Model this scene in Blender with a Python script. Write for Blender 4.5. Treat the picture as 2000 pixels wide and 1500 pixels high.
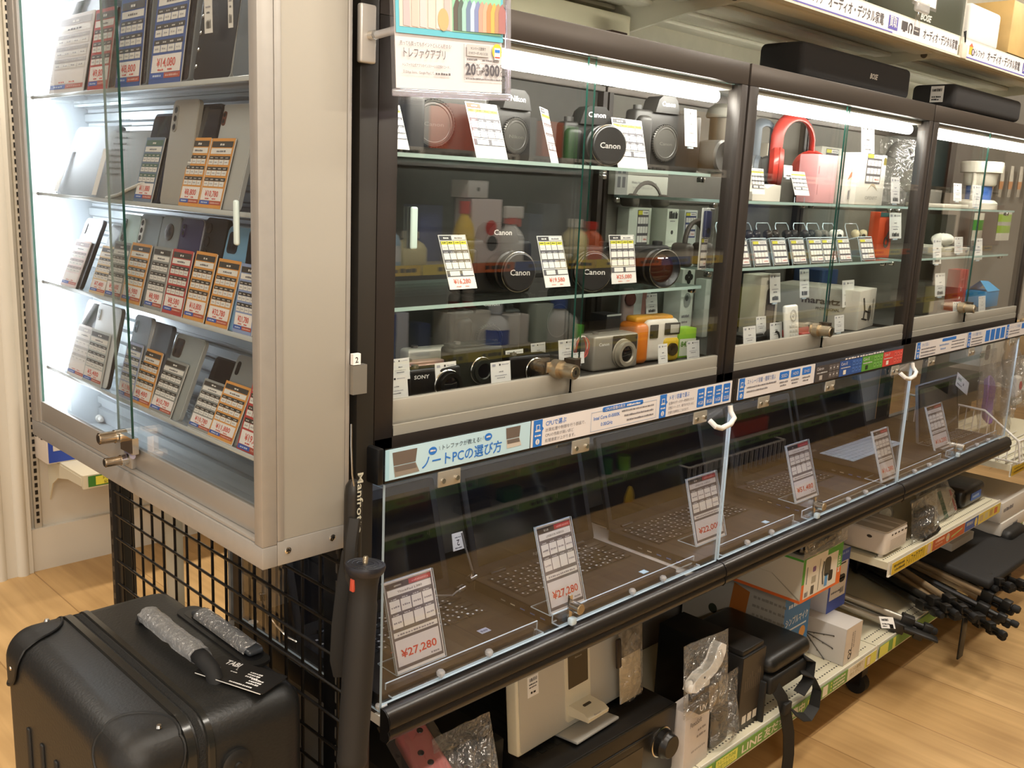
import bpy, bmesh, math, random
from mathutils import Vector, Matrix
R = math.radians
random.seed(7)
SC = bpy.context.scene
COL = SC.collection
for _o in list(bpy.data.objects):
    bpy.data.objects.remove(_o)

# ------------------------------------------------------------------ camera
FPX, YAW, PITCH, ROLL = 1857.998, 0.7894, -0.2056, -0.0441
CAM = Vector((-0.7903, -1.059, 1.4503))
_f = Vector((math.sin(YAW) * math.cos(PITCH), math.cos(YAW) * math.cos(PITCH), math.sin(PITCH)))
_r = _f.cross(Vector((0, 0, 1))).normalized()
_d = _f.cross(_r)
CR = math.cos(ROLL) * _r + math.sin(ROLL) * _d
CD = -math.sin(ROLL) * _r + math.cos(ROLL) * _d
cam = bpy.data.cameras.new('camera')
cam.sensor_width = 36.0
cam.lens = 36.0 * FPX / 2000.0
cam.clip_start = 0.02
co = bpy.data.objects.new('camera', cam)
COL.objects.link(co)
_m = Matrix.Identity(4)
for _i in range(3):
    _m[_i][0], _m[_i][1], _m[_i][2], _m[_i][3] = CR[_i], -CD[_i], -_f[_i], CAM[_i]
co.matrix_world = _m
SC.camera = co

# ------------------------------------------------------------------ world, lamps, exposure
SC.view_settings.view_transform = 'Standard'
SC.view_settings.look = 'None'
SC.view_settings.gamma = 1.0
SC.view_settings.exposure = 0.15
SC.view_settings.use_curve_mapping = False
SC.cycles.use_denoising = True
SC.cycles.max_bounces = 8
SC.cycles.diffuse_bounces = 3
SC.cycles.glossy_bounces = 4
SC.cycles.transmission_bounces = 4
SC.cycles.transparent_max_bounces = 40
SC.cycles.sample_clamp_indirect = 4.0
SC.cycles.caustics_reflective = False
SC.cycles.caustics_refractive = False
W = bpy.data.worlds.new('store_ambient')
SC.world = W
W.use_nodes = True
W.node_tree.nodes['Background'].inputs[0].default_value = (1.0, 0.96, 0.9, 1)
W.node_tree.nodes['Background'].inputs[1].default_value = 0.8

def area(name, loc, sx, sy, power, col, rot=(0, 0, 0)):
    L = bpy.data.lights.new(name, 'AREA')
    L.shape = 'RECTANGLE'
    L.size, L.size_y = sx, sy
    L.energy = power
    L.color = col
    o = bpy.data.objects.new(name, L)
    o.location = loc
    o.rotation_euler = rot
    COL.objects.link(o)
    return o

WARM = (1.0, 0.93, 0.82)
for _x in (-1.6, 0.2, 2.0, 3.8):
    area('ceiling_or_fill_lamp', (_x, -0.75, 2.72), 1.3, 0.16, 24, WARM)
for _x in (-1.4, 0.6, 2.6):
    area('ceiling_or_fill_lamp', (_x, 1.75, 2.72), 1.3, 0.16, 26, WARM)

for _x in (-2.4, -0.4, 1.6, 3.6):  # rows over unseen aisles, added as fill for upper shelf and case tops
    area('ceiling_or_fill_lamp', (_x, -3.1, 2.72), 1.3, 0.3, 70, WARM)
    area('ceiling_or_fill_lamp', (_x, -5.2, 2.72), 1.3, 0.3, 80, WARM)

# ------------------------------------------------------------------ helpers
def at(px, py, axis, val):
    """point seen at photograph pixel (px, py) on the plane axis = val"""
    d = CR * ((px - 1000) / FPX) + CD * ((py - 750) / FPX) + _f
    k = 'xyz'.index(axis)
    return CAM + d * ((val - CAM[k]) / d[k])

def lin(h):
    h = h.lstrip('#')
    out = []
    for i in (0, 2, 4):
        c = int(h[i:i + 2], 16) / 255.0
        out.append(c / 12.92 if c <= 0.04045 else ((c + 0.055) / 1.055) ** 2.4)
    return (*out, 1.0)

_MC = {}
def M(hexc, rough=0.5, metal=0.0, spec=0.5, emit=0.0, noise=0.0, nscale=40.0, coat=0.0, bump=0.0):
    key = (hexc, rough, metal, spec, emit, noise, nscale, coat, bump)
    if key in _MC:
        return _MC[key]
    m = bpy.data.materials.new('m_%s_%d' % (hexc.lstrip('#'), len(_MC)))
    m.use_nodes = True
    nt = m.node_tree
    p = nt.nodes['Principled BSDF']
    c = lin(hexc)
    p.inputs['Base Color'].default_value = c
    p.inputs['Roughness'].default_value = rough
    p.inputs['Metallic'].default_value = metal
    p.inputs['Specular IOR Level'].default_value = spec
    if coat:
        p.inputs['Coat Weight'].default_value = coat
    if emit:
        p.inputs['Emission Color'].default_value = c
        p.inputs['Emission Strength'].default_value = emit
    if noise or bump:
        tc = nt.nodes.new('ShaderNodeTexCoord')
        n = nt.nodes.new('ShaderNodeTexNoise')
        n.inputs['Scale'].default_value = nscale
        n.inputs['Detail'].default_value = 3
        nt.links.new(tc.outputs['Object'], n.inputs['Vector'])
        if noise:
            r = nt.nodes.new('ShaderNodeValToRGB')
            r.color_ramp.elements[0].color = tuple(x * (1 - noise) for x in c[:3]) + (1,)
            r.color_ramp.elements[1].color = tuple(min(1, x * (1 + noise)) for x in c[:3]) + (1,)
            r.color_ramp.elements[0].position = 0.3
            r.color_ramp.elements[1].position = 0.7
            nt.links.new(n.outputs['Fac'], r.inputs['Fac'])
            nt.links.new(r.outputs['Color'], p.inputs['Base Color'])
        if bump:
            b = nt.nodes.new('ShaderNodeBump')
            b.inputs['Strength'].default_value = bump
            b.inputs['Distance'].default_value = 0.002
            nt.links.new(n.outputs['Fac'], b.inputs['Height'])
            nt.links.new(b.outputs['Normal'], p.inputs['Normal'])
    _MC[key] = m
    return m

def glass_mat(name, tint, f0=0.045, rough=0.0, haze=0.0, wrinkle=0.0, wscale=30.0):
    """clear sheet: transparent plus a mirror that strengthens towards grazing angles"""
    m = bpy.data.materials.new(name)
    m.use_nodes = True
    nt = m.node_tree
    nt.nodes.clear()
    out = nt.nodes.new('ShaderNodeOutputMaterial')
    tr = nt.nodes.new('ShaderNodeBsdfTransparent')
    tr.inputs[0].default_value = (*tint, 1)
    gl = nt.nodes.new('ShaderNodeBsdfGlossy')
    gl.inputs['Color'].default_value = (1, 1, 1, 1)
    gl.inputs['Roughness'].default_value = rough
    lw = nt.nodes.new('ShaderNodeLayerWeight')
    lw.inputs['Blend'].default_value = 0.5
    pw = nt.nodes.new('ShaderNodeMath'); pw.operation = 'POWER'
    pw.inputs[1].default_value = 5.0
    ml = nt.nodes.new('ShaderNodeMath'); ml.operation = 'MULTIPLY_ADD'
    ml.inputs[1].default_value = 1.0 - f0
    ml.inputs[2].default_value = f0
    mx = nt.nodes.new('ShaderNodeMixShader')
    nt.links.new(lw.outputs['Facing'], pw.inputs[0])
    nt.links.new(pw.outputs[0], ml.inputs[0])
    nt.links.new(ml.outputs[0], mx.inputs[0])
    nt.links.new(tr.outputs[0], mx.inputs[1])
    nt.links.new(gl.outputs[0], mx.inputs[2])
    last = mx
    if wrinkle:
        tc = nt.nodes.new('ShaderNodeTexCoord')
        n = nt.nodes.new('ShaderNodeTexNoise')
        n.inputs['Scale'].default_value = wscale
        n.inputs['Distortion'].default_value = 1.5
        b = nt.nodes.new('ShaderNodeBump')
        b.inputs['Strength'].default_value = wrinkle
        b.inputs['Distance'].default_value = 0.02
        nt.links.new(tc.outputs['Object'], n.inputs['Vector'])
        nt.links.new(n.outputs['Fac'], b.inputs['Height'])
        nt.links.new(b.outputs['Normal'], gl.inputs['Normal'])
    if haze:
        df = nt.nodes.new('ShaderNodeBsdfDiffuse')
        df.inputs[0].default_value = (0.8, 0.8, 0.8, 1)
        m2 = nt.nodes.new('ShaderNodeMixShader')
        m2.inputs[0].default_value = haze
        nt.links.new(mx.outputs[0], m2.inputs[1])
        nt.links.new(df.outputs[0], m2.inputs[2])
        last = m2
    nt.links.new(last.outputs[0], out.inputs[0])
    return m

GLASS = glass_mat('pane_glass', (0.965, 0.975, 0.968), f0=0.085)
SHELF_GLASS = glass_mat('shelf_glass', (0.93, 0.97, 0.95), f0=0.06)
ACRYL = glass_mat('clear_acrylic', (0.98, 0.98, 0.985), f0=0.065)
WRAP = glass_mat('crinkled_film', (0.93, 0.93, 0.92), f0=0.10, rough=0.12, haze=0.05, wrinkle=1.0, wscale=26)
FILM = glass_mat('smooth_film', (0.97, 0.97, 0.97), f0=0.05, rough=0.05, haze=0.02, wrinkle=0.4, wscale=12)
EDGE = M('#1c463c', 0.15, 0, 0.6)
EDGE_L = M('#b9d6d0', 0.2)
ACR_EDGE = M('#cfe2ee', 0.2, 0, 0.6)  # pale blue imitates lamp light glowing in clear acrylic edges
ALU = M('#a9a59f', 0.38, 0.35, noise=0.03, nscale=60)
ALU_D = M('#8d8987', 0.4, 0.8)
PANEL = M('#aba69b', 0.45, 0.35, noise=0.02, nscale=3)
SILVER = M('#b4b0a4', 0.42, 0.35, noise=0.02, nscale=9)
CHROME = M('#d8d4cc', 0.18, 1.0)
BRASS = M('#b3a68f', 0.32, .9)
BLACK = M('#29251f', 0.42, 0, 0.45)
BLACKF = M('#3a342f', 0.42, 0.3, 0.5)
BLK = M('#0d0d0e', 0.4)
RUBBER = M('#141414', 0.75)
WHITE = M('#e9e6e0', 0.55)
PAPER = M('#eceae6', 0.7)
IVORY = M('#d9d1bd', 0.45)
INK = M('#2a2828', 0.7)
GREYINK = M('#77757a', 0.7)
RED = M('#d23a2c', 0.6)
BLUE = M('#2f74c8', 0.55)

class MB:
    def __init__(s):
        s.v, s.f, s.m, s.sm, s.mats = [], [], [], [], []
        s.T = Matrix.Identity(4)
    def mi(s, mat):
        if mat not in s.mats:
            s.mats.append(mat)
        return s.mats.index(mat)
    def add(s, vs, fs, mat, smooth=False):
        k = s.mi(mat); b = len(s.v)
        s.v += [s.T @ Vector(v) for v in vs]
        for f in fs:
            s.f.append([b + i for i in f]); s.m.append(k); s.sm.append(smooth)
        return s
    def box(s, x0, x1, y0, y1, z0, z1, mat):
        vs = [(x, y, z) for z in (z0, z1) for y in (y0, y1) for x in (x0, x1)]
        return s.add(vs, [(0, 2, 3, 1), (4, 5, 7, 6), (0, 1, 5, 4), (2, 6, 7, 3), (0, 4, 6, 2), (1, 3, 7, 5)], mat)
    def pane(s, x0, x1, y0, y1, z0, z1, mat, edge, thin):
        """thin sheet: big faces in mat, rim in edge; thin = axis of thickness"""
        vs = [(x, y, z) for z in (z0, z1) for y in (y0, y1) for x in (x0, x1)]
        F = {'z': [(0, 2, 3, 1), (4, 5, 7, 6)], 'y': [(0, 1, 5, 4), (2, 6, 7, 3)], 'x': [(0, 4, 6, 2), (1, 3, 7, 5)]}
        for k in 'xyz':
            s.add(vs, F[k], mat if k == thin else edge)
        return s
    def rbox(s, x0, x1, y0, y1, z0, z1, mat, r=0.003, seg=2, axis=None):
        bm = bmesh.new()
        bmesh.ops.create_cube(bm, size=1)
        for v in bm.verts:
            v.co = Vector((x0 + (v.co.x + .5) * (x1 - x0), y0 + (v.co.y + .5) * (y1 - y0), z0 + (v.co.z + .5) * (z1 - z0)))
        r = min(r, (0.499 * min(abs(x1 - x0), abs(y1 - y0), abs(z1 - z0))) if axis is None else r)
        es = bm.edges[:]
        if axis is not None:
            k = 'xyz'.index(axis)
            es = [e for e in bm.edges if abs((e.verts[0].co - e.verts[1].co)[k]) > 1e-7]
        bmesh.ops.bevel(bm, geom=es, offset=r, segments=seg, profile=0.5, affect='EDGES')
        bm.verts.index_update()
        s.add([tuple(v.co) for v in bm.verts], [[v.index for v in f.verts] for f in bm.faces], mat, smooth=True)
        bm.free()
        return s
    def cyl(s, p0, p1, r0, mat, r1=None, n=20, caps=True, smooth=True):
        r1 = r0 if r1 is None else r1
        p0, p1 = Vector(p0), Vector(p1)
        d = (p1 - p0).normalized()
        u = d.orthogonal().normalized(); w = d.cross(u)
        vs = []
        for p, r in ((p0, r0), (p1, r1)):
            for i in range(n):
                a = 2 * math.pi * i / n
                vs.append(p + (u * math.cos(a) + w * math.sin(a)) * r)
        s.add(vs, [(i, (i + 1) % n, n + (i + 1) % n, n + i) for i in range(n)], mat, smooth)
        if caps:
            if r0 > 1e-6: s.add(vs[:n], [list(range(n))[::-1]], mat)
            if r1 > 1e-6: s.add(vs[n:], [list(range(n))], mat)
        return s
    def tube(s, pts, r, mat, n=8, flat=None):
        pts = [Vector(p) for p in pts]
        u = None; vs = []
        for i, p in enumerate(pts):
            d = (pts[min(i + 1, len(pts) - 1)] - pts[max(i - 1, 0)]).normalized()
            u = d.orthogonal().normalized() if u is None else (u - d * u.dot(d)).normalized()
            w = d.cross(u)
            ru, rw = (r, r) if flat is None else flat
            for k in range(n):
                a = 2 * math.pi * k / n
                vs.append(p + u * math.cos(a) * ru + w * math.sin(a) * rw)
        fs = [(i * n + k, i * n + (k + 1) % n, (i + 1) * n + (k + 1) % n, (i + 1) * n + k) for i in range(len(pts) - 1) for k in range(n)]
        fs += [list(range(n))[::-1], [len(vs) - n + k for k in range(n)]]
        return s.add(vs, fs, mat, True)
    def ribbon(s, pts, wd, w, th, mat):
        """flat strap along pts, w wide in direction wd"""
        pts = [Vector(p) for p in pts]; wd = Vector(wd).normalized(); vs = []
        for i, p in enumerate(pts):
            d = (pts[min(i + 1, len(pts) - 1)] - pts[max(i - 1, 0)]).normalized()
            a = (wd - d * wd.dot(d)).normalized(); nn = d.cross(a)
            vs += [p + a * w / 2 + nn * th / 2, p - a * w / 2 + nn * th / 2, p - a * w / 2 - nn * th / 2, p + a * w / 2 - nn * th / 2]
        fs = [(4 * i + k, 4 * i + (k + 1) % 4, 4 * i + 4 + (k + 1) % 4, 4 * i + 4 + k) for i in range(len(pts) - 1) for k in range(4)]
        return s.add(vs, fs + [(3, 2, 1, 0), tuple(len(vs) - 4 + k for k in range(4))], mat)
    def lathe(s, prof, mat, o=(0, 0, 0), ax='z', n=28):
        """prof: (radius, height) pairs along axis ax from point o"""
        o = Vector(o)
        E = {'x': (Vector((0, 1, 0)), Vector((0, 0, 1)), Vector((1, 0, 0))), 'y': (Vector((0, 0, 1)), Vector((1, 0, 0)), Vector((0, 1, 0))), 'z': (Vector((1, 0, 0)), Vector((0, 1, 0)), Vector((0, 0, 1)))}[ax]
        vs = []
        for r, h in prof:
            for k in range(n):
                a = 2 * math.pi * k / n
                vs.append(o + E[0] * math.cos(a) * r + E[1] * math.sin(a) * r + E[2] * h)
        fs = [(i * n + k, i * n + (k + 1) % n, (i + 1) * n + (k + 1) % n, (i + 1) * n + k) for i in range(len(prof) - 1) for k in range(n)]
        return s.add(vs, fs, mat, True)
    def prism(s, poly, z0, z1, mat, smooth=False, side=None):
        n = len(poly)
        vs = [(x, y, z0) for x, y in poly] + [(x, y, z1) for x, y in poly]
        s.add(vs, [list(range(n))[::-1], [n + i for i in range(n)]], mat)
        return s.add(vs, [(i, (i + 1) % n, n + (i + 1) % n, n + i) for i in range(n)], side or mat, smooth)
    def q(s, x0, y0, x1, y1, z, mat):
        return s.add([(x0, y0, z), (x1, y0, z), (x1, y1, z), (x0, y1, z)], [(0, 1, 2, 3)], mat)
    def poly(s, pts, mat):
        return s.add(pts, [list(range(len(pts)))], mat)
    def disc(s, x, y, z, r, mat, n=20, ry=None):
        ry = ry or r
        return s.add([(x + r * math.cos(2 * math.pi * k / n), y + ry * math.sin(2 * math.pi * k / n), z) for k in range(n)], [list(range(n))], mat)
    def text(s, body, x, y, h, z, mat, bold=0.0, wid=None, al='l', shear=0.0, flip=False):
        """text lying in the local x-y plane at height z; h = cap height, wid = width to fit"""
        V, F, w = glyphs(body, bold, shear)
        k = h / 0.72
        kx = k if wid is None else wid / max(w, 1e-6)
        ox = {'l': 0, 'c': -w / 2, 'r': -w}[al]
        return s.add([(x + (vx + ox) * kx, y + vy * k, z) for vx, vy in V], F, mat)
    def scrib(s, x, y, w, h, z, mat, seed=0, n=None, gap=0.35):
        """a line of small printing too fine to read"""
        rnd = random.Random(seed)
        n = n or max(2, int(w / h / 1.1))
        cw = w / n
        for i in range(n):
            a = rnd.uniform(0.0, gap); b = rnd.uniform(0.72, 1.0)
            hh = h * rnd.uniform(0.7, 1.0)
            s.q(x + (i + a * .5) * cw, y, x + (i + b) * cw, y + hh, z, mat)
        return s
    def build(s, name, parent=None, mat4=None):
        me = bpy.data.meshes.new(name)
        me.from_pydata([tuple(v) for v in s.v], [], s.f)
        for m in s.mats:
            me.materials.append(m)
        me.polygons.foreach_set('material_index', s.m)
        me.polygons.foreach_set('use_smooth', s.sm)
        me.update()
        o = bpy.data.objects.new(name, me)
        COL.objects.link(o)
        if parent is not None:
            o.parent = parent
        elif mat4 is not None:
            o.matrix_world = mat4
        if any(s.sm):
            try:
                me.set_sharp_from_angle(angle=R(38))
            except Exception:
                pass
        return o

_GC = {}
def glyphs(body, bold=0.0, shear=0.0):
    key = (body, bold, shear)
    if key not in _GC:
        cu = bpy.data.curves.new('glyphs', 'FONT')
        cu.body = body
        cu.resolution_u = 2
        cu.offset = bold
        cu.shear = shear
        ob = bpy.data.objects.new('glyphs', cu)
        me = bpy.data.meshes.new_from_object(ob)
        V = [(v.co.x, v.co.y) for v in me.vertices]
        F = [list(p.vertices) for p in me.polygons]
        x0 = min((v[0] for v in V), default=0)
        w = max((v[0] for v in V), default=0) - x0
        _GC[key] = ([(a - x0, b) for a, b in V], F, w)
        bpy.data.objects.remove(ob); bpy.data.curves.remove(cu); bpy.data.meshes.remove(me)
    return _GC[key]

def frame(o, u=(1, 0, 0), v=(0, 0, 1), keep='u'):
    """local x = u, local y = v (up the face), local z = outwards"""
    u = Vector(u).normalized(); v = Vector(v)
    if keep == 'v':
        v.normalize(); u = (u - v * u.dot(v)).normalized()
    v = (v - u * v.dot(u)).normalized(); n = u.cross(v)
    m = Matrix.Identity(4)
    for i in range(3):
        m[i][0], m[i][1], m[i][2], m[i][3] = u[i], v[i], n[i], o[i]
    return m

def tag(o, label, cat, group=None):
    o['label'] = label; o['category'] = cat
    if group: o['group'] = group
    return o

def thing(name, label, cat, mat4=None, group=None):
    o = bpy.data.objects.new(name, None)
    o.empty_display_size = 0.02
    COL.objects.link(o)
    o.matrix_world = mat4 if mat4 is not None else Matrix.Identity(4)
    return tag(o, label, cat, group)

def solo(b, name, label, cat, mat4=None, group=None):
    return tag(b.build(name, None, mat4), label, cat, group)

def struct(b, name):
    o = b.build(name); o['kind'] = 'structure'
    return o

def T(x, y, z): return Matrix.Translation((x, y, z))
def RZ(a): return Matrix.Rotation(R(a), 4, 'Z')
def RX(a): return Matrix.Rotation(R(a), 4, 'X')
def RY(a): return Matrix.Rotation(R(a), 4, 'Y')
# ------------------------------------------------------------------ setting
def plank_mat():
    m = bpy.data.materials.new('oak_planks'); m.use_nodes = True
    nt = m.node_tree; N = nt.nodes.new; Lk = nt.links.new
    p = nt.nodes['Principled BSDF']
    p.inputs['Roughness'].default_value = 0.45
    tc = N('ShaderNodeTexCoord')
    mp = N('ShaderNodeMapping'); mp.inputs['Rotation'].default_value = (0, 0, R(90))
    Lk(tc.outputs['Object'], mp.inputs['Vector'])
    br = N('ShaderNodeTexBrick')
    br.inputs['Scale'].default_value = 1.0
    br.inputs['Brick Width'].default_value = 1.8
    br.inputs['Row Height'].default_value = 0.3
    br.inputs['Mortar Size'].default_value = 0.0022
    br.inputs['Mortar Smooth'].default_value = 0.2
    br.offset = 0.37
    br.inputs['Color1'].default_value = lin('#cfab78')
    br.inputs['Color2'].default_value = lin('#c29c68')
    br.inputs['Mortar'].default_value = lin('#a37f52')
    Lk(mp.outputs['Vector'], br.inputs['Vector'])
    st = N('ShaderNodeMapping'); st.inputs['Scale'].default_value = (26, 1.6, 1)
    Lk(tc.outputs['Object'], st.inputs['Vector'])
    n1 = N('ShaderNodeTexNoise'); n1.inputs['Scale'].default_value = 1.0; n1.inputs['Detail'].default_value = 6
    n1.inputs['Distortion'].default_value = 0.6
    Lk(st.outputs['Vector'], n1.inputs['Vector'])
    n2 = N('ShaderNodeTexNoise'); n2.inputs['Scale'].default_value = 3.2; n2.inputs['Detail'].default_value = 2
    Lk(tc.outputs['Object'], n2.inputs['Vector'])
    r = N('ShaderNodeValToRGB')
    r.color_ramp.elements[0].color = (0.84, 0.81, 0.76, 1); r.color_ramp.elements[0].position = 0.3
    r.color_ramp.elements[1].color = (1.08, 1.08, 1.08, 1); r.color_ramp.elements[1].position = 0.68
    Lk(n1.outputs['Fac'], r.inputs['Fac'])
    r2 = N('ShaderNodeValToRGB')
    r2.color_ramp.elements[0].color = (0.80, 0.77, 0.72, 1); r2.color_ramp.elements[0].position = 0.35
    r2.color_ramp.elements[1].color = (1.1, 1.1, 1.08, 1); r2.color_ramp.elements[1].position = 0.65
    Lk(n2.outputs['Fac'], r2.inputs['Fac'])
    a = N('ShaderNodeMixRGB'); a.blend_type = 'MULTIPLY'; a.inputs[0].default_value = 1
    Lk(br.outputs['Color'], a.inputs[1]); Lk(r.outputs['Color'], a.inputs[2])
    b = N('ShaderNodeMixRGB'); b.blend_type = 'MULTIPLY'; b.inputs[0].default_value = 0.8
    Lk(a.outputs[0], b.inputs[1]); Lk(r2.outputs['Color'], b.inputs[2])
    vo = N('ShaderNodeTexVoronoi'); vo.inputs['Scale'].default_value = 2.6
    mv = N('ShaderNodeMapping'); mv.inputs['Scale'].default_value = (2.2, 0.9, 1)
    Lk(tc.outputs['Object'], mv.inputs['Vector']); Lk(mv.outputs['Vector'], vo.inputs['Vector'])
    rk = N('ShaderNodeValToRGB')
    rk.color_ramp.elements[0].color = (0.42, 0.30, 0.2, 1); rk.color_ramp.elements[0].position = 0.0
    rk.color_ramp.elements[1].color = (1, 1, 1, 1); rk.color_ramp.elements[1].position = 0.055
    Lk(vo.outputs['Distance'], rk.inputs['Fac'])
    c = N('ShaderNodeMixRGB'); c.blend_type = 'MULTIPLY'; c.inputs[0].default_value = 0.8
    Lk(b.outputs[0], c.inputs[1]); Lk(rk.outputs['Color'], c.inputs[2])
    Lk(c.outputs[0], p.inputs['Base Color'])
    return m

WALLP = M('#d8d2c6', 0.7, noise=0.02, nscale=8)
b = MB(); b.box(-4, 8, -7, 5, -0.05, 0, plank_mat()); struct(b, 'floor')
b = MB(); b.box(-4, 8, -7, 5, 2.75, 2.8, M('#e8e4da', 0.8, noise=0.02)); struct(b, 'ceiling')
# the white wall behind the gondola end, with fluted door casing on its left
YW = 2.45
b = MB(); b.box(0.30, 8, YW, YW + 0.1, 0, 2.75, WALLP); struct(b, 'wall_back')
b = MB(); b.box(7.5, 7.6, -7, YW, 0, 2.75, WALLP); struct(b, 'wall_right')
b = MB(); b.box(0.275, 2.2, YW - 0.02, YW - 0.0005, 0, 0.16, M('#dcd6ca', 0.55)); struct(b, 'baseboard_back')
b = MB()
CAS = M('#ddd8cc', 0.55)
b.box(0.16, 0.2995, YW - 0.03, YW + 0.1, 0, 2.75, CAS)
for k in range(2):
    b.cyl((0.19 + 0.075 * k, YW - 0.022, 0), (0.19 + 0.075 * k, YW - 0.022, 2.75), 0.022, CAS, n=20)
struct(b, 'trim_1')
b = MB(); b.box(-4, 0.159, YW + 0.06, YW + 0.1, 0, 2.75, M('#3b2f24', 0.5)); struct(b, 'door_1')

# wall shelving behind: slotted rail, cream shelf with bracket, price strip, boxes
b = MB(); b.box(0.318, 0.342, YW - 0.013, YW - 0.0005, 0.16, 2.2, M('#bdb5a6', 0.5))
for k in range(74):
    b.box(0.325, 0.335, YW - 0.0145, YW - 0.0125, 0.18 + k * 0.027, 0.196 + k * 0.027, BLK)
solo(b, 'slotted_wall_rail', 'slim slotted wall rail with dark holes at the left of the cream wall shelf', 'shelf rail')
CREAM = M('#d8cfb6', 0.45)
p1 = at(157, 935, 'x', 0.345)
ZS = at(70, 890, 'y', YW)[2]
zf = ZS
pf = at(157, 930, 'z', zf); yf = pf[1]
t = thing('wall_shelf', 'cream wall shelf with a curved side bracket seen behind the phone cabinet', 'shelf', T(0, 0, 0))
b = MB(); b.box(pf[0] + .004, 1.6, yf, YW - 0.002, zf - 0.008, zf, CREAM); b.box(pf[0] + .004, 1.6, yf - .012, yf, zf - 0.045, zf + .002, CREAM); b.build('shelf_board', t)
b = MB(); b.T = frame((pf[0] + .006, YW - .016, zf - .008), (0, -1, 0), (0, 0, 1))
D = YW - .016 - yf
b.prism([(0, 0), (D, 0), (D, -.03), (D * .6, -.035), (D * .3, -.055), (D * .12, -.09), (0, -.16)], 0, .004, CREAM)
b.build('bracket', t)
b = MB(); b.T = frame((pf[0] + .02, yf - .0125, zf - .04))
b.q(0, 0, .5, .038, .001, M('#3c7a2e', .5)); b.q(.025, .004, .5, .034, .0015, M('#e2d84c', .5))
b.text('トレファックしLINE', .05, .021, .0085, .002, INK, bold=.01); b.text('公式アカウント', .052, .007, .0085, .002, INK, bold=.01)
solo(b, 'price_strip', 'yellow and green strip on the cream wall shelf edge with black lettering', 'sign')
q0 = at(107, 907, 'z', zf)
t = thing('boxed_software', 'white box with blue picture front lying on the cream wall shelf', 'box', T(q0[0], q0[1], zf))
b = MB(); b.rbox(-.02, .2, .01, .2, 0, .26, M('#d9cfc4', .6), .002)
b.T = frame((-.0205, .2, 0), (0, -1, 0)); b.text('DVD', .08, .08, .03, .0008, INK, bold=.01)
b.T = frame((-.02, .0095, 0)); b.q(.004, .004, .216, .256, .0006, M('#2342a0', .4)); b.q(.02, .045, .2, .24, .001, M('#cfc7bd', .5))
b.q(.04, .05, .16, .062, .0014, M('#b0402c', .5)); b.disc(.075, .1, .0014, .03, M('#a33a33', .5), ry=.02); b.disc(.15, .1, .0014, .026, M('#333a36', .5), ry=.02); b.text('F&', .05, .15, .04, .0014, INK, bold=.02)
b.build('carton', t)

# ------------------------------------------------------------------ gondola frame (uprights, base, back boards)
ZL = 0.66      # laptop shelf surface
t = thing('gondola_upright', 'black slotted end upright of the shelving, beside the grey cabinet panel', 'shelf frame', T(0, 0, 0))
b = MB(); b.rbox(-0.030, 0.0, -0.004, 0.03, 0.0, 2.1, BLACK, .002); b.build('front_post', t)
b = MB(); b.box(-0.030, -0.004, 0.031, 0.075, 0.0, 2.1, BLK)
for k in range(66):
    b.box(-0.0312, -0.0302, 0.036, 0.043, 0.1 + k * .03, 0.118 + k * .03, M('#4e4942', .5))
b.build('slotted_post', t)
for k, X in enumerate((0.9, 1.8, 2.7)):
    b = MB(); b.box(X - .012, X + .012, 0.40, 0.44, 0.0, 2.1, M('#3c3832', .5))
    for j in range(60):
        for dx in (-.006, .004):
            b.box(X + dx, X + dx + .003, 0.3985, 0.3998, 0.2 + j * .03, 0.217 + j * .03, BLK)
    solo(b, 'rear_upright', ['slotted dark rear post between the first and second showcases', 'slotted dark rear post between the second and third showcases', 'slotted dark rear post at the far end of the third showcase'][k], 'shelf frame')
for k in range(3):
    b = MB(); b.box(.9 * k + .013, .9 * k + .887, .441, .449, 0.1, 1.02, M('#8d8b86', .6, noise=.03)); b.build('tmp')
    o = bpy.data.objects['tmp']; o.name = 'back_board'
    tag(o, ['grey back board behind the first pair of laptops', 'grey back board behind the middle pair of laptops', 'grey back board behind the far laptops'][k], 'panel')

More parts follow.
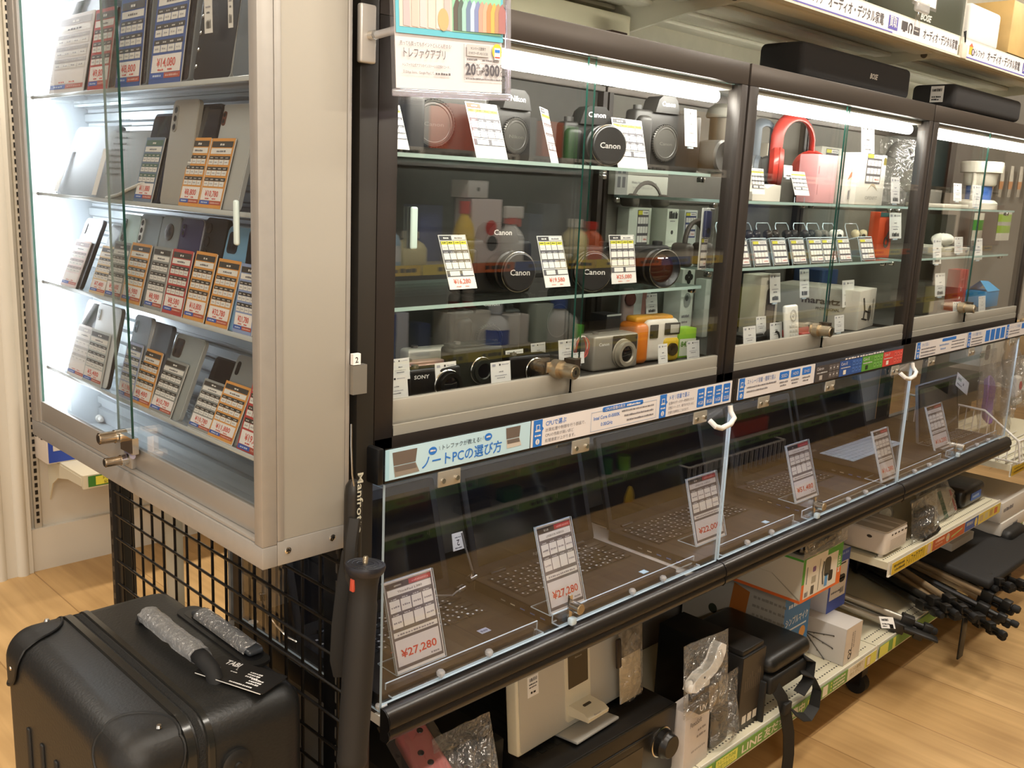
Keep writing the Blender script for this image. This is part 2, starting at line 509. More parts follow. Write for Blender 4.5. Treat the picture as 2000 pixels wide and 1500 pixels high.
# ------------------------------------------------------------------ glass showcases
FR = M('#312b27', 0.40, 0.25, 0.5)
FR_LIT = M('#4a433d', 0.36, 0.45, 0.5)  # lighter copy of the frame colour, imitating light reflected by the top rail
LEDM = M('#fffaf0', 0.5, emit=46.0)
ZB, ZT = 1.045, 1.7035
SH = [[(1.49, .05), (1.266, .05)], [(1.44, .05), (1.297, .05)], [(1.44, .05), (1.297, .05)]]
BACKS = [M('#4c4a46', .65, noise=.04), M('#6d6a62', .65, noise=.04), M('#77736a', .65, noise=.04)]
CASES = []
TOPG = glass_mat('frosted_top', (.93, .95, .93), f0=.06, haze=.12)
for k in range(3):
    X0 = .9 * k
    t = thing('glass_showcase', ['black framed glass showcase of cameras, the nearest of the row', 'black framed glass showcase of headphones, the middle of the row', 'black framed glass showcase with a white juicer, the farthest of the row'][k], 'showcase', T(X0, 0, 0), 'glass showcases along the shelving')
    CASES.append(t)
    a, c = .0035, .8965
    b = MB()
    b.rbox(a, c, 0, .02, ZT - .042, ZT, FR_LIT, .0015); b.rbox(a, c, .362, .38, ZT - .042, ZT, FR_LIT, .0015); b.box(a, a + .014, .02, .362, ZT - .03, ZT, FR_LIT); b.box(c - .014, c, .02, .362, ZT - .03, ZT, FR_LIT)
    b.rbox(a, a + .033, 0, .03, ZB, ZT - .0421, FR, .0012)
    b.rbox(c - .022, c, 0, .03, ZB, ZT - .0421, FR, .0012)
    b.rbox(a, c, 0, .38, ZB, ZB + .042, FR, .0012)
    for xx in (a, c - .014):
        b.box(xx, xx + .014, .355, .38, ZB + .042, ZT - .042, FR)
    b.build('frame', t)
    if k == 0:
        b = MB(); b.pane(a + .002, a + .006, .031, .354, ZB + .043, ZT - .043, M('#2c2926', .4), M('#2c2926', .4), 'x'); b.build('end_panel', t)
    b = MB(); b.box(a + .0145, c - .0145, .372, .379, ZB + .043, ZT - .043, BACKS[k]); b.build('back_panel', t)
    b = MB(); b.box(a + .034, c - .023, .0005, .03, ZB + .0425, ZB + .053, SILVER); b.box(a + .034, c - .023, .0, .0045, ZB + .0425, ZB + .058, SILVER); b.build('sill_track', t)
    b = MB(); b.rbox(a + .036, c - .025, .02, .06, ZT - .053, ZT - .0425, M('#d9d4c8', .5), .002)
    b.build('lamp_housing', t)
    b = MB(); b.cyl((a + .05, .042, ZT - .066), (c - .05, .042, ZT - .066), .012, LEDM, n=14); b.build('led_tube', t)
    b = MB(); b.pane(a + .0145, c - .0145, .0205, .3615, ZT - .008, ZT - .0005, TOPG, EDGE, 'z'); b.build('top_pane', t)  # unseen glass top, put in so tube light reaches the shelf above
    # two sliding glass doors; the right one runs in front
    for nm, x0, x1, yy, zr in (('sliding_door', a + .031, .456, .013, ZB + .093), ('sliding_door', .428, c - .019, .005, ZB + .082)):
        b = MB(); b.pane(x0, x1, yy, yy + .004, ZB + .054, ZT - .044, GLASS, EDGE, 'y'); d = b.build(nm, t)
        b = MB(); b.rbox(x0, x1, yy - .0035, yy + .0065, ZB + .0535, zr, SILVER, .0015)
        if yy < .01:
            b.box(x0 - .0006, x0, yy - .002, yy + .005, ZB + .056, zr - .022, BLK)
        d2 = b.build('bottom_rail', d)
    if True:
        zc = ZB + .104
        b = MB(); b.box(.37, .456, .0105, .0125, zc - .006, zc + .012, BRASS); b.box(.412, .4275, -.014, .0105, zc - .012, zc + .016, M('#5a5147', .35, .8))
        b.T = frame((.39, .0, zc)); b.cyl((0, 0, -.012), (0, 0, .004), .016, BRASS, n=20); b.cyl((.006, -.001, .004), (.006, -.001, .03), .0125, BRASS, n=24)
        b.cyl((.006, -.001, .03), (.006, -.001, .0315), .009, CHROME, n=20); b.disc(.006, -.001, .0318, .0022, BLK, ry=.0042)
        b.build('lock', t)
    for z, y0 in SH[k]:
        b = MB(); b.pane(a + .03, c - .03, y0, .35, z - .006, z, SHELF_GLASS, EDGE_L, 'z'); s = b.build('glass_shelf', t)
    for z, y0 in SH[k]:
        for xx in (a + .016, c - .03):
            for yy in (.07, .33):
                b = MB(); b.rbox(xx, xx + .014, yy, yy + .014, z - .018, z - .0065, CHROME, .003); b.build('shelf_pin', t)
    b = MB(); b.box(a + .034, c - .023, .031, .371, ZB + .043, ZB + .066, M('#3a3733', .5)); b.build('floor_plate', t)
    # lamp under the case that lights the laptop shelf
    b = MB(); b.rbox(.06, .84, .004, .024, ZB - .010, ZB - .0005, M('#dfe9fb', .4, emit=22.0), .003); b.build('under_lamp', t)
    if k == 0:
        b = MB(); b.T = frame((0.075, .0035 + .009, 1.385))
        b.rbox(-.006, .006, -.03, .03, 0, .006, M('#b9d3cd', .2), .005, 3); b.build('finger_pull', t)

# sign strips in front of the showcase bases
LB = M('#bfe0ee', .35, coat=.3); LW = M('#e8e4e4', .4, coat=.3); SB = M('#2f77cf', .45)
def strip(x0, x1, body_mat, label, draw, z0=1.0335, z1=1.0785):
    t = thing('information_strip', label, 'sign', frame((x0, -.03, z0)), 'information strips under the showcases')
    b = MB(); w, h = x1 - x0, z1 - z0
    b.box(0, w, 0, h, -.0006, .0008, body_mat); draw(b, w, h); b.build('printed_sheet', t)
    return t
def laptop_icon(b, x, y, w, h, z, scr, base):
    b.poly([(x, y + h * .45, z), (x + w * .8, y + h * .45, z), (x + w * .85, y + h, z), (x - w * .05, y + h, z)], scr)
    b.poly([(x, y + h * .42, z), (x + w * .8, y + h * .42, z), (x + w * .95, y, z), (x + w * .05, y - h * .02, z)], base)
    b.poly([(x + w * .03, y + h * .4, z + .0003), (x + w * .77, y + h * .4, z + .0003), (x + w * .84, y + h * .2, z + .0003), (x + w * .06, y + h * .2, z + .0003)], M('#6e6660', .5))
def s1(b, w, h):
    z = .0012
    b.q(0, 0, .006, h, z, M('#a8d2e2', .4))
    laptop_icon(b, .014, .004, .05, .036, z, M('#6b6058', .5), M('#8e857b', .5))
    b.disc(.086, h * .68, z, .008, SB, ry=.006); b.scrib(.081, h * .66, .01, .003, z + .0003, LW, 1, n=3)
    b.text('トレファクが教える!', .105, h * .66, .0062, z, M('#4a5a66', .6), bold=.006, wid=.078)
    b.disc(.198, h * .76, z, .008, SB, ry=.006); b.scrib(.193, h * .74, .01, .003, z + .0003, LW, 2, n=3)
    b.text('\\', .098, h * .66, .006, z, INK); b.text('/', .186, h * .7, .006, z, INK)
    b.text('ノートPCの選び方', .066, h * .16, .015, z, SB, bold=.012, wid=.162)
    laptop_icon(b, .238, .009, .036, .033, z, M('#6b6058', .5), M('#c9c2b8', .5))
strip(.001, .293, LB, 'pale blue strip with large blue lettering about choosing a notebook and two laptop pictures', s1)
def badge(b, x, h, num):
    z = .0012
    b.q(x, 0, x + .021, h, z, SB); b.poly([(x + .021, h * .72, z), (x + .0245, h * .64, z), (x + .021, h * .56, z)], SB)
    b.q(x + .006, h * .62, x + .015, h * .82, z + .0003, LW); b.q(x + .0075, h * .65, x + .0135, h * .79, z + .0006, SB); b.q(x + .004, h * .56, x + .017, h * .61, z + .0003, LW)
    b.scrib(x + .003, h * .38, .015, .0035, z + .0003, LW, 3, n=3)
    b.disc(x + .0105, h * .18, z + .0003, .0048, LW); b.text(num, x + .0105, h * .12, .0055, z + .0006, SB, al='c', bold=.02)
def s2(b, w, h):
    z = .0012; GI = M('#7d7a80', .6)
    badge(b, .004, h, '1')
    b.text('CPUで選ぶ', .033, h * .72, .0075, z, SB, bold=.006)
    for i, s in enumerate(('計算処理や制御を行う部品で、', 'CPUの性能が高いほど', '処理速度が上がります。')):
        b.text(s, .033, h * (.5 - .2 * i), .0048, z, GI, wid=(.1, .07, .075)[i])
    for (x0, y0, x1, y1) in ((.148, .08, .149, .85), (.148, .08, .335, .1), (.334, .08, .335, .85), (.148, .83, .335, .85)):
        b.q(x0, y0 * h, x1, y1 * h, z, M('#b8c6dc', .6))
    b.rbox(.178, .293, h * .78, h * .97, 0, z, SB, .003, 2, 'z'); b.text('CPUの型番の見方', .185, h * .825, .0048, z + .0004, LW, wid=.055, bold=.008); b.scrib(.245, h * .83, .04, .004, z + .0004, LW, 5)
    b.text('Intel Core i0-0000K', .155, h * .52, .0065, z, SB, bold=.008, wid=.072); b.text('0.00GHz', .175, h * .24, .0065, z, SB, bold=.008)
    for i in range(3): b.scrib(.232 + .008 * i, h * (.62 - .2 * i), .095 - .008 * i, .0035, z, GI, 10 + i)
    badge(b, .345, h, '2')
    b.text('メモリ容量で選ぶ', .374, h * .72, .0075, z, SB, wid=.066)
    for i, s in enumerate(('処理中のデータが一時保存される', '記憶スペースで、数字が大きいほど', '作業を効率的にこなせます。')):
        b.text(s, .374, h * (.5 - .2 * i), .0046, z, GI, wid=(.082, .085, .068)[i])
    for i, s in enumerate(('4GB', '8GB', '16GB', '32GB')):
        x = .468 + .0305 * i
        b.rbox(x, x + .024, h * .1, h * .92, 0, z, SB, .002, 2, 'z'); b.text(s, x + .012, h * .2, .0075, z + .0004, LW, al='c', wid=.018)
        b.scrib(x + .004, h * .66, .016, .0035, z + .0004, LW, 20 + i, n=4); b.scrib(x + .005, h * .5, .014, .0028, z + .0004, LW, 30 + i, n=4)
        if i: b.poly([(x - .0045, h * .44, z), (x - .002, h * .5, z), (x - .0045, h * .56, z)], SB)
strip(.296, .887, LW, 'white strip explaining CPU and memory sizes with four blue boxes from 4GB to 32GB', s2)
def s3(b, w, h):
    z = .0012; GI = M('#7d7a80', .6)
    badge(b, .002, h, '3')
    b.text('ストレージ容量・種類で選ぶ', .033, h * .68, .0085, z, M('#6a86bd', .6), wid=.115)
    b.scrib(.033, h * .46, .12, .004, z, GI, 41); b.scrib(.033, h * .26, .085, .004, z, GI, 42)
    for i, s in enumerate(('SSD', 'HDD', 'SSD+HDD')):
        x = .165 + .05 * i
        b.rbox(x, x + .04, h * .55, h * .92, 0, z, SB, .002, 2, 'z'); b.text(s, x + .02, h * .65, .007, z + .0004, LW, al='c', wid=.025)
        b.scrib(x + .002, h * .36, .036, .004, z, GI, 50 + i); b.scrib(x + .006, h * .2, .026, .004, z, GI, 60 + i)
strip(.912, 1.236, LW, 'white strip about storage types with three blue boxes SSD and HDD', s3)
def quad4(b, w, h):
    z = .0012
    cols = ('#4b4645', '#34579a', '#5f9b3e', '#d2483f')
    b.q(0, 0, w, h, z - .0003, M('#3f4654', .5))
    cw = w / 4
    for i, c in enumerate(cols):
        m = M(c, .45); x = cw * i
        b.q(x, 0, x + cw - .001, h * .84, z, m)
        b.text(('Celeron', 'Core i3', 'Core i5', 'Core i7')[i], x + .006, h * .6, .0075, z + .0004, LW, wid=.032)
        b.scrib(x + .006, h * .42, .05, .003, z + .0004, M('#c9c9c9', .6), 70 + i)
        b.q(x + .02 , h * .08, x + .034, h * .32, z + .0004, M(('#b8b2ac', '#e6e0d0', '#2c3a26', '#e8dccf')[i], .5))
        for r_ in range(2):
            for k in range(3):
                xx = x + cw * .55 + k * cw * .145; yy = h * (.1 + .36 * r_)
                b.q(xx, yy, xx + cw * .12, yy + h * .3, z + .0004, M(('#6d6766', '#4a70b5', '#79b357', '#de655b')[i], .5)); b.q(xx + .004, yy + h * .12, xx + cw * .12 - .006, yy + h * .18, z + .0008, M(('#dcdcdc', '#1c2e58', '#2c4a1c', '#6a1a16')[i], .5))
    b.scrib(w * .3, h * .88, w * .45, h * .09, z + .0004, LW, 90, n=14)
strip(1.240, 1.715, M('#3f4654', .5), 'strip of grey, blue, green and red panels comparing four processor grades', quad4)
def s5(b, w, h):
    z = .0012; GI = M('#7d7a80', .6)
    badge(b, .004, h, '1'); b.text('CPUで選ぶ', .035, h * .72, .0075, z, M('#8fa5cc', .6))
    for i in range(3): b.scrib(.035, h * (.5 - .2 * i), .1, .004, z, GI, 100 + i)
    b.rbox(.178, .28, h * .76, h * .95, 0, z, SB, .003, 2, 'z')
    b.scrib(.16, h * .5, .07, .005, z, M('#8fa5cc', .6), 110); b.scrib(.17, h * .25, .04, .005, z, M('#8fa5cc', .6), 111)
    for i in range(3): b.scrib(.25, h * (.6 - .2 * i), .1, .0035, z, GI, 112 + i)
strip(1.800, 2.165, LW, 'white processor strip, the first beyond the red panel, seen at a slant', s5)
def s6(b, w, h):
    z = .0012; GI = M('#7d7a80', .6)
    badge(b, .004, h, '2'); b.text('メモリ容量で選ぶ', .035, h * .7, .008, z, M('#8fa5cc', .6), wid=.08)
    for i in range(3): b.scrib(.035, h * (.48 - .2 * i), .09, .004, z, GI, 120 + i)
    for i in range(4): b.rbox(.15 + .045 * i, .15 + .045 * i + .035, h * .12, h * .9, 0, z, SB, .002, 2, 'z')
    badge(b, .335, h, '3'); b.text('ストレージ容量', .365, h * .66, .008, z, M('#8fa5cc', .6), wid=.1)
    for i in range(2): b.scrib(.365, h * (.42 - .2 * i), .1, .004, z, GI, 130 + i)
    for i in range(3): b.rbox(.48 + .045 * i, .48 + .045 * i + .036, h * .5, h * .9, 0, z, SB, .002, 2, 'z')
strip(2.17, 2.69, LW, 'white memory strip at the far end, with four tall blue boxes', s6)
# black shelf rail that holds the strips
for k in range(3):
    b = MB(); X0 = .9 * k
    b.rbox(X0 + .001, X0 + .899, -.0285, -.001, 1.028, 1.0465, BLK, .002); b.box(X0 + .001, X0 + .899, -.0292, -.0285, 1.03, 1.08, M('#26211d', .4))
    if k == 0: b.rbox(X0 - .012, X0 + .0005, -.03, .0, 1.028, 1.082, BLK, .004)
    solo(b, 'strip_holder', ['black rail holding the pale blue notebook strip', 'black rail holding the storage strip and coloured panels', 'black rail holding the far white strips'][k], 'rail')
# ------------------------------------------------------------------ price cards
def card_laptop(b, w, h, z, maker, model, price, seed=0):
    G = M('#5b585f', .6); GI = M('#8b8990', .7)
    b.q(.03 * w, .04 * h, .97 * w, .97 * h, z, G)
    z += .0003
    b.q(.05 * w, .91 * h, .5 * w, .965 * h, z, M('#2b2729', .6)); b.q(.5 * w, .91 * h, .95 * w, .965 * h, z, M('#b23138', .6))
    b.text(maker, .275 * w, .924 * h, .018 * h, z + .0003, WHITE, al='c', bold=.01); b.scrib(.56 * w, .925 * h, .34 * w, .02 * h, z + .0003, M('#e08a8c', .6), seed)
    b.q(.06 * w, .83 * h, .94 * w, .9 * h, z, WHITE); b.text(model, .5 * w, .85 * h, .024 * h, z + .0003, INK, al='c', wid=.5 * w)
    for r_ in range(2):
        for k in range(4):
            x = (.07 + .22 * k) * w; y = (.65 - .17 * r_) * h
            b.q(x, y, x + .2 * w, y + .13 * h, z, WHITE)
            b.scrib(x + .03 * w, y + .138 * h, .12 * w, .012 * h, z + .0003, M('#cfcfd2', .7), seed + k, n=3)
            if (r_, k) not in ((1, 2), (1, 1)): b.scrib(x + .02 * w, y + .05 * h, .16 * w, .02 * h, z + .0003, GI, seed + 7 * k + r_, n=4)
    b.q(.06 * w, .385 * h, .94 * w, .44 * h, z, WHITE); b.scrib(.12 * w, .4 * h, .75 * w, .02 * h, z + .0003, GI, seed + 31, n=14)
    b.q(.06 * w, .075 * h, .94 * w, .355 * h, z, M('#e6e2e2', .6))
    b.text(price, .5 * w, .16 * h, .085 * h, z + .0003, RED, al='c', bold=.018, wid=.72 * w); b.scrib(.72 * w, .095 * h, .17 * w, .018 * h, z + .0003, GI, seed + 3, n=4)

def card_case(b, w, h, z, price=None, seed=0, bright=True, head='#3c3a3c'):
    G = M('#57555a', .6)
    b.q(.02 * w, .9 * h, .98 * w, .985 * h, z, M(head, .6)); b.q(.45 * w, .905 * h, .96 * w, .98 * h, z + .0003, WHITE)
    b.scrib(.15 * w, .925 * h, .2 * w, .03 * h, z + .0004, WHITE, seed, n=3); b.scrib(.55 * w, .925 * h, .3 * w, .03 * h, z + .0006, GREYINK, seed + 1, n=5)
    z += .0003
    for r_, (y0, c) in enumerate(((.72, '#dcd83a'), (.545, None), (.375, None))):
        b.q(.02 * w, y0 * h - .01 * h, .98 * w, y0 * h + .165 * h, z - .0002, G)
        for k in range(4):
            x = (.04 + .235 * k) * w
            if c:
                b.q(x, (y0 + .1) * h, x + .21 * w, (y0 + .16) * h, z, M(c, .55)); b.q(x, y0 * h, x + .21 * w, (y0 + .1) * h, z, WHITE)
                b.scrib(x + .03 * w, (y0 + .03) * h, .14 * w, .02 * h, z + .0003, M('#c9c7c0', .6), seed + k, n=3)
            else:
                b.q(x, y0 * h, x + .21 * w, (y0 + .115) * h, z, WHITE)
            b.scrib(x + .03 * w, (y0 + .125) * h, .14 * w, .02 * h, z + .0003, M('#b5b3b8', .6) if not c else INK, seed + 9 + k, n=4)
    b.q(.02 * w, .23 * h, .98 * w, .345 * h, z - .0002, G)
    b.q(.12 * w, .245 * h, .48 * w, .33 * h, z, WHITE); b.q(.58 * w, .245 * h, .97 * w, .33 * h, z, WHITE)
    if price:
        b.text(price, .5 * w, .1 * h, .085 * h, z, M('#d86a55', .6), al='c', bold=.012, wid=.62 * w)
        b.scrib(.25 * w, .04 * h, .18 * w, .018 * h, z, M('#e08a78', .6), seed + 4, n=3); b.scrib(.58 * w, .04 * h, .14 * w, .018 * h, z, M('#e08a78', .6), seed + 5, n=3)

def card_phone(b, w, h, z, col, price, seed=0, head='#37322c'):
    b.q(0, 0, w, h, z, M(col, .6)); z += .0003
    b.q(.05 * w, .87 * h, .95 * w, .955 * h, z, M(head, .6)); b.scrib(.4 * w, .895 * h, .2 * w, .03 * h, z + .0003, WHITE, seed, n=2)
    b.q(.06 * w, .775 * h, .94 * w, .855 * h, z, WHITE); b.scrib(.3 * w, .8 * h, .4 * w, .026 * h, z + .0003, GREYINK, seed + 1, n=5)
    for r_ in range(3):
        y = (.62 - .155 * r_) * h
        b.q(.05 * w, y + .075 * h, .95 * w, y + .125 * h, z, M(head, .6))
        for k in range(4):
            x = (.06 + .223 * k) * w
            b.q(x, y, x + .205 * w, y + .07 * h, z + .0002, WHITE)
            b.scrib(x + .04 * w, y + .025 * h, .12 * w, .02 * h, z + .0005, M('#b0adb0', .6), seed + 3 * k + r_, n=2)
            b.scrib(x + .04 * w, y + .09 * h, .12 * w, .018 * h, z + .0003, M('#c9c4bc', .6), seed + 11 * k + r_, n=2)
    b.q(.05 * w, .11 * h, .95 * w, .285 * h, z, M('#efe9e6', .6))
    b.text(price, .5 * w, .165 * h, .085 * h, z + .0003, M('#d4564a', .6), al='c', bold=.015, wid=.58 * w)
    b.scrib(.26 * w, .125 * h, .18 * w, .02 * h, z + .0003, M('#d4564a', .6), seed + 5, n=3); b.scrib(.56 * w, .125 * h, .16 * w, .02 * h, z + .0003, M('#d4564a', .6), seed + 6, n=3)
    b.q(.03 * w, .05 * h, .47 * w, .105 * h, z, M('#3c5eb0', .5)); b.q(.47 * w, .05 * h, .97 * w, .105 * h, z, M('#b4543f', .5))
    b.scrib(.12 * w, .067 * h, .28 * w, .02 * h, z + .0003, M('#c8d4ee', .6), seed + 8, n=4); b.scrib(.52 * w, .067 * h, .4 * w, .02 * h, z + .0003, M('#e0b0a4', .6), seed + 9, n=7)

def shop_tag(b, w, h, z, seed=0, barcode=False):
    """plain white shop tag: small mark, a few grey lines"""
    b.q(.08 * w, .84 * h, .24 * w, .93 * h, z, M('#a9a9b4', .6)); b.q(.42 * w, .85 * h, .5 * w, .92 * h, z, INK); b.scrib(.55 * w, .87 * h, .36 * w, .035 * h, z, M('#9c9ca6', .6), seed, n=6)
    b.scrib(.4 * w, .58 * h, .22 * w, .05 * h, z, GREYINK, seed + 1, n=4); b.scrib(.18 * w, .44 * h, .62 * w, .035 * h, z, M('#aaa8b0', .6), seed + 2, n=9)
    b.scrib(.3 * w, .34 * h, .4 * w, .04 * h, z, GREYINK, seed + 3, n=6)
    if barcode:
        b.scrib(.2 * w, .08 * h, .6 * w, .16 * h, z, INK, seed + 4, n=16, gap=.9)
    else:
        b.scrib(.12 * w, .1 * h, .7 * w, .035 * h, z, M('#aaa8b0', .6), seed + 5, n=10)

def lean(BL, BR, TL, ax, val, w=None, yaw=0):
    """frame, width and height of an upright sheet from its bottom edge on a plane and its top-left corner"""
    p, q = at(*BL, ax, val), at(*BR, ax, val)
    if ax == 'z':
        q = at(*BR, 'y', p[1])
    u = Vector((math.cos(R(yaw)), math.sin(R(yaw)), 0))
    wd = (q - p).length if w is None else w
    nrm = u.copy()
    d = CR * ((TL[0] - 1000) / FPX) + CD * ((TL[1] - 750) / FPX) + _f
    t_ = (p - CAM).dot(nrm) / d.dot(nrm)
    tl = CAM + d * t_
    v = tl - p
    return frame(p, u, v), wd, v.length

# ------------------------------------------------------------------ laptop shelf
CLR = glass_mat('clear_knob', (.9, .92, .95), f0=.12, haze=.35)
HNG = M('#bab4a6', .35, .5)
WOODV = M('#2a231e', .5, noise=.25, nscale=14)
for k in range(3):
    X0 = .9 * k + .002; X1 = X0 + (.896 if k < 2 else .862)
    t = thing('display_shelf', ['dark shelf under the two nearest laptops with a black rounded front edge', 'dark shelf under the middle laptops with a black rounded front edge', 'dark shelf under the farthest laptops with a black rounded front edge'][k], 'shelf', T(0, 0, 0), 'laptop display shelves')
    b = MB(); b.box(X0, X1, -.03, .398, .648, .664, M('#cfcac0', .5)); b.box(X0, X1 - .09 if k == 0 else X1, -.012, .396, .664, .6665, WOODV)
    for i in range(5): b.cyl((X1 - .075 + .014 * i, -.02, .664), (X1 - .075 + .014 * i, -.02, .6645), .0035, BLK, n=10)
    b.build('shelf_board', t)
    b = MB(); b.T = frame((X0, -.03, .661), (0, -1, 0), (0, 0, 1)) 
    prof = [(0, -.03), (0, .019), (.006, .0195), (.012, .018), (.018, .012), (.022, .002), (.022, -.006), (.018, -.011), (.021, -.016), (.021, -.022), (.016, -.029), (.006, -.031)]
    b.prism(prof, 0, -(X1 - X0), M('#1d1916', .3, 0, .6), smooth=True); b.build('front_edge', t)
    b = MB(); b.T = frame((X0 - .0015, -.03, .661), (0, -1, 0), (0, 0, 1)); b.prism([(p[0] * 1.06, p[1] * 1.05) for p in prof], 0, .0015, BLK); b.build('end_cap', t)
    # clear acrylic cover that hangs from the strip rail
    c = thing('acrylic_cover', ['clear acrylic cover over the two nearest laptops, with lit pale edges', 'clear acrylic cover over the middle laptops, with lit pale edges', 'clear acrylic cover over the farthest laptops'][k], 'cover', T(0, 0, 0), 'acrylic covers of the laptop shelf')
    xa, xb = X0 + .002, X1 - .003
    b = MB(); b.pane(xa, xb, -.027, -.022, .682, 1.026, ACRYL, ACR_EDGE, 'y'); b.build('front_sheet', c)
    if k == 0:
        b = MB(); b.pane(xa, xa + .004, -.0215, .39, .668, 1.02, ACRYL, ACR_EDGE, 'x'); b.build('end_sheet', c)
    for (a0, a1) in ((X0 + .026, X0 + .36), (X0 + .40, X0 + .84)):
        b = MB(); b.pane(a0, a1, -.0215, -.003, .682, .685, ACRYL, ACR_EDGE, 'z'); b.pane(a0, a1, -.006, -.003, .685, .70, ACRYL, ACR_EDGE, 'y'); b.build('stop_ledge', c)
    for hx in (X0 + .12, X0 + .42, X0 + .78):
        b = MB(); b.rbox(hx - .022, hx + .022, -.031, -.0272, 1.004, 1.028, HNG, .001)
        for s_ in (-.014, .014): b.cyl((hx + s_, -.031, 1.014), (hx + s_, -.034, 1.014), .004, CHROME, n=12)
        b.build('hinge', c)
    for kx in (X0 + .12, X0 + .225, X0 + .607, X0 + .706):
        b = MB(); b.lathe([(.003, 0), (.003, .004), (.0065, .005), (.007, .010), (.005, .013), (0, .0135)], CLR, o=(kx, -.024, .684), n=14); b.build('knob', c)
    lx = X0 + .428
    b = MB(); b.cyl((lx, -.0265, .716), (lx, -.046, .716), .010, CHROME, n=20); b.cyl((lx, -.046, .716), (lx, -.048, .716), .0085, BRASS, n=20); b.box(lx - .004, lx + .004, -.0225, -.018, .684, .735, CHROME); b.rbox(lx - .015, lx + .0, -.04, -.028, .685, .699, ACR_EDGE, .003); b.build('lock', c)
    if k < 2:
        gx = X0 + .85
        b = MB(); b.tube([(gx - .035, -.03, 1.004), (gx - .034, -.045, .994), (gx - .02, -.05, .99), (gx + .012, -.05, .994), (gx + .03, -.046, 1.003), (gx + .034, -.034, 1.014), (gx + .034, -.031, 1.026)], .0055, WHITE, n=10)
        solo(b, 'cord_clip', ['white curled cord clip hanging where the first two acrylic covers meet', 'white curled cord clip hanging where the last two acrylic covers meet'][k], 'clip', group='white cord clips')
b = MB(); b.lathe([(.0085, 0), (.0095, .002), (.009, .006), (.006, .0075), (0, .0078)], WHITE, o=(.015, -.012, .667)); solo(b, 'white_bumper', 'small round white rubber bumper at the near corner of the laptop shelf', 'bumper')
b = MB(); b.lathe([(.009, 0), (.009, .001), (0, .0012)], WHITE, o=(.014, .363, .667)); solo(b, 'round_sticker', 'round white sticker on the laptop shelf end seen through the black grid', 'sticker')

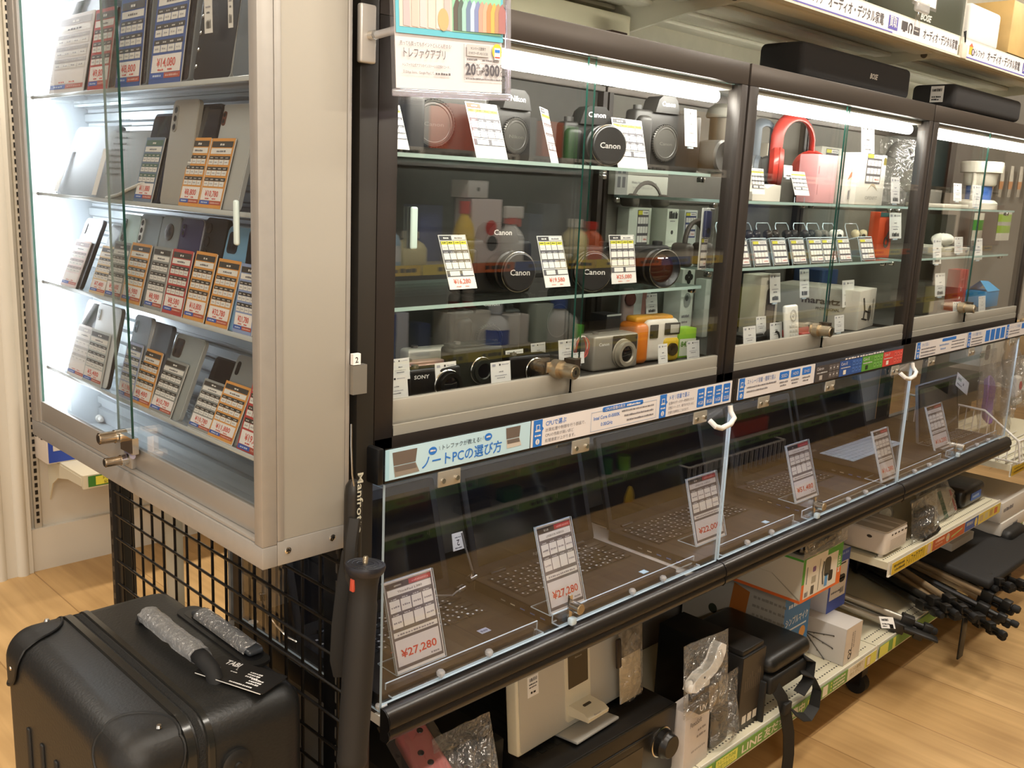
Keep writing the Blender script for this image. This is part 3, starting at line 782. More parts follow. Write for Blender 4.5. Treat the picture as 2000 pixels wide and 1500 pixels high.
# laptops (measured against the cards that stand on them)
def laptop(X0, X1, y0, dep, label, body='#242223', key='#0e0e10', thick=.022, hs=.215, lean_=16, zb=.6672, logo=None, win=True, keypos=None, trackred=False, deck=None, ports=True, deckrough=.42):
    w = X1 - X0
    t = thing('laptop', label, 'laptop', frame((X0, y0, zb), (1, 0, 0), (0, 1, 0)), 'laptops on the display shelf')
    BM = M(body, .4, .2); DK = M(deck or body, deckrough, .25, noise=.04, nscale=5)
    b = MB(); b.rbox(0, w, 0, dep, 0, thick, BM, .007, 3, 'z'); b.q(.004, .004, w - .004, dep - .004, thick + .0002, DK)
    if ports:
        for i in range(5):
            yy = .035 + .026 * i
            b.T = frame((-.0004, yy + .014, .006), (0, -1, 0), (0, 0, 1)); b.q(0, 0, .016, .008, .0004, M('#15171c', .4)); b.q(.002, .001, .014, .0035, .0008, M(('#3f62a8', '#3f62a8', '#3f62a8', '#a8a49c', '#6d7078')[i], .4))
        b.T = Matrix.Identity(4)
    b.build('base', t)
    kx0, kx1, ky0, ky1 = keypos or (.05 * w, .95 * w, dep * .46, dep * .90)
    b = MB(); b.q(kx0 - .003, ky0 - .003, kx1 + .003, ky1 + .003, thick + .0005, M('#101012', .5) if key < '#80' else M('#2a2d30', .5))
    KM = M(key, .38, 0, .6); LG = M('#c9cdd2', .5)
    rows, cols = 6, 15 if w > .34 else 14
    ch = (ky1 - ky0) / rows; cw = (kx1 - kx0) / cols
    rnd = random.Random(int(X0 * 100))
    for r_ in range(rows):
        x = kx0
        while x < kx1 - cw * .6:
            n = 1.0
            if r_ == 0 and abs(x - kx0 - cw * 4) < cw * .5: n = 4.0
            elif x == kx0: n = (1.0, 1.5, 1.2, 1.1, 1.0, 1.0)[r_]
            if r_ > 0 and kx1 - x < cw * 2.2: n = (kx1 - x) / cw
            n = min(n, (kx1 - x) / cw)
            b.box(x + .0012, x + cw * n - .0012, ky0 + r_ * ch + .0012, ky0 + (r_ + 1) * ch - .0012, thick + .0004, thick + .0022, KM)
            if key < '#80' and n < 3:
                b.q(x + cw * .22, ky0 + (r_ + .55) * ch, x + cw * .42, ky0 + (r_ + .8) * ch, thick + .0024, LG)
                if rnd.random() < .6: b.q(x + cw * .55, ky0 + (r_ + .2) * ch, x + cw * .7, ky0 + (r_ + .4) * ch, thick + .0024, LG)
            x += cw * n
    b.build('keyboard', t)
    b = MB(); tx = w * .42
    b.rbox(tx - .055, tx + .055, .012, ky0 - .02, thick, thick + .0008, M('#2b2827', .35), .003, 2, 'z')
    if trackred: b.q(tx - .05, ky0 - .016, tx - .012, ky0 - .0135, thick + .001, M('#d4443a', .5)); b.q(tx + .012, ky0 - .016, tx + .05, ky0 - .0135, thick + .001, M('#d4443a', .5)); b.lathe([(.004, 0), (.004, .003), (0, .004)], M('#d4443a', .6), o=(w * .46, (ky0 + ky1) / 2, thick + .001), n=12)
    b.build('touchpad', t)
    if win:
        b = MB(); xx = w - .075
        b.q(xx, .03, xx + .019, .044, thick + .0006, M('#9cc9e6', .4)); b.q(xx + .0015, .0315, xx + .017, .0425, thick + .0009, M('#c3e2f2', .4)); b.build('sticker', t)
    # screen
    s_ = MB(); s_.T = Matrix.Translation((0, dep - .006, thick)) @ Matrix.Rotation(R(90 - lean_), 4, 'X')
    s_.rbox(0, w, 0, hs, -.008, 0, BM, .006, 3, 'z'); s_.build('lid', t)
    g = MB(); g.T = s_.T
    g.q(.003, .003, w - .003, hs - .003, .0004, M('#1a191a', .5))
    g.q(.014, .022, w - .014, hs - .016, .0008, M('#0b0d12', .08, 0, .6))
    if logo: g.text(logo, w * .5, .008, .006, .0008, M('#9a9ca0', .4), al='c')
    g.build('screen', t)
    b = MB()
    for hx in (.06, w - .06): b.cyl((hx - .02, dep - .006, thick), (hx + .02, dep - .006, thick), .006, BLK, n=12)
    b.build('hinge', t)
    return t
laptop(.012, .352, -.012, .235, 'black laptop nearest the grid end, behind the first 27,280 yen stand', trackred=True, win=False, body='#1d1b1b', deck='#2a2624')
laptop(.414, .774, -.012, .232, 'black laptop with blue side ports behind the second 27,280 yen stand', logo='FUJITSU', body='#1c1b1d', deck='#35302d')
laptop(.838, 1.248, -.012, .24, 'black laptop with a pale blue sticker behind the 22,000 yen stand', body='#1f1d1e', deck='#3a3531')
laptop(1.365, 1.70, .0, .225, 'slate grey laptop behind the 51,480 yen stand', body='#34363c', deck='#3b3d44', key='#15161a', win=False)
laptop(1.785, 2.225, .01, .255, 'thick black laptop with glare-pale keys behind the first 16,280 yen stand', thick=.03, key='#c3d3dc', body='#121215', deck='#1b1b1f', win=False, keypos=(.06, .405, .115, .225))  # key colour set pale to imitate light reflected on the keys
laptop(2.262, 2.60, -.018, .13, 'small laptop with a thin bright screen rim behind the far 16,280 yen stand', body='#8f9498', deck='#2b2a2e', hs=.19, lean_=8, win=False)
b = MB(); b.T = frame((.2365, -.0, .6895), (1, 0, 0), (.25, 1, 0)); b.q(.03, .035, .052, .05, .0004, M('#9aa4b8', .4)); b.scrib(.033, .039, .016, .007, .0008, M('#5e6a84', .5), 3, n=3)
tag(b.build('sticker'), 'small grey rating sticker on the palm rest of the nearest laptop', 'sticker')
for (BL, BR, TL, mk, md, pr, lb) in (
    ((775, 1320), (870, 1266), (746, 1140), 'LENOVO', 'ThinkPad L380', '¥27,280', 'clear stand with a 27,280 yen card, nearest the camera'),
    ((1075, 1203), (1143, 1174), (1044, 1030), '富士通', 'LIFEBOOK A580/SX', '¥27,280', 'clear stand with a 27,280 yen card, second along the shelf, by a lock'),
    ((1360, 1068), (1417, 1042), (1340, 936), '富士通', 'LIFEBOOK A580/SX', '¥22,000', 'clear stand with a 22,000 yen card beside the acrylic cover joint'),
    ((1554, 984), (1597, 967), (1534, 871), 'DELL', 'Latitude 5500', '¥51,480', 'clear stand with a 51,480 yen card'),
    ((1722, 943), (1751, 934), (1702, 843), '東芝', 'dynabook B65', '¥16,280', 'clear stand with a 16,280 yen card before the thick black laptop with glare-pale keys'),
    ((1826, 884), (1855, 876), (1807, 795), 'Microsoft', 'Surface Pro', '¥16,280', 'clear stand with a 16,280 yen card before the small bright-rimmed laptop')):
    m4, w, h = lean(BL, BR, TL, 'z', .692)
    t = thing('price_stand', lb, 'price stand', m4, 'clear price stands on the laptop shelf')
    b = MB(); b.pane(0, w, 0, h, -.0028, -.0008, ACRYL, ACR_EDGE, 'z'); b.pane(0, w, 0, h, .0016, .0036, ACRYL, ACR_EDGE, 'z')
    b.T = m4.inverted() @ frame(m4.translation, (1, 0, 0), (0, 1, 0)); b.pane(0, w, 0, .05, -.001, .001, ACRYL, ACR_EDGE, 'z'); b.build('clear_holder', t)
    b = MB(); b.box(.001, w - .001, .001, h - .001, -.0006, .0002, PAPER); card_laptop(b, w, h, .0005, mk, md, pr, int(BL[0])); b.build('price_card', t)
# anti-theft locks between the first two laptops
for (px, py, lab) in ((922, 1130, 'silver cable lock standing between the first two laptops, with a wire upwards'), (900, 1152, 'silver cable lock end lying at the back corner of the nearest laptop')):
    o = at(px, py, 'z', .705)
    b = MB(); b.cyl((-.009, 0, 0), (.009, .004, 0), .0075, CHROME, n=18); b.cyl((.009, .004, 0), (.013, .005, 0), .005, CHROME, n=18)
    t = thing('cable_lock', lab, 'lock', T(*o), 'silver cable locks')
    b.build('barrel', t)
    if px == 922:
        b = MB(); b.cyl((0, 0, .007), (-.001, .0, .018), .003, CHROME, n=10); b.tube([(-.001, 0, .018), (-.006, .004, .04), (-.012, .01, .065), (-.012, .02, .09)], .0022, M('#9a9a98', .3, .8)); b.build('wire', t)
    else:
        b = MB(); b.tube([(-.008, 0, 0), (-.03, -.01, .001), (-.05, .02, -.004), (-.03, .04, -.004)], .0016, M('#bdbdbb', .3, .8)); b.build('wire', t)
o = at(895, 1107, 'z', .72)
b = MB(); b.box(-.014, .014, 0, .034, -.0004, .0004, PAPER); b.scrib(-.009, .003, .018, .003, .0006, GREYINK, 1, n=5)
b.T = Matrix.Rotation(math.pi, 4, 'Z'); b.text('2', 0, -.02, .012, .0006, INK, al='c', bold=.01); b.scrib(-.008, -.026, .016, .0025, .0006, GREYINK, 4, n=4)
solo(b, 'hang_tag', 'small white tag with an upside-down 2 leaning on the first laptop screen', 'tag', frame((o[0], o[1] - .0, o[2] + .035), (1, 0, 0), (0, .2, 1)))
# silver cable at the shelf end
b = MB(); pts = [at(513, 1165, 'z', .73), at(520, 1195, 'z', .70), at(540, 1222, 'z', .68), at(562, 1245, 'z', .672), at(590, 1259, 'z', .672), at(615, 1260, 'z', .675)]
b.tube(pts, .0028, CHROME); b.lathe([(0, -.008), (.006, -.006), (.007, 0), (.006, .006), (0, .008)], CHROME, o=pts[0])
solo(b, 'steel_cable', 'thin silver cable curling on the shelf end behind the black grid', 'cable')

# ------------------------------------------------------------------ bottom and second shelves
SHW = M('#dcd5bb', .5)
def low_shelf(X0, X1, z, label, grp=None, holes=True, depth=.4):
    t = thing('metal_shelf', label, 'shelf', T(0, 0, 0), 'cream metal shelves below the laptops')
    b = MB(); b.box(X0, X1, -.03, depth, z - .022, z, SHW)
    if holes:
        HM = M('#1c1a17', .7)
        n = int((X1 - X0 - .02) / .0135)
        for i in range(n):
            for yy in (-.012, .012):
                b.q(X0 + .012 + i * .0135, yy, X0 + .018 + i * .0135, yy + .004, z + .0003, HM)
    b.build('shelf_board', t)
    b = MB(); b.box(X0, X1, -.0335, -.0305, z - .043, z + .004, M('#e8e4d6', .4)); b.box(X0, X1, -.036, -.0336, z - .043, z - .040, M('#f0eee6', .4)); b.build('price_channel', t)
    return t
low_shelf(.002, .898, .185, 'cream bottom shelf holding the black amplifier')
low_shelf(.902, 1.798, .185, 'cream bottom shelf with boxes and the green lettered strip')
low_shelf(1.802, 2.70, .185, 'cream bottom shelf under the tripods')
low_shelf(1.802, 2.70, .442, 'cream middle shelf holding the white projector')
low_shelf(2.76, 3.6, .56, 'cream shelf beyond the projector shelf with a yellow strip')
low_shelf(2.76, 3.6, .185, 'cream bottom shelf with green packages at the far right')
b = MB(); b.box(.0, 3.6, .41, .43, .03, .648, M('#77726a', .7, noise=.03)); solo(b, 'kick_panel', 'grey back panel behind the low shelves', 'panel')
for X in (.05, 1.84, 2.62):
    t = thing('caster_wheel', {.05: 'black caster under the near end of the bottom shelf', 1.84: 'black caster under the joint of the bottom shelves', 2.62: 'black caster under the far tripod shelf'}[X], 'caster', T(X, .03, 0), 'casters under the shelving')
    b = MB(); b.cyl((-.014, 0, .032), (.014, 0, .032), .032, RUBBER, n=24); b.build('wheel', t)
    b = MB(); b.box(-.02, .02, -.02, .02, .06, .16, BLK); b.box(-.02, -.016, -.015, .015, .03, .06, BLK); b.box(.016, .02, -.015, .015, .03, .06, BLK); b.build('fork', t)

def edge_strip(x0, x1, z, label, draw, base, h=.036):
    b = MB(); w = x1 - x0
    b.box(0, w, 0, h, 0, .0012, base); draw(b, w, h)
    return solo(b, 'shelf_edge_strip', label, 'sign', frame((x0, -.0365, z), (1, 0, 0)), 'printed strips on the low shelf edges')
GRN = M('#6c9a45', .5); YEL = M('#e0c445', .5); LYEL = M('#dfdc62', .5); CRM = M('#e6dcc4', .5); GTX = M('#7a9a3c', .6)
def d1(b, w, h):
    z = .0016
    b.q(.004, .003, .095, h - .003, z, LYEL); b.text('トレファクLINE', .012, h * .56, .009, z + .0003, GTX, wid=.075, bold=.01); b.text('公式アカウント', .012, h * .18, .009, z + .0003, GTX, wid=.075, bold=.01)
    b.text('LINE', .115, h * .2, .021, z, CRM, wid=.09, bold=.02); b.text('友だち募集中', .215, h * .2, .02, z, CRM, wid=.2, bold=.02)
    b.rbox(.432, .5, h * .3, h * .72, 0, z, LYEL, .004, 2, 'z'); b.text('SCAN ME!', .438, h * .42, .008, z + .0003, GTX, wid=.055)
    b.q(.512, .003, .54, h - .003, z, CRM)
    for i in range(3): b.disc(.56, h * (.78 - .28 * i), z, .003, LYEL); b.scrib(.57, h * (.7 - .28 * i), .07, .006, z, CRM, 140 + i, n=8)
edge_strip(.952, 1.606, .147, 'long green strip with big white letters on the bottom shelf edge', d1, GRN)
def d2(b, w, h):
    z = .0016
    b.text('３つの質問で', .012, h * .58, .009, z, M('#b8a878', .6), wid=.08, bold=.01); b.text('待たずに！', .012, h * .2, .009, z, M('#b8a878', .6), wid=.07, bold=.01)
    b.q(.105, 0, w, h, z, LYEL); b.q(.115, .003, .14, h - .003, z + .0003, M('#c9a24a', .5)); b.q(.118, .006, .137, h - .006, z + .0006, CRM)
edge_strip(1.607, 1.785, .147, 'cream strip with a yellow end on the bottom shelf edge', d2, CRM)
edge_strip(.84, .949, .147, 'short green strip with a yellow patch left of the long green strip', lambda b, w, h: b.q(.03, .004, w - .01, h - .004, .0016, LYEL), GRN)
def d3(b, w, h): b.q(.0, 0, .06, h, .0016, LYEL); b.q(.09, 0, .11, h, .0016, LYEL)
edge_strip(1.806, 2.35, .147, 'green and yellow strip end under the grey tripods', d3, GRN)
def d4(b, w, h):
    z = .0016; IY = M('#5a5020', .6)
    b.q(0, 0, .24, h, z, M('#d8b62e', .5)); b.scrib(.012, h * .55, .075, .008, z + .0003, IY, 151, n=8); b.scrib(.02, h * .2, .07, .008, z + .0003, IY, 152, n=8)
    b.text('トレファクアプリ', .1, h * .2, .022, z + .0003, M('#4a4426', .6), wid=.125, bold=.01)
    b.q(.243, 0, .288, h, z, M('#d8b62e', .5)); b.rbox(.252, .278, h * .05, h * .9, 0, z + .0003, M('#c9b0a4', .5), .005, 2, 'z')
    b.q(.29, 0, .55, h, z, M('#b4562f', .5)); b.scrib(.31, h * .6, .07, .008, z + .0003, M('#e0b89a', .5), 153, n=6); b.scrib(.31, h * .3, .06, .005, z + .0003, M('#d09a7a', .5), 154, n=8)
    b.disc(.41, h * .5, z + .0003, .014, M('#b9ac98', .5)); b.disc(.41, h * .5, z + .0005, .006, M('#d8b05a', .5)); b.poly([(.44, h * .25, z + .0003), (.53, h * .55, z + .0003), (.53, h * .68, z + .0003), (.44, h * .42, z + .0003)], M('#a7b26a', .5))
    b.q(.552, 0, .67, h, z, M('#3f5a98', .5)); b.text('買取強化!', .565, h * .5, .009, z + .0003, CRM, wid=.06); b.disc(.65, h * .45, z + .0003, .012, M('#d8c06a', .5), ry=.015)
    b.q(.672, 0, w, h, z, M('#d9c25a', .5))
    for i in range(4): b.q(.685 + .045 * i, h * .2, .715 + .045 * i, h * .8, z + .0003, M(('#c0a878', '#c8ba8a', '#b9965a', '#c46a4a')[i], .5))
edge_strip(1.815, 2.695, .403, 'yellow, orange and blue strip on the edge of the projector shelf', d4, CRM)
def d5(b, w, h): b.scrib(.02, h * .55, .12, .008, .0016, M('#9a8420', .6), 160, n=8); b.scrib(.02, h * .2, .1, .008, .0016, M('#9a8420', .6), 161, n=8); b.text('トレファク', .17, h * .2, .022, .0016, M('#7a6a20', .6), wid=.16)
edge_strip(2.765, 3.4, .52, 'yellow strip on the shelf edge at the far right', d5, M('#d8b62e', .5))
def d6(b, w, h): b.text('LINE', .12, h * .2, .022, .0016, CRM, wid=.1, bold=.02); b.q(.0, 0, .1, h, .0014, LYEL)
edge_strip(2.765, 3.5, .147, 'green lettered strip at the far right bottom shelf', d6, GRN)
# ------------------------------------------------------------------ phone cabinet on the gondola end
PX0, PX1, PY0, PY1 = -.188, -.054, -.02, .822
PZ0, PZ1 = .946, 2.05
CABW = M('#c6ccd0', .4, .3)
LEDGE = glass_mat('ledge_acrylic', (.86, .9, .92), f0=.10, rough=.05, haze=.18)
t = thing('phone_cabinet', 'tall silver glass-fronted cabinet of smartphones on the gondola end', 'display cabinet', T(0, 0, 0))
PC = t
b = MB()
def bar(*a): b.rbox(*a, ALU, .0012)
bar(PX0, PX0 + .022, PY0, PY1, PZ0, PZ0 + .030)
bar(PX0, PX0 + .022, PY0, PY0 + .020, PZ0 + .0302, PZ1)
bar(PX0, PX0 + .022, PY1 - .03, PY1, PZ0 + .0302, PZ1)
bar(PX0 + .002, PX0 + .02, PY1 - .043, PY1 - .031, PZ0 + .0302, PZ1)
bar(PX0 + .003, PX0 + .02, PY0 + .021, PY1 - .044, PZ0 + .0305, PZ0 + .036)
bar(PX0, PX1, PY0, PY1, PZ1, PZ1 + .02)
bar(PX0 + .0222, PX1, PY0, PY0 + .006, PZ0, PZ0 + .034)
bar(PX0 + .0222, PX0 + .032, PY0 - .0008, PY0 + .006, PZ0 + .0342, PZ1)
bar(PX1 - .006, PX1, PY0 - .0008, PY0 + .006, PZ0 + .0342, PZ1)
b.build('frame', t)
b = MB(); b.box(PX0 + .0325, PX1 - .0065, PY0 + .001, PY0 + .005, PZ0 + .0345, PZ1, PANEL); b.build('side_panel', t)
b = MB(); b.box(PX0 + .0225, PX1, PY1 - .005, PY1, PZ0, PZ1, CABW); b.build('far_side_panel', t)
b = MB(); b.box(PX0 + .0225, PX1, PY0 + .0065, PY1 - .0055, PZ0 + .001, PZ0 + .006, CABW); b.build('floor_panel', t)
b = MB()
b.box(PX1 - .004, PX1, PY0 + .0065, PY1 - .0055, PZ0 + .0065, PZ1 - .001, CABW)
z = PZ0 + .02
while z < PZ1 - .03:
    b.add([(PX1 - .0045, y, zz) if kx == 0 else (PX1 - .011, y, zz) for y in (PY0 + .007, PY1 - .006) for kx, zz in ((0, z), (1, z + .003), (1, z + .016), (0, z + .019))],
          [(0, 1, 5, 4), (1, 2, 6, 5), (2, 3, 7, 6)], M('#c3c8ca', .28, .6)); z += .0245
b.build('slat_back', t)
PHZ = (1.083, 1.2425, 1.401, 1.567)
for k, z in enumerate(PHZ):
    b = MB(); b.pane(PX0 + .020, PX1 - .012, PY0 + .008, PY1 - .007, z - .005, z, LEDGE, M('#e4eeee', .12), 'z')
    b.rbox(PX0 + .0195, PX0 + .0215, PY0 + .0085, PY1 - .0075, z - .0052, z + .0015, M('#dfe6e8', .12, .3), .0008)
    b.box(PX1 - .03, PX1 - .0115, PY0 + .008, PY1 - .007, z - .0105, z - .0055, M('#c8ced0', .2, .5))
    b.build('ledge', t)
# sliding glass doors of the cabinet: the near one runs outside
yg = at(243, 500, 'x', PX0 + .006)[1]; yn = at(212, 420, 'x', PX0 + .013)[1]
for nm, y0, y1, xx in (('sliding_door', yg, PY1 - .045, PX0 + .006), ('sliding_door', PY0 + .021, yn, PX0 + .013)):
    b = MB(); b.pane(xx, xx + .004, y0, y1, PZ0 + .07 if xx > PX0 + .01 else PZ0 + .066, PZ1 - .01, GLASS, EDGE if xx < PX0 + .01 else EDGE_L, 'x'); d = b.build(nm, t)
    b = MB(); b.rbox(xx - .002, xx + .006, y0, y1, PZ0 + .0365, PZ0 + .072, M('#a19c95', .42, .4), .001); b.build('bottom_rail', d)
LTM = M('#eef6ff', .5, emit=30.0)
b = MB(); b.cyl((PX0 + .034, PY1 - .05, PZ0 + .045), (PX0 + .034, PY1 - .05, PZ1 - .03), .013, LTM, n=16); b.cyl((PX0 + .034, PY1 - .05, PZ0 + .03), (PX0 + .034, PY1 - .05, PZ0 + .045), .012, WHITE, n=16); b.build('light_tube', t)
def plock(px, py, r, lab):
    o = at(px, py, 'x', PX0 - .004)
    b = MB(); b.T = T(*o)
    b.cyl((.014, 0, 0), (-.004, 0, 0), r * 1.15, CHROME, n=20); b.cyl((-.004, 0, 0), (-.028, 0, 0), r, M('#b5a692', .25, 1), n=24); b.cyl((-.028, 0, 0), (-.0295, 0, 0), r * .8, CHROME, n=20)
    b.box(-.0305, -.0296, -.0012, .0012, -.004, .004, BLK)
    return b
b = plock(228, 852, .0095, ''); o = at(245, 862, 'x', PX0)
b.T = Matrix.Identity(4); b.box(PX0 - .004, PX0 + .006, o[1] - .035, o[1] + .01, o[2] - .014, o[2] + .012, CHROME); b.build('lock', t)
b = plock(240, 898, .0075, ''); b.build('lock', t)
o = at(262, 868, 'x', PX0 + .01)
b = MB(); b.T = frame((PX0 + .0035, o[1] + .02, o[2] - .004), (0, -1, 0)); b.disc(.028, .0, .001, .017, M('#8f8aa8', .3, .3)); b.q(0, -.012, .028, .012, .0012, M('#8f8aa8', .3, .3)); b.build('strike_plate', t)
for (px, py) in ((562, 1075), (649, 1050)):
    o = at(px, py, 'y', PY0)
    b = MB(); b.lathe([(.0048, 0), (.0048, -.001), (.003, -.002), (0, -.0022)], CHROME, o=(o[0], PY0 - .0001, o[2]), ax='y', n=16)
    b.box(o[0] - .003, o[0] + .003, PY0 - .0027, PY0 - .0024, o[2] - .0005, o[2] + .0005, BLK); b.box(o[0] - .0005, o[0] + .0005, PY0 - .0027, PY0 - .0024, o[2] - .003, o[2] + .003, BLK); b.build('screw', t)
o = at(467, 435, 'x', PX0 + .004)
b = MB(); b.T = frame((PX0 + .0035, o[1], o[2]), (0, -1, 0)); b.rbox(-.005, .005, -.028, .028, 0, .006, M('#c8d8d4', .15), .0045, 3); b.build('finger_pull', t)
o = at(683, 745, 'y', -.03)
b = MB(); b.box(PX1, -.031, -.028, -.018, o[2] - .02, o[2] + .02, M('#9a968d', .4, .6)); b.box(PX1 + .0, PX1 + .012, -.0285, -.022, o[2] + .021, o[2] + .036, PAPER); b.T = frame((PX1 + .003, -.0288, o[2] + .024)); b.text('2', 0, 0, .008, 0, INK, bold=.01); b.build('hang_bracket', t)
b = MB(); o = at(180, 822, 'z', PZ0 + .008)
b.tube([(o[0] + .01, o[1] + .02, PZ0 + .015), (o[0] + .01, o[1], PZ0 + .015), (o[0] + .008, o[1] - .02, PZ0 + .015)], .007, WHITE, n=12)
b.tube([(o[0] + .008, o[1] - .02, PZ0 + .015), (o[0] + .007, o[1] - .032, PZ0 + .015)], .004, WHITE, n=10)
solo(b, 'tube_connector', 'short white lamp connector lying on the floor of the phone cabinet', 'connector')

# ------------------------------------------------------------------ smartphones
XPH = PX0 + .0235
def phone(BL, BR, TL, z, body, label, cam_=None, card=None, price='', head='#37322c', side=None, cw=None, cardtop=None, name='smartphone', rough=.3, gl=True, dx=0.0, notag=False, rr=.009):
    """leans back on the slats; BL, BR, TL are where its three corners lie on its shelf"""
    p = at(*BL, 'z', z); p = Vector((XPH + dx, at(*BL, 'x', XPH + dx)[1], z + .0005))
    q = Vector((XPH + dx, at(*BR, 'x', XPH + dx)[1], z + .0005))
    w = p[1] - q[1]
    tl = at(*TL, 'y', p[1]); v = tl - p
    v = Vector((max(.02, min(v[0], .075)), 0, v[2]))
    h = v.length
    m4 = frame(p, (0, -1, 0), v)
    t = thing(name, label, 'phone' if name == 'smartphone' else 'tablet', m4, 'smartphones on the cabinet ledges' if name == 'smartphone' else 'tablets in the phone cabinet')
    b = MB(); BMt = M(body, rough, .25, .5, coat=.12 if gl else 0)
    b.rbox(0, w, .0005, h, -.0085, -.0025, M(side, .3, .4) if side else BMt, rr, 5, 'z'); b.rbox(.0012, w - .0012, .0017, h - .0012, -.0025, -.0018, BMt, rr - .001, 5, 'z'); b.build('body', t)
    L = M('#17171a', .15)
    if cam_:
        c = MB()
        x0, y1 = .008, h - .008
        k, colr = cam_
        CB = M(colr, .25, .3)
        if k == 'pill':
            c.rbox(x0, x0 + .013, y1 - .038, y1, -.0018, -.0005, CB, .006, 4, 'z')
            for j in range(3): c.disc(x0 + .0065, y1 - .007 - .012 * j, -.0002, .0045, L)
        elif k == 'square':
            c.rbox(x0, x0 + .026, y1 - .03, y1, -.0018, -.0005, CB, .006, 4, 'z')
            for j in range(4): c.disc(x0 + .0075 + .011 * (j % 2), y1 - .008 - .013 * (j // 2), -.0002, .0045, L)
        elif k == 'two':
            for j in range(3): c.lathe([(.0075, 0), (.0075, .0016), (.0055, .0018), (0, .0012)], L, o=(x0 + .008, y1 - .008 - .019 * j, -.0018), n=18)
        elif k == 'round':
            c.lathe([(.013, 0), (.013, .0012), (.011, .0014), (0, .0014)], CB, o=(w / 2, y1 - .016, -.0018)); 
            for j in range(3): c.disc(w / 2 - .004 + .004 * j, y1 - .016 + (.004 if j == 1 else -.003), .0, .0032, L)
        elif k == 'small':
            c.rbox(x0, x0 + .009, y1 - .022, y1 - .002, -.0018, -.0008, CB, .004, 4, 'z'); c.disc(x0 + .0045, y1 - .007, -.0006, .0032, L); c.disc(x0 + .0045, y1 - .016, -.0006, .0032, L)
        c.build('camera_block', t)
    if gl and cam_ is None and name == 'smartphone':
        c = MB(); c.rbox(.003, w - .003, .004, h - .004, -.0018, -.0012, M('#0e1118', .06, 0, .7), rr - .003, 4, 'z'); c.build('screen', t)
    if card:
        ch = cardtop or min(h * .66, .098)
        cwid = (cw or .92) * w
        b = MB(); b.T = Matrix.Translation((0, 0, .001))
        b.box(-.001, cwid, 0, ch, -.0004, .0002, PAPER); b.T = Matrix.Translation((-.001, .001, .0016)); card_phone(b, cwid, ch, 0, card, price, int(BL[0] + BL[1]), head); b.build('price_card', t)
    return t
OR, RE, BU, GY, LI = '#dc9a4c', '#b8423e', '#3d5a9c', '#8f9290', '#a9b3d8'
Z1, Z2, Z3, Z4 = PHZ[2], PHZ[1], PHZ[0], PHZ[3]
# top ledge
phone((97, 186), (170, 178), (125, 5), Z4, '#d9dde0', 'white phone with an overexposed card at the far end of the top ledge', card='#e8e4e4', price='', cardtop=.13, head='#b8b4b4')  # card and header colours washed out to imitate overexposure by the tube
phone((172, 173), (222, 171), (196, -25), Z4, '#c8b0a0', 'phone with a tall red-bordered card on the top ledge', card=RE, price='¥9,800', cardtop=.125, cw=.8)
phone((227, 170), (283, 164), (243, -40), Z4, '#8d949a', 'grey phone with a blue 8,800 yen card on the top ledge', card=BU, price='¥8,800', cardtop=.128, cw=.86)
phone((292, 163), (366, 154), (318, -60), Z4, '#8b9095', 'wide grey phone with a blue 14,080 yen card on the top ledge', card=BU, price='¥14,080', cardtop=.14, cw=.85)
t = phone((373, 157), (446, 150), (404, -60), Z4, '#26282c', 'dark phone showing its silver edge and round sensors on the top ledge', side='#d9dcdc', gl=False)
b = MB()
for j in range(4): b.lathe([(.003, 0), (.003, .001), (0, .002)], CHROME, o=(.006, .02 + .022 * j, -.0018), n=14)
b.build('sensor_row', t)
phone((449, 150), (486, 148), (476, -60), Z4, '#737c84', 'blue-grey phone partly cut off by the near frame on the top ledge', side='#d9dcdc', gl=False)
def xtag(px, py, w, h, label, seed, ax='x', val=XPH + .03, bc=True):
    o = at(px, py, ax, val)
    b = MB(); b.box(0, w, 0, h, -.0003, .0001, PAPER); shop_tag(b, w, h, .0004, seed, bc)
    m4 = frame(o, (0, -1, 0)) if ax == 'x' else frame(o)
    return solo(b, 'price_tag', label, 'price tag', m4, 'white shop tags in the cabinets')
xtag(400, 66, .021, .07, 'white barcode tag hanging over the dark phone on the top ledge', 5, val=PX0 + .024)
xtag(446, 55, .012, .07, 'narrow grey barcode tag hanging at the near end of the top ledge', 6, val=PX0 + .024)
# tablets and second ledge
for (BL, BR, TL, lb, c) in (((104, 379), (190, 383), (150, 247), 'grey tablet with a white paper strip at the far end of the second ledge', '#777b7e'), ((178, 382), (268, 391), (213, 255), 'grey tablet showing rows of text with a white strip on the second ledge', '#8a8a86')):
    t = phone(BL, BR, TL, Z1, c, lb, name='tablet', gl=False, rough=.4, rr=.012)
    b = MB(); b.T = Matrix.Translation((.004, .004, .0022)); b.box(0, .018, 0, .078, -.0003, .0001, M('#f4f2ee', .6)); b.build('paper_strip', t)
    if BL[0] == 178:
        b = MB()
        for j in range(10): b.scrib(.028, .04 + .01 * j, .05, .003, -.0012, M('#5f605e', .6), 200 + j, n=10)
        b.build('text_page', t)
phone((262, 394), (303, 398), (301, 222), Z1, '#2c3950', 'dark blue phone with a green-headed card on the second ledge', card='#6b7d92', price='¥11,880', head='#4c6a58', cardtop=.098, cw=.85)
phone((308, 399), (357, 404), (338, 195), Z1, '#b8b5ad', 'white phone with a red 8,580 yen card halfway up its back', ('pill', '#a9a69f'), gl=False)
t = bpy.data.objects['smartphone.%03d' % 7] if False else None
phone((350, 401), (392, 407), (392, 203), Z1, '#12161f', 'black phone with an orange 8,800 yen card on the second ledge', card=OR, price='¥8,800', cw=.9)
phone((388, 408), (458, 412), (434, 203), Z1, '#c2c4c2', 'silver-white phone with an orange 10,780 yen card on the second ledge', ('small', '#6a3b2c'), card=OR, price='¥10,780', cw=.64, side='#e4e6e6')
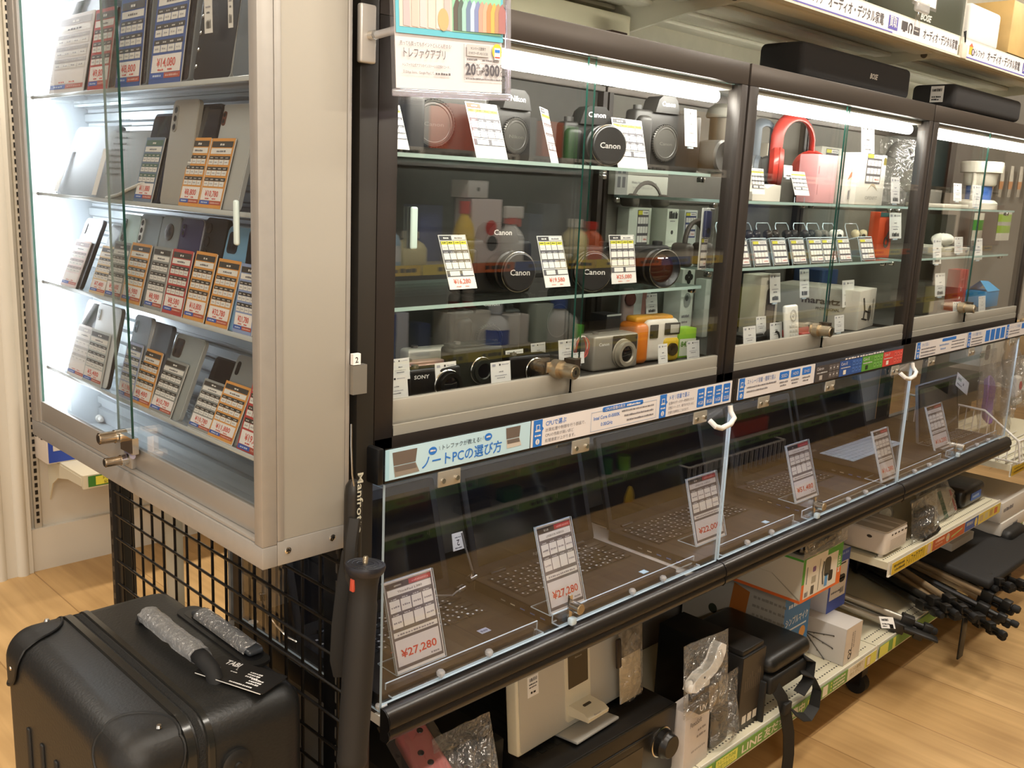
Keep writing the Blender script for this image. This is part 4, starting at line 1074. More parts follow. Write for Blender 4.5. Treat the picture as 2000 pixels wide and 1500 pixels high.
# third ledge
phone((120, 556), (153, 566), (168, 424), Z2, '#3c3e40', 'dark grey phone with a bright white card at the far end of the third ledge', ('small', '#2a2c2e'), card='#f0dcdc', price='', head='#9a8a8a', cw=.86)
phone((175, 575), (206, 583), (218, 434), Z2, '#4a5054', 'slate phone with a pale orange-topped card on the third ledge', card='#e0c49a', price='¥7,480', cw=.95)
phone((205, 585), (240, 594), (240, 416), Z2, '#b7cdc5', 'pale mint phone with a grey card on the third ledge', ('pill', '#4d5a50'), card=GY, price='¥9,680', cw=.88)
phone((237, 593), (278, 604), (275, 416), Z2, '#7f8a90', 'blue-grey phone with a white camera patch and orange card on the third ledge', ('pill', '#eef0f0'), card=OR, price='¥6,980', cw=.9)
phone((282, 602), (318, 611), (317, 420), Z2, '#8a9296', 'silver phone with a round camera ring and grey card on the third ledge', ('round', '#4a4340'), card=GY, price='¥8,980', cw=.94)
phone((318, 611), (360, 621), (355, 423), Z2, '#2a2350', 'dark purple phone with a red card on the third ledge', ('small', '#3a3360'), card=RE, price='¥8,580', cw=.9, side='#c4c8d4')
phone((359, 622), (402, 634), (402, 423), Z2, '#171a1a', 'black phone with big round lenses and an orange 10,800 yen card', ('two', '#101010'), card=OR, price='¥10,800', cw=.92)
phone((403, 635), (455, 652), (446, 440), Z2, '#7fb2d8', 'light blue phone with an orange 32,780 yen card on the third ledge', ('square', '#2a3038'), card=OR, price='¥32,780', cw=.82, side='#a8d0ea')
phone((456, 650), (496, 662), (485, 446), Z2, '#20242a', 'dark phone with a blue 21,780 yen card half hidden by the near frame', card='#8fa0c8', price='¥21,780')
# fourth ledge
phone((132, 733), (166, 744), (170, 583), Z3, '#e3e9ec', 'overexposed white phone at the far end of the bottom ledge', card='#e9e6e6', price='', head='#c0bcbc')  # header paled in its colour, standing in for glare from the tube
phone((162, 745), (206, 762), (192, 590), Z3, '#e6ebee', 'white phone in a black bumper on the bottom ledge', ('small', '#d0d6da'), card='#b9c0c0', price='¥5,480', side='#15171a', cw=.82)
phone((230, 774), (262, 788), (264, 612), Z3, '#8c98a6', 'steel grey phone with a lilac card on the bottom ledge', ('small', '#6a7684'), card=LI, price='¥13,980', side='#dfe4ea')
phone((254, 787), (294, 803), (296, 625), Z3, '#5c6674', 'dark grey phone with an orange 8,480 yen card on the bottom ledge', ('small', '#d8d8d6'), card=OR, price='¥8,480', cw=.96)
phone((292, 801), (346, 822), (345, 648), Z3, '#a9b0b0', 'silver phone with a square black camera and grey 10,780 yen card', ('square', '#4a3f38'), card=GY, price='¥10,780', cw=.78, side='#d9dede')
phone((368, 834), (411, 856), (421, 692), Z3, '#10161f', 'navy phone with a grey 10,780 yen card on the bottom ledge', card=GY, price='¥10,780', side='#c9ced4', cw=.95)
phone((407, 856), (462, 879), (464, 690), Z3, '#8d9090', 'grey phone with a small black camera and orange 11,880 yen card', ('small', '#16181a'), card=OR, price='¥11,880', cw=.86)
t = thing('price_sheet', 'large red-bordered price card cut off by the near frame on the bottom ledge', 'price card', frame(at(461, 880, 'x', PX0 + .024), (0, -1, 0), (.3, 0, 1)))
b = MB(); b.box(0, .07, 0, .11, -.0005, .0002, PAPER); card_phone(b, .07, .11, .0006, RE, '¥19,800', 77); b.build('printed_card', t)
# the red card half-way up the white phone
o = at(313, 362, 'x', XPH + .022)
b = MB(); b.box(0, .047, 0, .088, -.0004, .0002, PAPER); card_phone(b, .047, .088, .0004, RE, '¥8,580', 55, head='#5a2a2c')
solo(b, 'price_card', 'red 8,580 yen card stuck on the white phone with a triple camera', 'price card', frame(o, (0, -1, 0), (.28, 0, 1)))
b = MB(); b.T = frame(at(323, 386, 'x', XPH + .008), (0, -1, 0), (.28, 0, 1)); b.box(0, .024, 0, .015, -.0004, .0002, PAPER); b.q(.003, .009, .021, .013, .0005, GREYINK); b.scrib(.003, .003, .016, .003, .0005, GREYINK, 9)
solo(b, 'barcode_sticker', 'small barcode sticker near the foot of the white triple camera phone', 'sticker')
b = MB(); b.tube([at(208, 386, 'x', PX0 + .026), at(232, 380, 'x', PX0 + .026), at(250, 370, 'x', PX0 + .028), at(275, 359, 'x', PX0 + .03), at(296, 357, 'x', PX0 + .034)], .0026, WHITE)
solo(b, 'white_cable', 'white charging cable looping over the second ledge before the dark blue phone', 'cable')

# ------------------------------------------------------------------ wire grid below the cabinet
t = thing('wire_grid', 'black wire grid panel below the phone cabinet', 'grid panel', T(0, 0, 0))
GB = M('#1b1815', .4, .4); XG = -.045
b = MB()
y = .775
while y > -.03:
    b.cyl((XG, y, .05), (XG, y, PZ0 - .002), .0026, GB, n=6, caps=False); y -= .0475
z = .07
while z < PZ0:
    b.cyl((XG - .005, -.03, z), (XG - .005, .79, z), .0026, GB, n=6, caps=False); z += .0495
b.build('wires', t)
for (x0, x1, y0, y1) in ((-.038, -.012, .79, .83),):
    b = MB(); b.rbox(x0, x1, y0, y1, 0, 2.0, BLACK, .002); b.box(x0 - .008, x0, y1 - .012, y1, 0, 2.0, M('#4a453f', .4, .4))
    for j in range(60): b.box(x0 - .0086, x0 - .008, y1 - .009, y1 - .004, .1 + .03 * j, .117 + .03 * j, BLK)
    b.build('post', t)
b = MB(); b.rbox(.016, .042, .40, .438, 0, .99, M('#4a3a26', .6), .002); solo(b, 'inner_post', 'dark brown inner post seen through the black grid', 'shelf frame')
b = MB(); b.rbox(-.006, .0, .0, .395, .628, .664, BLK, .001); solo(b, 'shelf_rail', 'black side rail of the laptop shelf seen through the grid', 'shelf rail')
b = MB(); b.rbox(.0, .09, .455, .82, .0, .5, M('#c9c0ae', .6), .003); solo(b, 'white_carton', 'pale carton standing behind the black grid on the far side', 'box')
b = MB(); b.rbox(.01, .03, .66, .70, 0, .95, M('#c9bfa8', .5), .002); solo(b, 'pale_pole', 'pale upright board seen through the grid at the far side', 'board')

# ------------------------------------------------------------------ suitcase
SX0, SX1, SY0, SY1, SZ = -.372, -.098, .005, .455, .745
t = thing('suitcase', 'black hard-shell suitcase standing upright before the wire grid', 'suitcase', T(0, 0, 0))
LEA = M('#1d1d1c', .44, 0, .55, noise=.12, nscale=220, bump=.25)
LEF = M('#191816', .5, 0, .5, bump=.2, nscale=160, noise=.05)
b = MB(); b.rbox(SX0, SX1, SY0, SY1, .05, SZ, LEA, .042, 6); b.build('shell', t)
BX = -.265
def ring(x0, x1, off, mat, name, par, r=.042):
    c = MB(); n = 8
    prof = []
    for (cy, cz, a0) in ((SY1 - r, SZ - r, 0), (SY0 + r, SZ - r, 90), (SY0 + r, .05 + r, 180), (SY1 - r, .05 + r, 270)):
        for k in range(n + 1):
            a = R(a0 + 90 * k / n); prof.append((cy + (r + off) * math.cos(a), cz + (r + off) * math.sin(a)))
    m = len(prof); vs = []
    for (xx, dd) in ((x0, -.004), (x0 + .002, 0), (x1 - .002, 0), (x1, -.004)):
        for (yy, zz) in prof:
            d = Vector((yy - (SY0 + SY1) / 2, zz - (SZ + .05) / 2)); s_ = 1 + dd / d.length
            vs.append((xx, (SY0 + SY1) / 2 + d.x * s_, (SZ + .05) / 2 + d.y * s_))
    c.add(vs, [(j * m + k, j * m + (k + 1) % m, (j + 1) * m + (k + 1) % m, (j + 1) * m + k) for j in range(3) for k in range(m)], mat, True)
    return c.build(name, par)
ring(BX - .022, BX - .007, .0035, M('#232321', .22, 0, .6), 'edge_band', t)
zp = ring(BX - .006, BX + .006, .0015, M('#11110f', .8, bump=1.0, nscale=500), 'zipper', t)
ring(BX + .007, BX + .019, .003, M('#232321', .22, 0, .6), 'edge_band', t)
for (yc, sy) in ((SY0, 1), (SY1, -1)):
    c = MB()
    r = .042; inn = Vector((SX0 + r, yc + sy * r, SZ - r)); cor = Vector((SX0, yc, SZ))
    ax3 = [Vector((1, 0, 0)), Vector((0, sy, 0)), Vector((0, 0, -1))]
    def onshell(p, off):
        q_ = Vector((max(p.x, inn.x), max(p.y, inn.y) if sy > 0 else min(p.y, inn.y), min(p.z, inn.z)))
        d_ = p - q_
        return q_ + d_.normalized() * (r + off) if d_.length > 1e-6 else p
    rim = []
    for (e1, e2) in ((0, 1), (1, 2), (2, 0)):
        nr, na = 12, 14; vs = []
        for i in range(nr + 1):
            for k in range(na + 1):
                a_ = R(90 * k / na); rho = (.082 + .010 * math.sin(2 * a_)) * i / nr
                vs.append(onshell(cor + ax3[e1] * (rho * math.cos(a_)) + ax3[e2] * (rho * math.sin(a_)), .003))
        c.add(vs, [(i * (na + 1) + k, (i + 1) * (na + 1) + k, (i + 1) * (na + 1) + k + 1, i * (na + 1) + k + 1) for i in range(nr) for k in range(na)], LEF, True)
        rim += vs[-(na + 1):]
    c.tube(rim + rim[:1], .0022, M('#0e0e0d', .55), n=6)
    cx, cy, cz = inn
    g = c.build('corner_guard', t)
    for p in ((.025, -sy * .0, 1), (-1, sy * .012, .0), (.0, -sy * 1, -.02)):
        pass
    c = MB()
    for (px_, py_, pz_, dx_, dy_, dz_) in ((cx + .02, cy - sy * .015, SZ + .0005, 0, 0, 1), (SX0 - .0005, cy + sy * .012, cz - .005, -1, 0, 0), (cx + .018, yc - sy * .0005, cz - .012, 0, -sy, 0)):
        a0 = Vector((px_, py_, pz_)); dd = Vector((dx_, dy_, dz_))
        c.cyl(a0, a0 + dd * .0035, .0045, CHROME, r1=.003, n=14)
    c.build('rivet', g)
c = MB()
for j in range(6): c.rbox(SX0 - .004, SX0 + .002, .06 + .055 * j, .072 + .055 * j, .1, SZ - .12, LEF, .003)
c.build('front_ribs', t)
# carry handle in its plastic sleeve, on top
hx = -.2; h0, h1 = .088, .338
b = MB(); b.tube([(hx, h1, SZ - .004), (hx, h1 - .012, SZ + .014), (hx, h1 - .04, SZ + .020), (hx, h0 + .04, SZ + .020), (hx, h0 + .012, SZ + .014), (hx, h0, SZ - .004)], .009, RUBBER, n=12, flat=(.012, .008)); g = b.build('carry_handle', t)
b = MB()
n = 18; vs = []; rnd = random.Random(4)
for i in range(13):
    yy = h0 + .045 + i * (h1 - h0 - .075) / 12
    for k in range(n):
        a = 2 * math.pi * k / n; rr = 1 + rnd.uniform(-.10, .12)
        vs.append((hx + .0165 * rr * math.cos(a), yy, SZ + .0225 + .0125 * rr * math.sin(a)))
b.add(vs, [(i * n + k, (i + 1) * n + k, (i + 1) * n + (k + 1) % n, i * n + (k + 1) % n) for i in range(12) for k in range(n)], glass_mat('handle_sleeve', (.75, .76, .77), f0=.12, rough=.2, haze=.22, wrinkle=.6, wscale=60), True)
b.build('plastic_sleeve', g)
# trolley handle in a recessed well
tx = -.124
b = MB(); b.rbox(tx - .022, tx + .018, .09, .335, SZ - .002, SZ + .003, M('#121211', .5), .018, 6, 'z'); b.rbox(tx - .015, tx + .012, .105, .32, SZ + .003, SZ + .0034, BLK, .012, 6, 'z'); g = b.build('handle_well', t)
b = MB(); b.rbox(tx - .010, tx + .016, .115, .30, SZ + .0036, SZ + .013, M('#3b3e42', .35), .006, 3)
vs = []; rnd = random.Random(9)
for i in range(12):
    yy = .125 + i * .0145
    for k in range(8):
        a = math.pi * k / 7
        vs.append((tx + .003 + .016 * math.cos(a), yy, SZ + .006 + .0115 * math.sin(a) * (1 + rnd.uniform(-.12, .18))))
b.add(vs, [(i * 8 + k, (i + 1) * 8 + k, (i + 1) * 8 + k + 1, i * 8 + k + 1) for i in range(11) for k in range(7)], glass_mat('well_sleeve', (.7, .72, .75), f0=.15, rough=.15, haze=.15, wrinkle=.8, wscale=50), True)
b.build('trolley_handle', g)
b = MB(); o = at(460, 1490, 'y', SY0)
b.lathe([(.022, 0), (.022, -.006), (.016, -.009), (.006, -.009), (.005, -.012), (0, -.012)], M('#262523', .4, .2), o=(o[0], SY0, o[2]), ax='y'); b.build('side_foot', t)
for (xx, yy) in ((SX0 + .05, SY0 + .05), (SX1 - .05, SY0 + .05), (SX0 + .05, SY1 - .05), (SX1 - .05, SY1 - .05)):
    b = MB(); b.cyl((xx - .012, yy, .026), (xx + .012, yy, .026), .026, RUBBER, n=20); b.box(xx - .006, xx + .006, yy - .01, yy + .01, .04, .07, BLK); b.build('wheel', t)
# hang tag lying on the suitcase
A_, B_, C_ = at(378, 1313, 'z', SZ + .006), at(512, 1357, 'z', SZ + .006), at(558, 1321, 'z', SZ + .006)
m4 = frame(A_, B_ - A_, C_ - B_); tw = (B_ - A_).length; th = (C_ - B_).length * 1.02
b = MB(); b.rbox(0, tw, 0, th, -.0005, .0005, M('#141313', .45), .004, 3, 'z')
b.pane(0.003, tw - .003, -.0006, 0, -.0005, .0005, WHITE, WHITE, 'z')
LT = M('#e6e4e2', .6)
b.text('TABI', .02, th * .72, .011, .0008, LT, bold=.03, wid=.026)
b.tube([(.016 + .007 * math.cos(a) * (1.5 if abs(math.cos(a)) > .3 else 1), th * .42 + .0055 * math.sin(a), .0011) for a in [R(20 * j) for j in range(19)]], .0009, LT, n=5)
b.text('L', .047, th * .6, .006, .0008, LT); b.scrib(.043, th * .48, .012, .0022, .0008, LT, 3, n=3)
for j in range(3): b.scrib(.07, th * (.66 - .1 * j), .022, .0035, .0008, LT, 300 + j, n=6)
for j in range(3): b.scrib(.083, th * (.42 - .1 * j), .022, .0035, .0008, LT, 310 + j, n=6)
b.scrib(.06, th * .08, .04, .003, .0008, LT, 320, n=12)
solo(b, 'hang_tag', 'black hang tag with white lettering lying on top of the suitcase', 'tag', m4)
b = MB(); o = at(405, 1300, 'z', SZ + .012)
pts = [o + Vector((.004 * math.cos(k * 1.9), -.003 * k + .012, .003 * math.sin(k * 2.3))) for k in range(9)]
b.tube(pts, .004, RUBBER, n=6, flat=(.007, .0025)); solo(b, 'tag_strap', 'crumpled black strap end tying the tag to the suitcase handle', 'strap')

# ------------------------------------------------------------------ monopods leaning at the gondola corner
t = thing('monopod', 'black monopod with round top plate and brass screw leaning at the shelf corner', 'monopod', frame((-.1645, -.125, 0), (1, 0, 0), (0.0815, .025, .955), 'v'))
Hm = .958
b = MB(); b.T = RX(-90); 
GR = M('#211f1d', .62, 0, .4)
b.lathe([(.0, Hm), (.0262, Hm), (.0272, Hm - .003), (.0262, Hm - .008), (.024, Hm - .012), (.0, Hm - .012)], M('#2c2c32', .38, .3), n=40)
for r_ in (.011, .017, .0225): b.lathe([(r_, Hm + .0001), (r_ + .0006, Hm + .0006), (r_ + .0012, Hm + .0001)], M('#16161a', .5), n=40)
b.build('top_plate', t)
b = MB(); b.T = RX(-90); b.lathe([(.0033, Hm), (.0033, Hm + .009), (.0027, Hm + .0105), (0, Hm + .0105)], BRASS, n=16)
for j in range(5): b.lathe([(.0033, Hm + .0015 + .0016 * j), (.0037, Hm + .0022 + .0016 * j), (.0033, Hm + .003 + .0016 * j)], BRASS, n=16)
b.build('mount_screw', t)
b = MB(); b.T = RX(-90); b.lathe([(.0225, Hm - .0125), (.020, Hm - .018), (.0185, Hm - .03), (.0185, Hm - .05), (.0195, Hm - .055), (.0205, Hm - .12), (.021, Hm - .2), (.020, Hm - .262), (.0205, Hm - .27), (.0205, Hm - .278), (.0175, Hm - .284), (.0, Hm - .284)], GR, n=28); b.build('grip', t)
b = MB(); b.T = RX(-90); b.lathe([(.0165, Hm - .285), (.0165, .42), (.0145, .418), (.0145, .12), (.0125, .118), (.0125, .03), (.015, .028), (.015, .0), (0, 0)], M('#1c1815', .35, .3), n=24); b.build('tube', t)
b = MB(); b.T = frame((.006, Hm - .31, .0172), (0, -1, 0), (1, 0, 0)); b.text('Manfrotto', 0, -.004, .0085, .0006, M('#cfc4ae', .5), bold=.015, wid=.06); b.build('lettering', t)
b = MB(); b.rbox(-.021, -.017, Hm - .034, Hm - .017, -.003, .005, M('#c4513c', .5), .001); b.build('red_mark', t)
t = thing('monopod', 'black folded monopod with vertical white lettering, wedged behind between cabinet and post', 'monopod', frame((-.078, -.052, 0), (1, 0, 0), (.018, .012, 1.05), 'v'))
b = MB(); b.T = RX(-90); b.lathe([(.0, 1.052), (.006, 1.05), (.011, 1.042), (.0125, 1.03), (.0125, .6), (.011, .59), (.011, .02), (.013, .018), (.013, 0), (0, 0)], M('#2a2723', .38, .4), n=24); b.build('tube', t)
b = MB(); b.T = frame((.001, 1.045, .0129), (0, -1, 0), (1, 0, 0)); b.text('Manfrotto', -.018, -.004, .0095, .0006, M('#b9b7a6', .5), bold=.015, wid=.085); b.build('lettering', t)
b = MB(); b.tube([(-.006, 1.0, .012), (-.013, .97, .015), (-.016, .94, .016), (-.013, .90, .016)], .005, M('#1a1815', .6), flat=(.009, .005)); b.build('clamp_lever', t)
b = MB(); b.tube([(-.008, 1.13, .004), (-.009, 1.1, .006), (-.008, 1.06, .008), (-.006, 1.045, .010)], .0012, CHROME); b.build('wire_loop', t)
b = MB(); b.tube([(-.014, .955, .014), (-.022, .90, .012), (-.028, .85, .012), (-.03, .80, .012), (-.024, .775, .012)], .008, M('#151412', .8), n=10, flat=(.011, .0025)); b.build('wrist_strap', t)
# ------------------------------------------------------------------ goods in the showcases
def ff(px, py, y, z=None, yaw=0):
    """upright front frame at the X seen at pixel (px, py) on depth y, standing at height z"""
    p = at(px, py, 'y', y)
    a = R(yaw)
    return frame((p[0], y, p[2] if z is None else z), (math.cos(a), -math.sin(a), 0), (0, 0, 1))
S11, S12, F1 = 1.4903, 1.2663, 1.1113
S21, S22, F2 = 1.4403, 1.2973, 1.1113
CAMB = M('#1a1918', .5, .1, .45, bump=.15, nscale=300)
CAMG = M('#3d3b38', .45, .1, .4)
def dslr(m4, label, w=.142, h=.088, brand='Canon', body=None, cap='mount', lensl=.05, lr=.034, lx=.52, grp='cameras in the nearest showcase', capc='#55534f', pent=True, logoy=None):
    BD = body or CAMB
    t = thing('slr_camera', label, 'camera', m4, grp)
    b = MB()
    b.rbox(0, w, 0, h, -.036, 0, BD, .008, 3); b.rbox(.002, .034, .002, h - .012, -.02, .014, BD, .010, 4)
    if pent:
        x = lx * w
        b.prism([(x - .034, h - .004), (x + .034, h - .004), (x + .026, h + .020), (x + .016, h + .028), (x - .016, h + .028), (x - .026, h + .020)], -.034, .006, BD)
    b.lathe([(.009, 0), (.009, .008), (0, .008)], M('#2b2a28', .5), o=(.018, h, -.018), ax='y'); b.build('body', t)
    b = MB(); b.lathe([(.0105, 0), (.0105, .007), (.009, .008), (0, .008)], M('#242322', .5), o=(w - .022, h, -.018), ax='y', n=24); b.build('mode_dial', t)
    x, y = lx * w, h * .47
    if cap == 'mount':
        c = MB(); RG = M('#4e4c48', .35, .4)
        c.lathe([(lr, 0), (lr, .005), (lr - .002, .007), (lr - .004, .007), (lr - .004, .003)], RG, o=(x, y, 0), n=40)
        for k in range(44):
            a = 2 * math.pi * k / 44
            c.box(x + (lr - .0005) * math.cos(a) - .0009, x + (lr - .0005) * math.cos(a) + .0009, y + (lr - .0005) * math.sin(a) - .0009, y + (lr - .0005) * math.sin(a) + .0009, .001, .0066, BLK)
        c.build('mount_ring', t)
        c = MB(); c.lathe([(lr - .0045, .002), (lr - .0045, .006), (lr - .008, .0065), (lr - .009, .0055), (0, .0055)], M(capc, .45), o=(x, y, 0), n=40); c.text(brand, x, y - .004, .006, .0058, M('#76736d', .5), al='c', wid=.034); c.build('body_cap', t)
    else:
        c = MB(); LB_ = M('#161616', .35, .2)
        pr = [(lr * .86, 0), (lr * .92, .006), (lr * .92, lensl * .25), (lr * .98, lensl * .3), (lr * .98, lensl * .62), (lr * .9, lensl * .66), (lr * .9, lensl * .78), (lr, lensl * .82), (lr, lensl), (lr * .94, lensl)]
        if cap == 'glass': pr += [(lr * .85, lensl * .9), (lr * .7, lensl * .82)]
        c.lathe(pr, LB_, o=(x, y, 0), n=40); c.lathe([(lr * .985, lensl * .99), (lr * 1.004, lensl * 1.0), (lr * .96, lensl * 1.006)], CHROME, o=(x, y, 0), n=40); c.build('lens', t)
        c = MB()
        if cap == 'glass':
            c.lathe([(lr * .86, lensl * .80), (lr * .5, lensl * .9), (0, lensl * .93)], M('#3a1c14', .03, 0, 1.0), o=(x, y, 0), n=36); c.build('front_glass', t)
        else:
            c.lathe([(lr * .93, lensl), (lr * .93, lensl + .003), (lr * .88, lensl + .0045), (0, lensl + .004)], M('#232222', .4), o=(x, y, 0), n=40)
            c.text(brand, x, y - .005, .0098, lensl + .0048, M('#d8d6d2', .5), al='c', bold=.015, wid=lr * 1.15); c.build('lens_cap', t)
    if pent:
        c = MB(); c.T = Matrix.Translation((x, h + .009, .0066)); c.text(brand, 0, 0, .009, 0, M('#e6e4e0', .5), al='c', bold=.02, wid=.036); c.build('lettering', t)
    return t
# first showcase, upper shelf
dslr(ff(785, 300, .14, S11, 14), 'grey camera body with a ribbed mount ring on the top shelf, under the hanging poster', w=.15, h=.105, cap='mount', lr=.037, lx=.34, body=CAMG, capc='#544f4a', pent=False)
dslr(ff(930, 305, .13, S11, 0), 'black camera body with white prism lettering behind the second top-shelf card', brand='Nikon', w=.13, h=.09, cap='mount', lr=.031, lx=.66, body=M('#2b2927', .5), capc='#4c4a46')
dslr(ff(1098, 325, .13, S11, 20), 'black camera with a capped lens between the top-shelf cards', w=.125, h=.078, cap='lens', lr=.036, lensl=.055, lx=.5)
dslr(ff(1237, 330, .12, S11, 8), 'large grey-lit camera body with round mount cap at the right of the top shelf', w=.185, h=.115, cap='mount', lr=.036, lx=.42, body=M('#2a2826', .5), capc='#4a4844')
b = MB(); b.T = ff(1352, 335, .12, S11); b.lathe([(.032, 0), (.034, .01), (.034, .05), (.03, .055), (.0, .05)], M('#56534e', .4, .1), o=(.03, .036, 0), n=32); b.lathe([(.027, .05), (.028, .053), (.02, .05)], CHROME, o=(.03, .036, 0), n=32)
solo(b, 'camera_lens', 'grey camera lens on its side at the right end of the top shelf', 'lens')
t = thing('camera_flash', 'brown cylinder with a grey domed cap at the right end of the top shelf', 'flash', ff(1402, 340, .2, S11))
b = MB(); b.T = RX(-90); b.lathe([(.028, 0), (.028, .13), (0, .13)], M('#5e5242', .5), n=28); b.build('barrel', t)
b = MB(); b.T = RX(-90); b.lathe([(.036, .13), (.038, .134), (.034, .15), (.02, .16), (0, .163)], M('#8e8a80', .45), n=28); b.build('dome_cap', t)
def ccard(BL, BR, TL, y0, label, price=None, seed=0, head='#3c3a3c', w=None, yaw=0, name='price_card', grp='price cards leaning in the nearest showcase'):
    m4, w, h = lean(BL, BR, TL, 'y', y0, w, yaw)
    b = MB(); b.box(0, w, 0, h, -.0006, .0002, PAPER); card_case(b, w, h, .0005, price, seed, head=head)
    return solo(b, name, label, 'price card', m4, grp)
ccard((748, 289), (800, 292), (728, 200), .065, 'overexposed price card at the left end of the top shelf, mostly hidden by the frame', seed=1)
ccard((931, 308), (992, 311), (908, 198), .065, 'overexposed price card with a brown corner, second on the top shelf', seed=2, head='#6a4a34')
ccard((1077, 318), (1114, 321), (1054, 208), .065, 'narrow overexposed price card turned aside, third on the top shelf', seed=3, w=.068, yaw=32)
ccard((1207, 327), (1265, 331), (1194, 229), .065, 'overexposed price card before the large grey-lit camera body', seed=4)
# first showcase, middle glass shelf
ccard((879, 566), (932, 563), (855, 459), .07, 'price card of 16,280 yen leaning on the middle glass shelf', '¥16,280', 11)
ccard((1066, 562), (1114, 558), (1048, 461), .07, 'price card of 19,580 yen leaning on the middle glass shelf', '¥19,580', 12)
ccard((1195, 555), (1243, 552), (1189, 459), .07, 'price card of 25,080 yen leaning on the middle glass shelf', '¥25,080', 13)
dslr(ff(893, 560, .135, S12, 12), 'black camera with capped lens between the 16,280 and 19,580 yen cards', w=.15, h=.092, cap='lens', lr=.034, lensl=.06, lx=.55)
dslr(ff(1082, 555, .13, S12, 24), 'black camera with capped lens right of the 19,580 yen card', w=.13, h=.08, cap='lens', lr=.037, lensl=.05, lx=.42, pent=False)
dslr(ff(1208, 552, .135, S12, 16), 'camera with a large open glass lens right of the 25,080 yen card', w=.125, h=.078, cap='glass', lr=.038, lensl=.062, lx=.52, pent=False)
# first showcase floor
def tagx(px0, px1, py0, py1, y, label, seed=0, bc=False, z0=None, yaw=0, grp='white shop tags in the nearest showcase', tilt=.12):
    p = at(px0, py1, 'y', y); q = at(px1, py1, 'y', y); r = at(px0, py0, 'y', y)
    w, h = q[0] - p[0], r[2] - p[2]
    b = MB(); b.box(0, w, 0, h, -.0003, .0001, PAPER); shop_tag(b, w, h, .0004, seed, bc)
    b.box(w * .3, w * .7, -.004, 0, -.004, -.0006, ACR_EDGE)
    return solo(b, 'price_tag', label, 'price tag', frame(p, (math.cos(R(yaw)), -math.sin(R(yaw)), 0), (0, tilt, 1)), grp)
tagx(752, 798, 738, 792, .03, 'white tag at the lower left corner of the nearest showcase, before another tag', 21)
tagx(764, 801, 703, 745, .06, 'white tag at the left end of the nearest showcase floor, behind another tag', 22)
tagx(852, 893, 711, 768, .05, 'white tag between the white camera and the dark green camera', 23)
tagx(894, 928, 684, 716, .17, 'white tag standing above the dark green camera', 24)
tagx(960, 998, 710, 758, .045, 'white tag right of the dark green camera', 25)
tagx(989, 1023, 686, 727, .11, 'white tag above the flat black compact camera', 26)
tagx(1038, 1066, 672, 708, .16, 'cream barcode tag hanging before the black camera box', 27, True)
tagx(1092, 1126, 666, 710, .10, 'white tag left of the red ring behind the lock', 28)
tagx(1120, 1141, 690, 712, .07, 'small white tag right of the red ring', 29)
tagx(1207, 1240, 664, 705, .18, 'white tag behind the silver film camera', 30)
tagx(1240, 1265, 656, 690, .20, 'white tag behind the orange and white camera', 31)
tagx(1286, 1304, 674, 717, .026, 'narrow white tag before the orange and white camera', 32)
tagx(1342, 1366, 668, 703, .05, 'white tag at the right end of the nearest showcase floor', 33)
tagx(1338, 1362, 210, 285, .08, 'blank pale tag hanging by the domed flash', 34)
def compact(px, py, y, w, h, label, body, lens='#111111', lx=.62, lr=.02, ll=.012, top=None, flash=False, yaw=6, brand=None, d=.028, name='compact_camera'):
    t = thing(name, label, 'camera', ff(px, py, y, F1 + .0003, yaw), 'compact cameras on the showcase floor')
    BM = M(body, .35, .35, .5)
    b = MB(); b.rbox(0, w, 0, h, -d, 0, BM, .006, 3)
    if top: b.rbox(.004, w - .004, h - .0005, h + .004, -d + .004, -.004, M(top, .35, .4), .0018)
    b.lathe([(.006, 0), (.006, .004), (0, .004)], M('#8a8781', .3, .6), o=(w * .2, h + (.004 if top else 0), -d / 2), ax='y', n=16)
    b.build('body', t)
    b = MB(); LM = M(lens, .3, .3)
    b.lathe([(lr, 0), (lr, ll * .5), (lr * .88, ll * .52), (lr * .88, ll), (lr * .62, ll), (lr * .55, ll * .8)], LM, o=(lx * w, h * .46, 0), n=32); b.lathe([(lr * 1.01, 0), (lr * 1.05, .002), (lr * 1.0, .003)], CHROME if lens < '#50' else LM, o=(lx * w, h * .46, 0), n=32)
    b.lathe([(lr * .56, ll * .82), (lr * .3, ll * .9), (0, ll * .92)], M('#0a0a10', .05, 0, .8), o=(lx * w, h * .46, 0), n=24); b.build('lens', t)
    if flash: b = MB(); b.rbox(w * .72, w * .9, h * .72, h * .92, 0, .0012, M('#c8c8c2', .2), .001); b.build('flash_window', t)
    if brand: b = MB(); b.text(brand, w * .1, h * .72, .006, .0005, M('#e6e4e0', .5), wid=.028, bold=.02); b.build('lettering', t)
    return t
compact(795, 762, .17, .11, .062, 'white compact camera at the back left of the showcase floor', '#d7d4ca', lens='#c9c6bd', lx=.75, lr=.024, ll=.02)
compact(788, 770, .11, .085, .05, 'pink compact camera behind the black one at the left of the showcase floor', '#c9a39a', top='#d8b4aa', lr=.014)
compact(797, 785, .06, .10, .055, 'black compact camera with a wide lens at the left of the showcase floor', '#1b1a1a', lx=.72, lr=.024, ll=.014, brand='SONY')
compact(883, 775, .085, .105, .074, 'dark green boxy camera with a central round lens', '#2a2d27', lens='#30322d', lx=.55, lr=.022, ll=.01, d=.04, top='#333630')
compact(993, 752, .07, .095, .052, 'flat black compact camera left of the cylinder lock', '#141314', lx=.62, lr=.022, ll=.014)
t = compact(1157, 735, .075, .125, .068, 'silver film camera with dark upper panel right of the cylinder lock', '#a09a90', lens='#a89f8f', lx=.62, lr=.027, ll=.016, flash=True, brand='Canon', d=.045, yaw=4)
b = MB(); b.rbox(.05, .118, .036, .066, .0002, .0018, M('#3b3530', .2), .002); b.build('dark_panel', t)
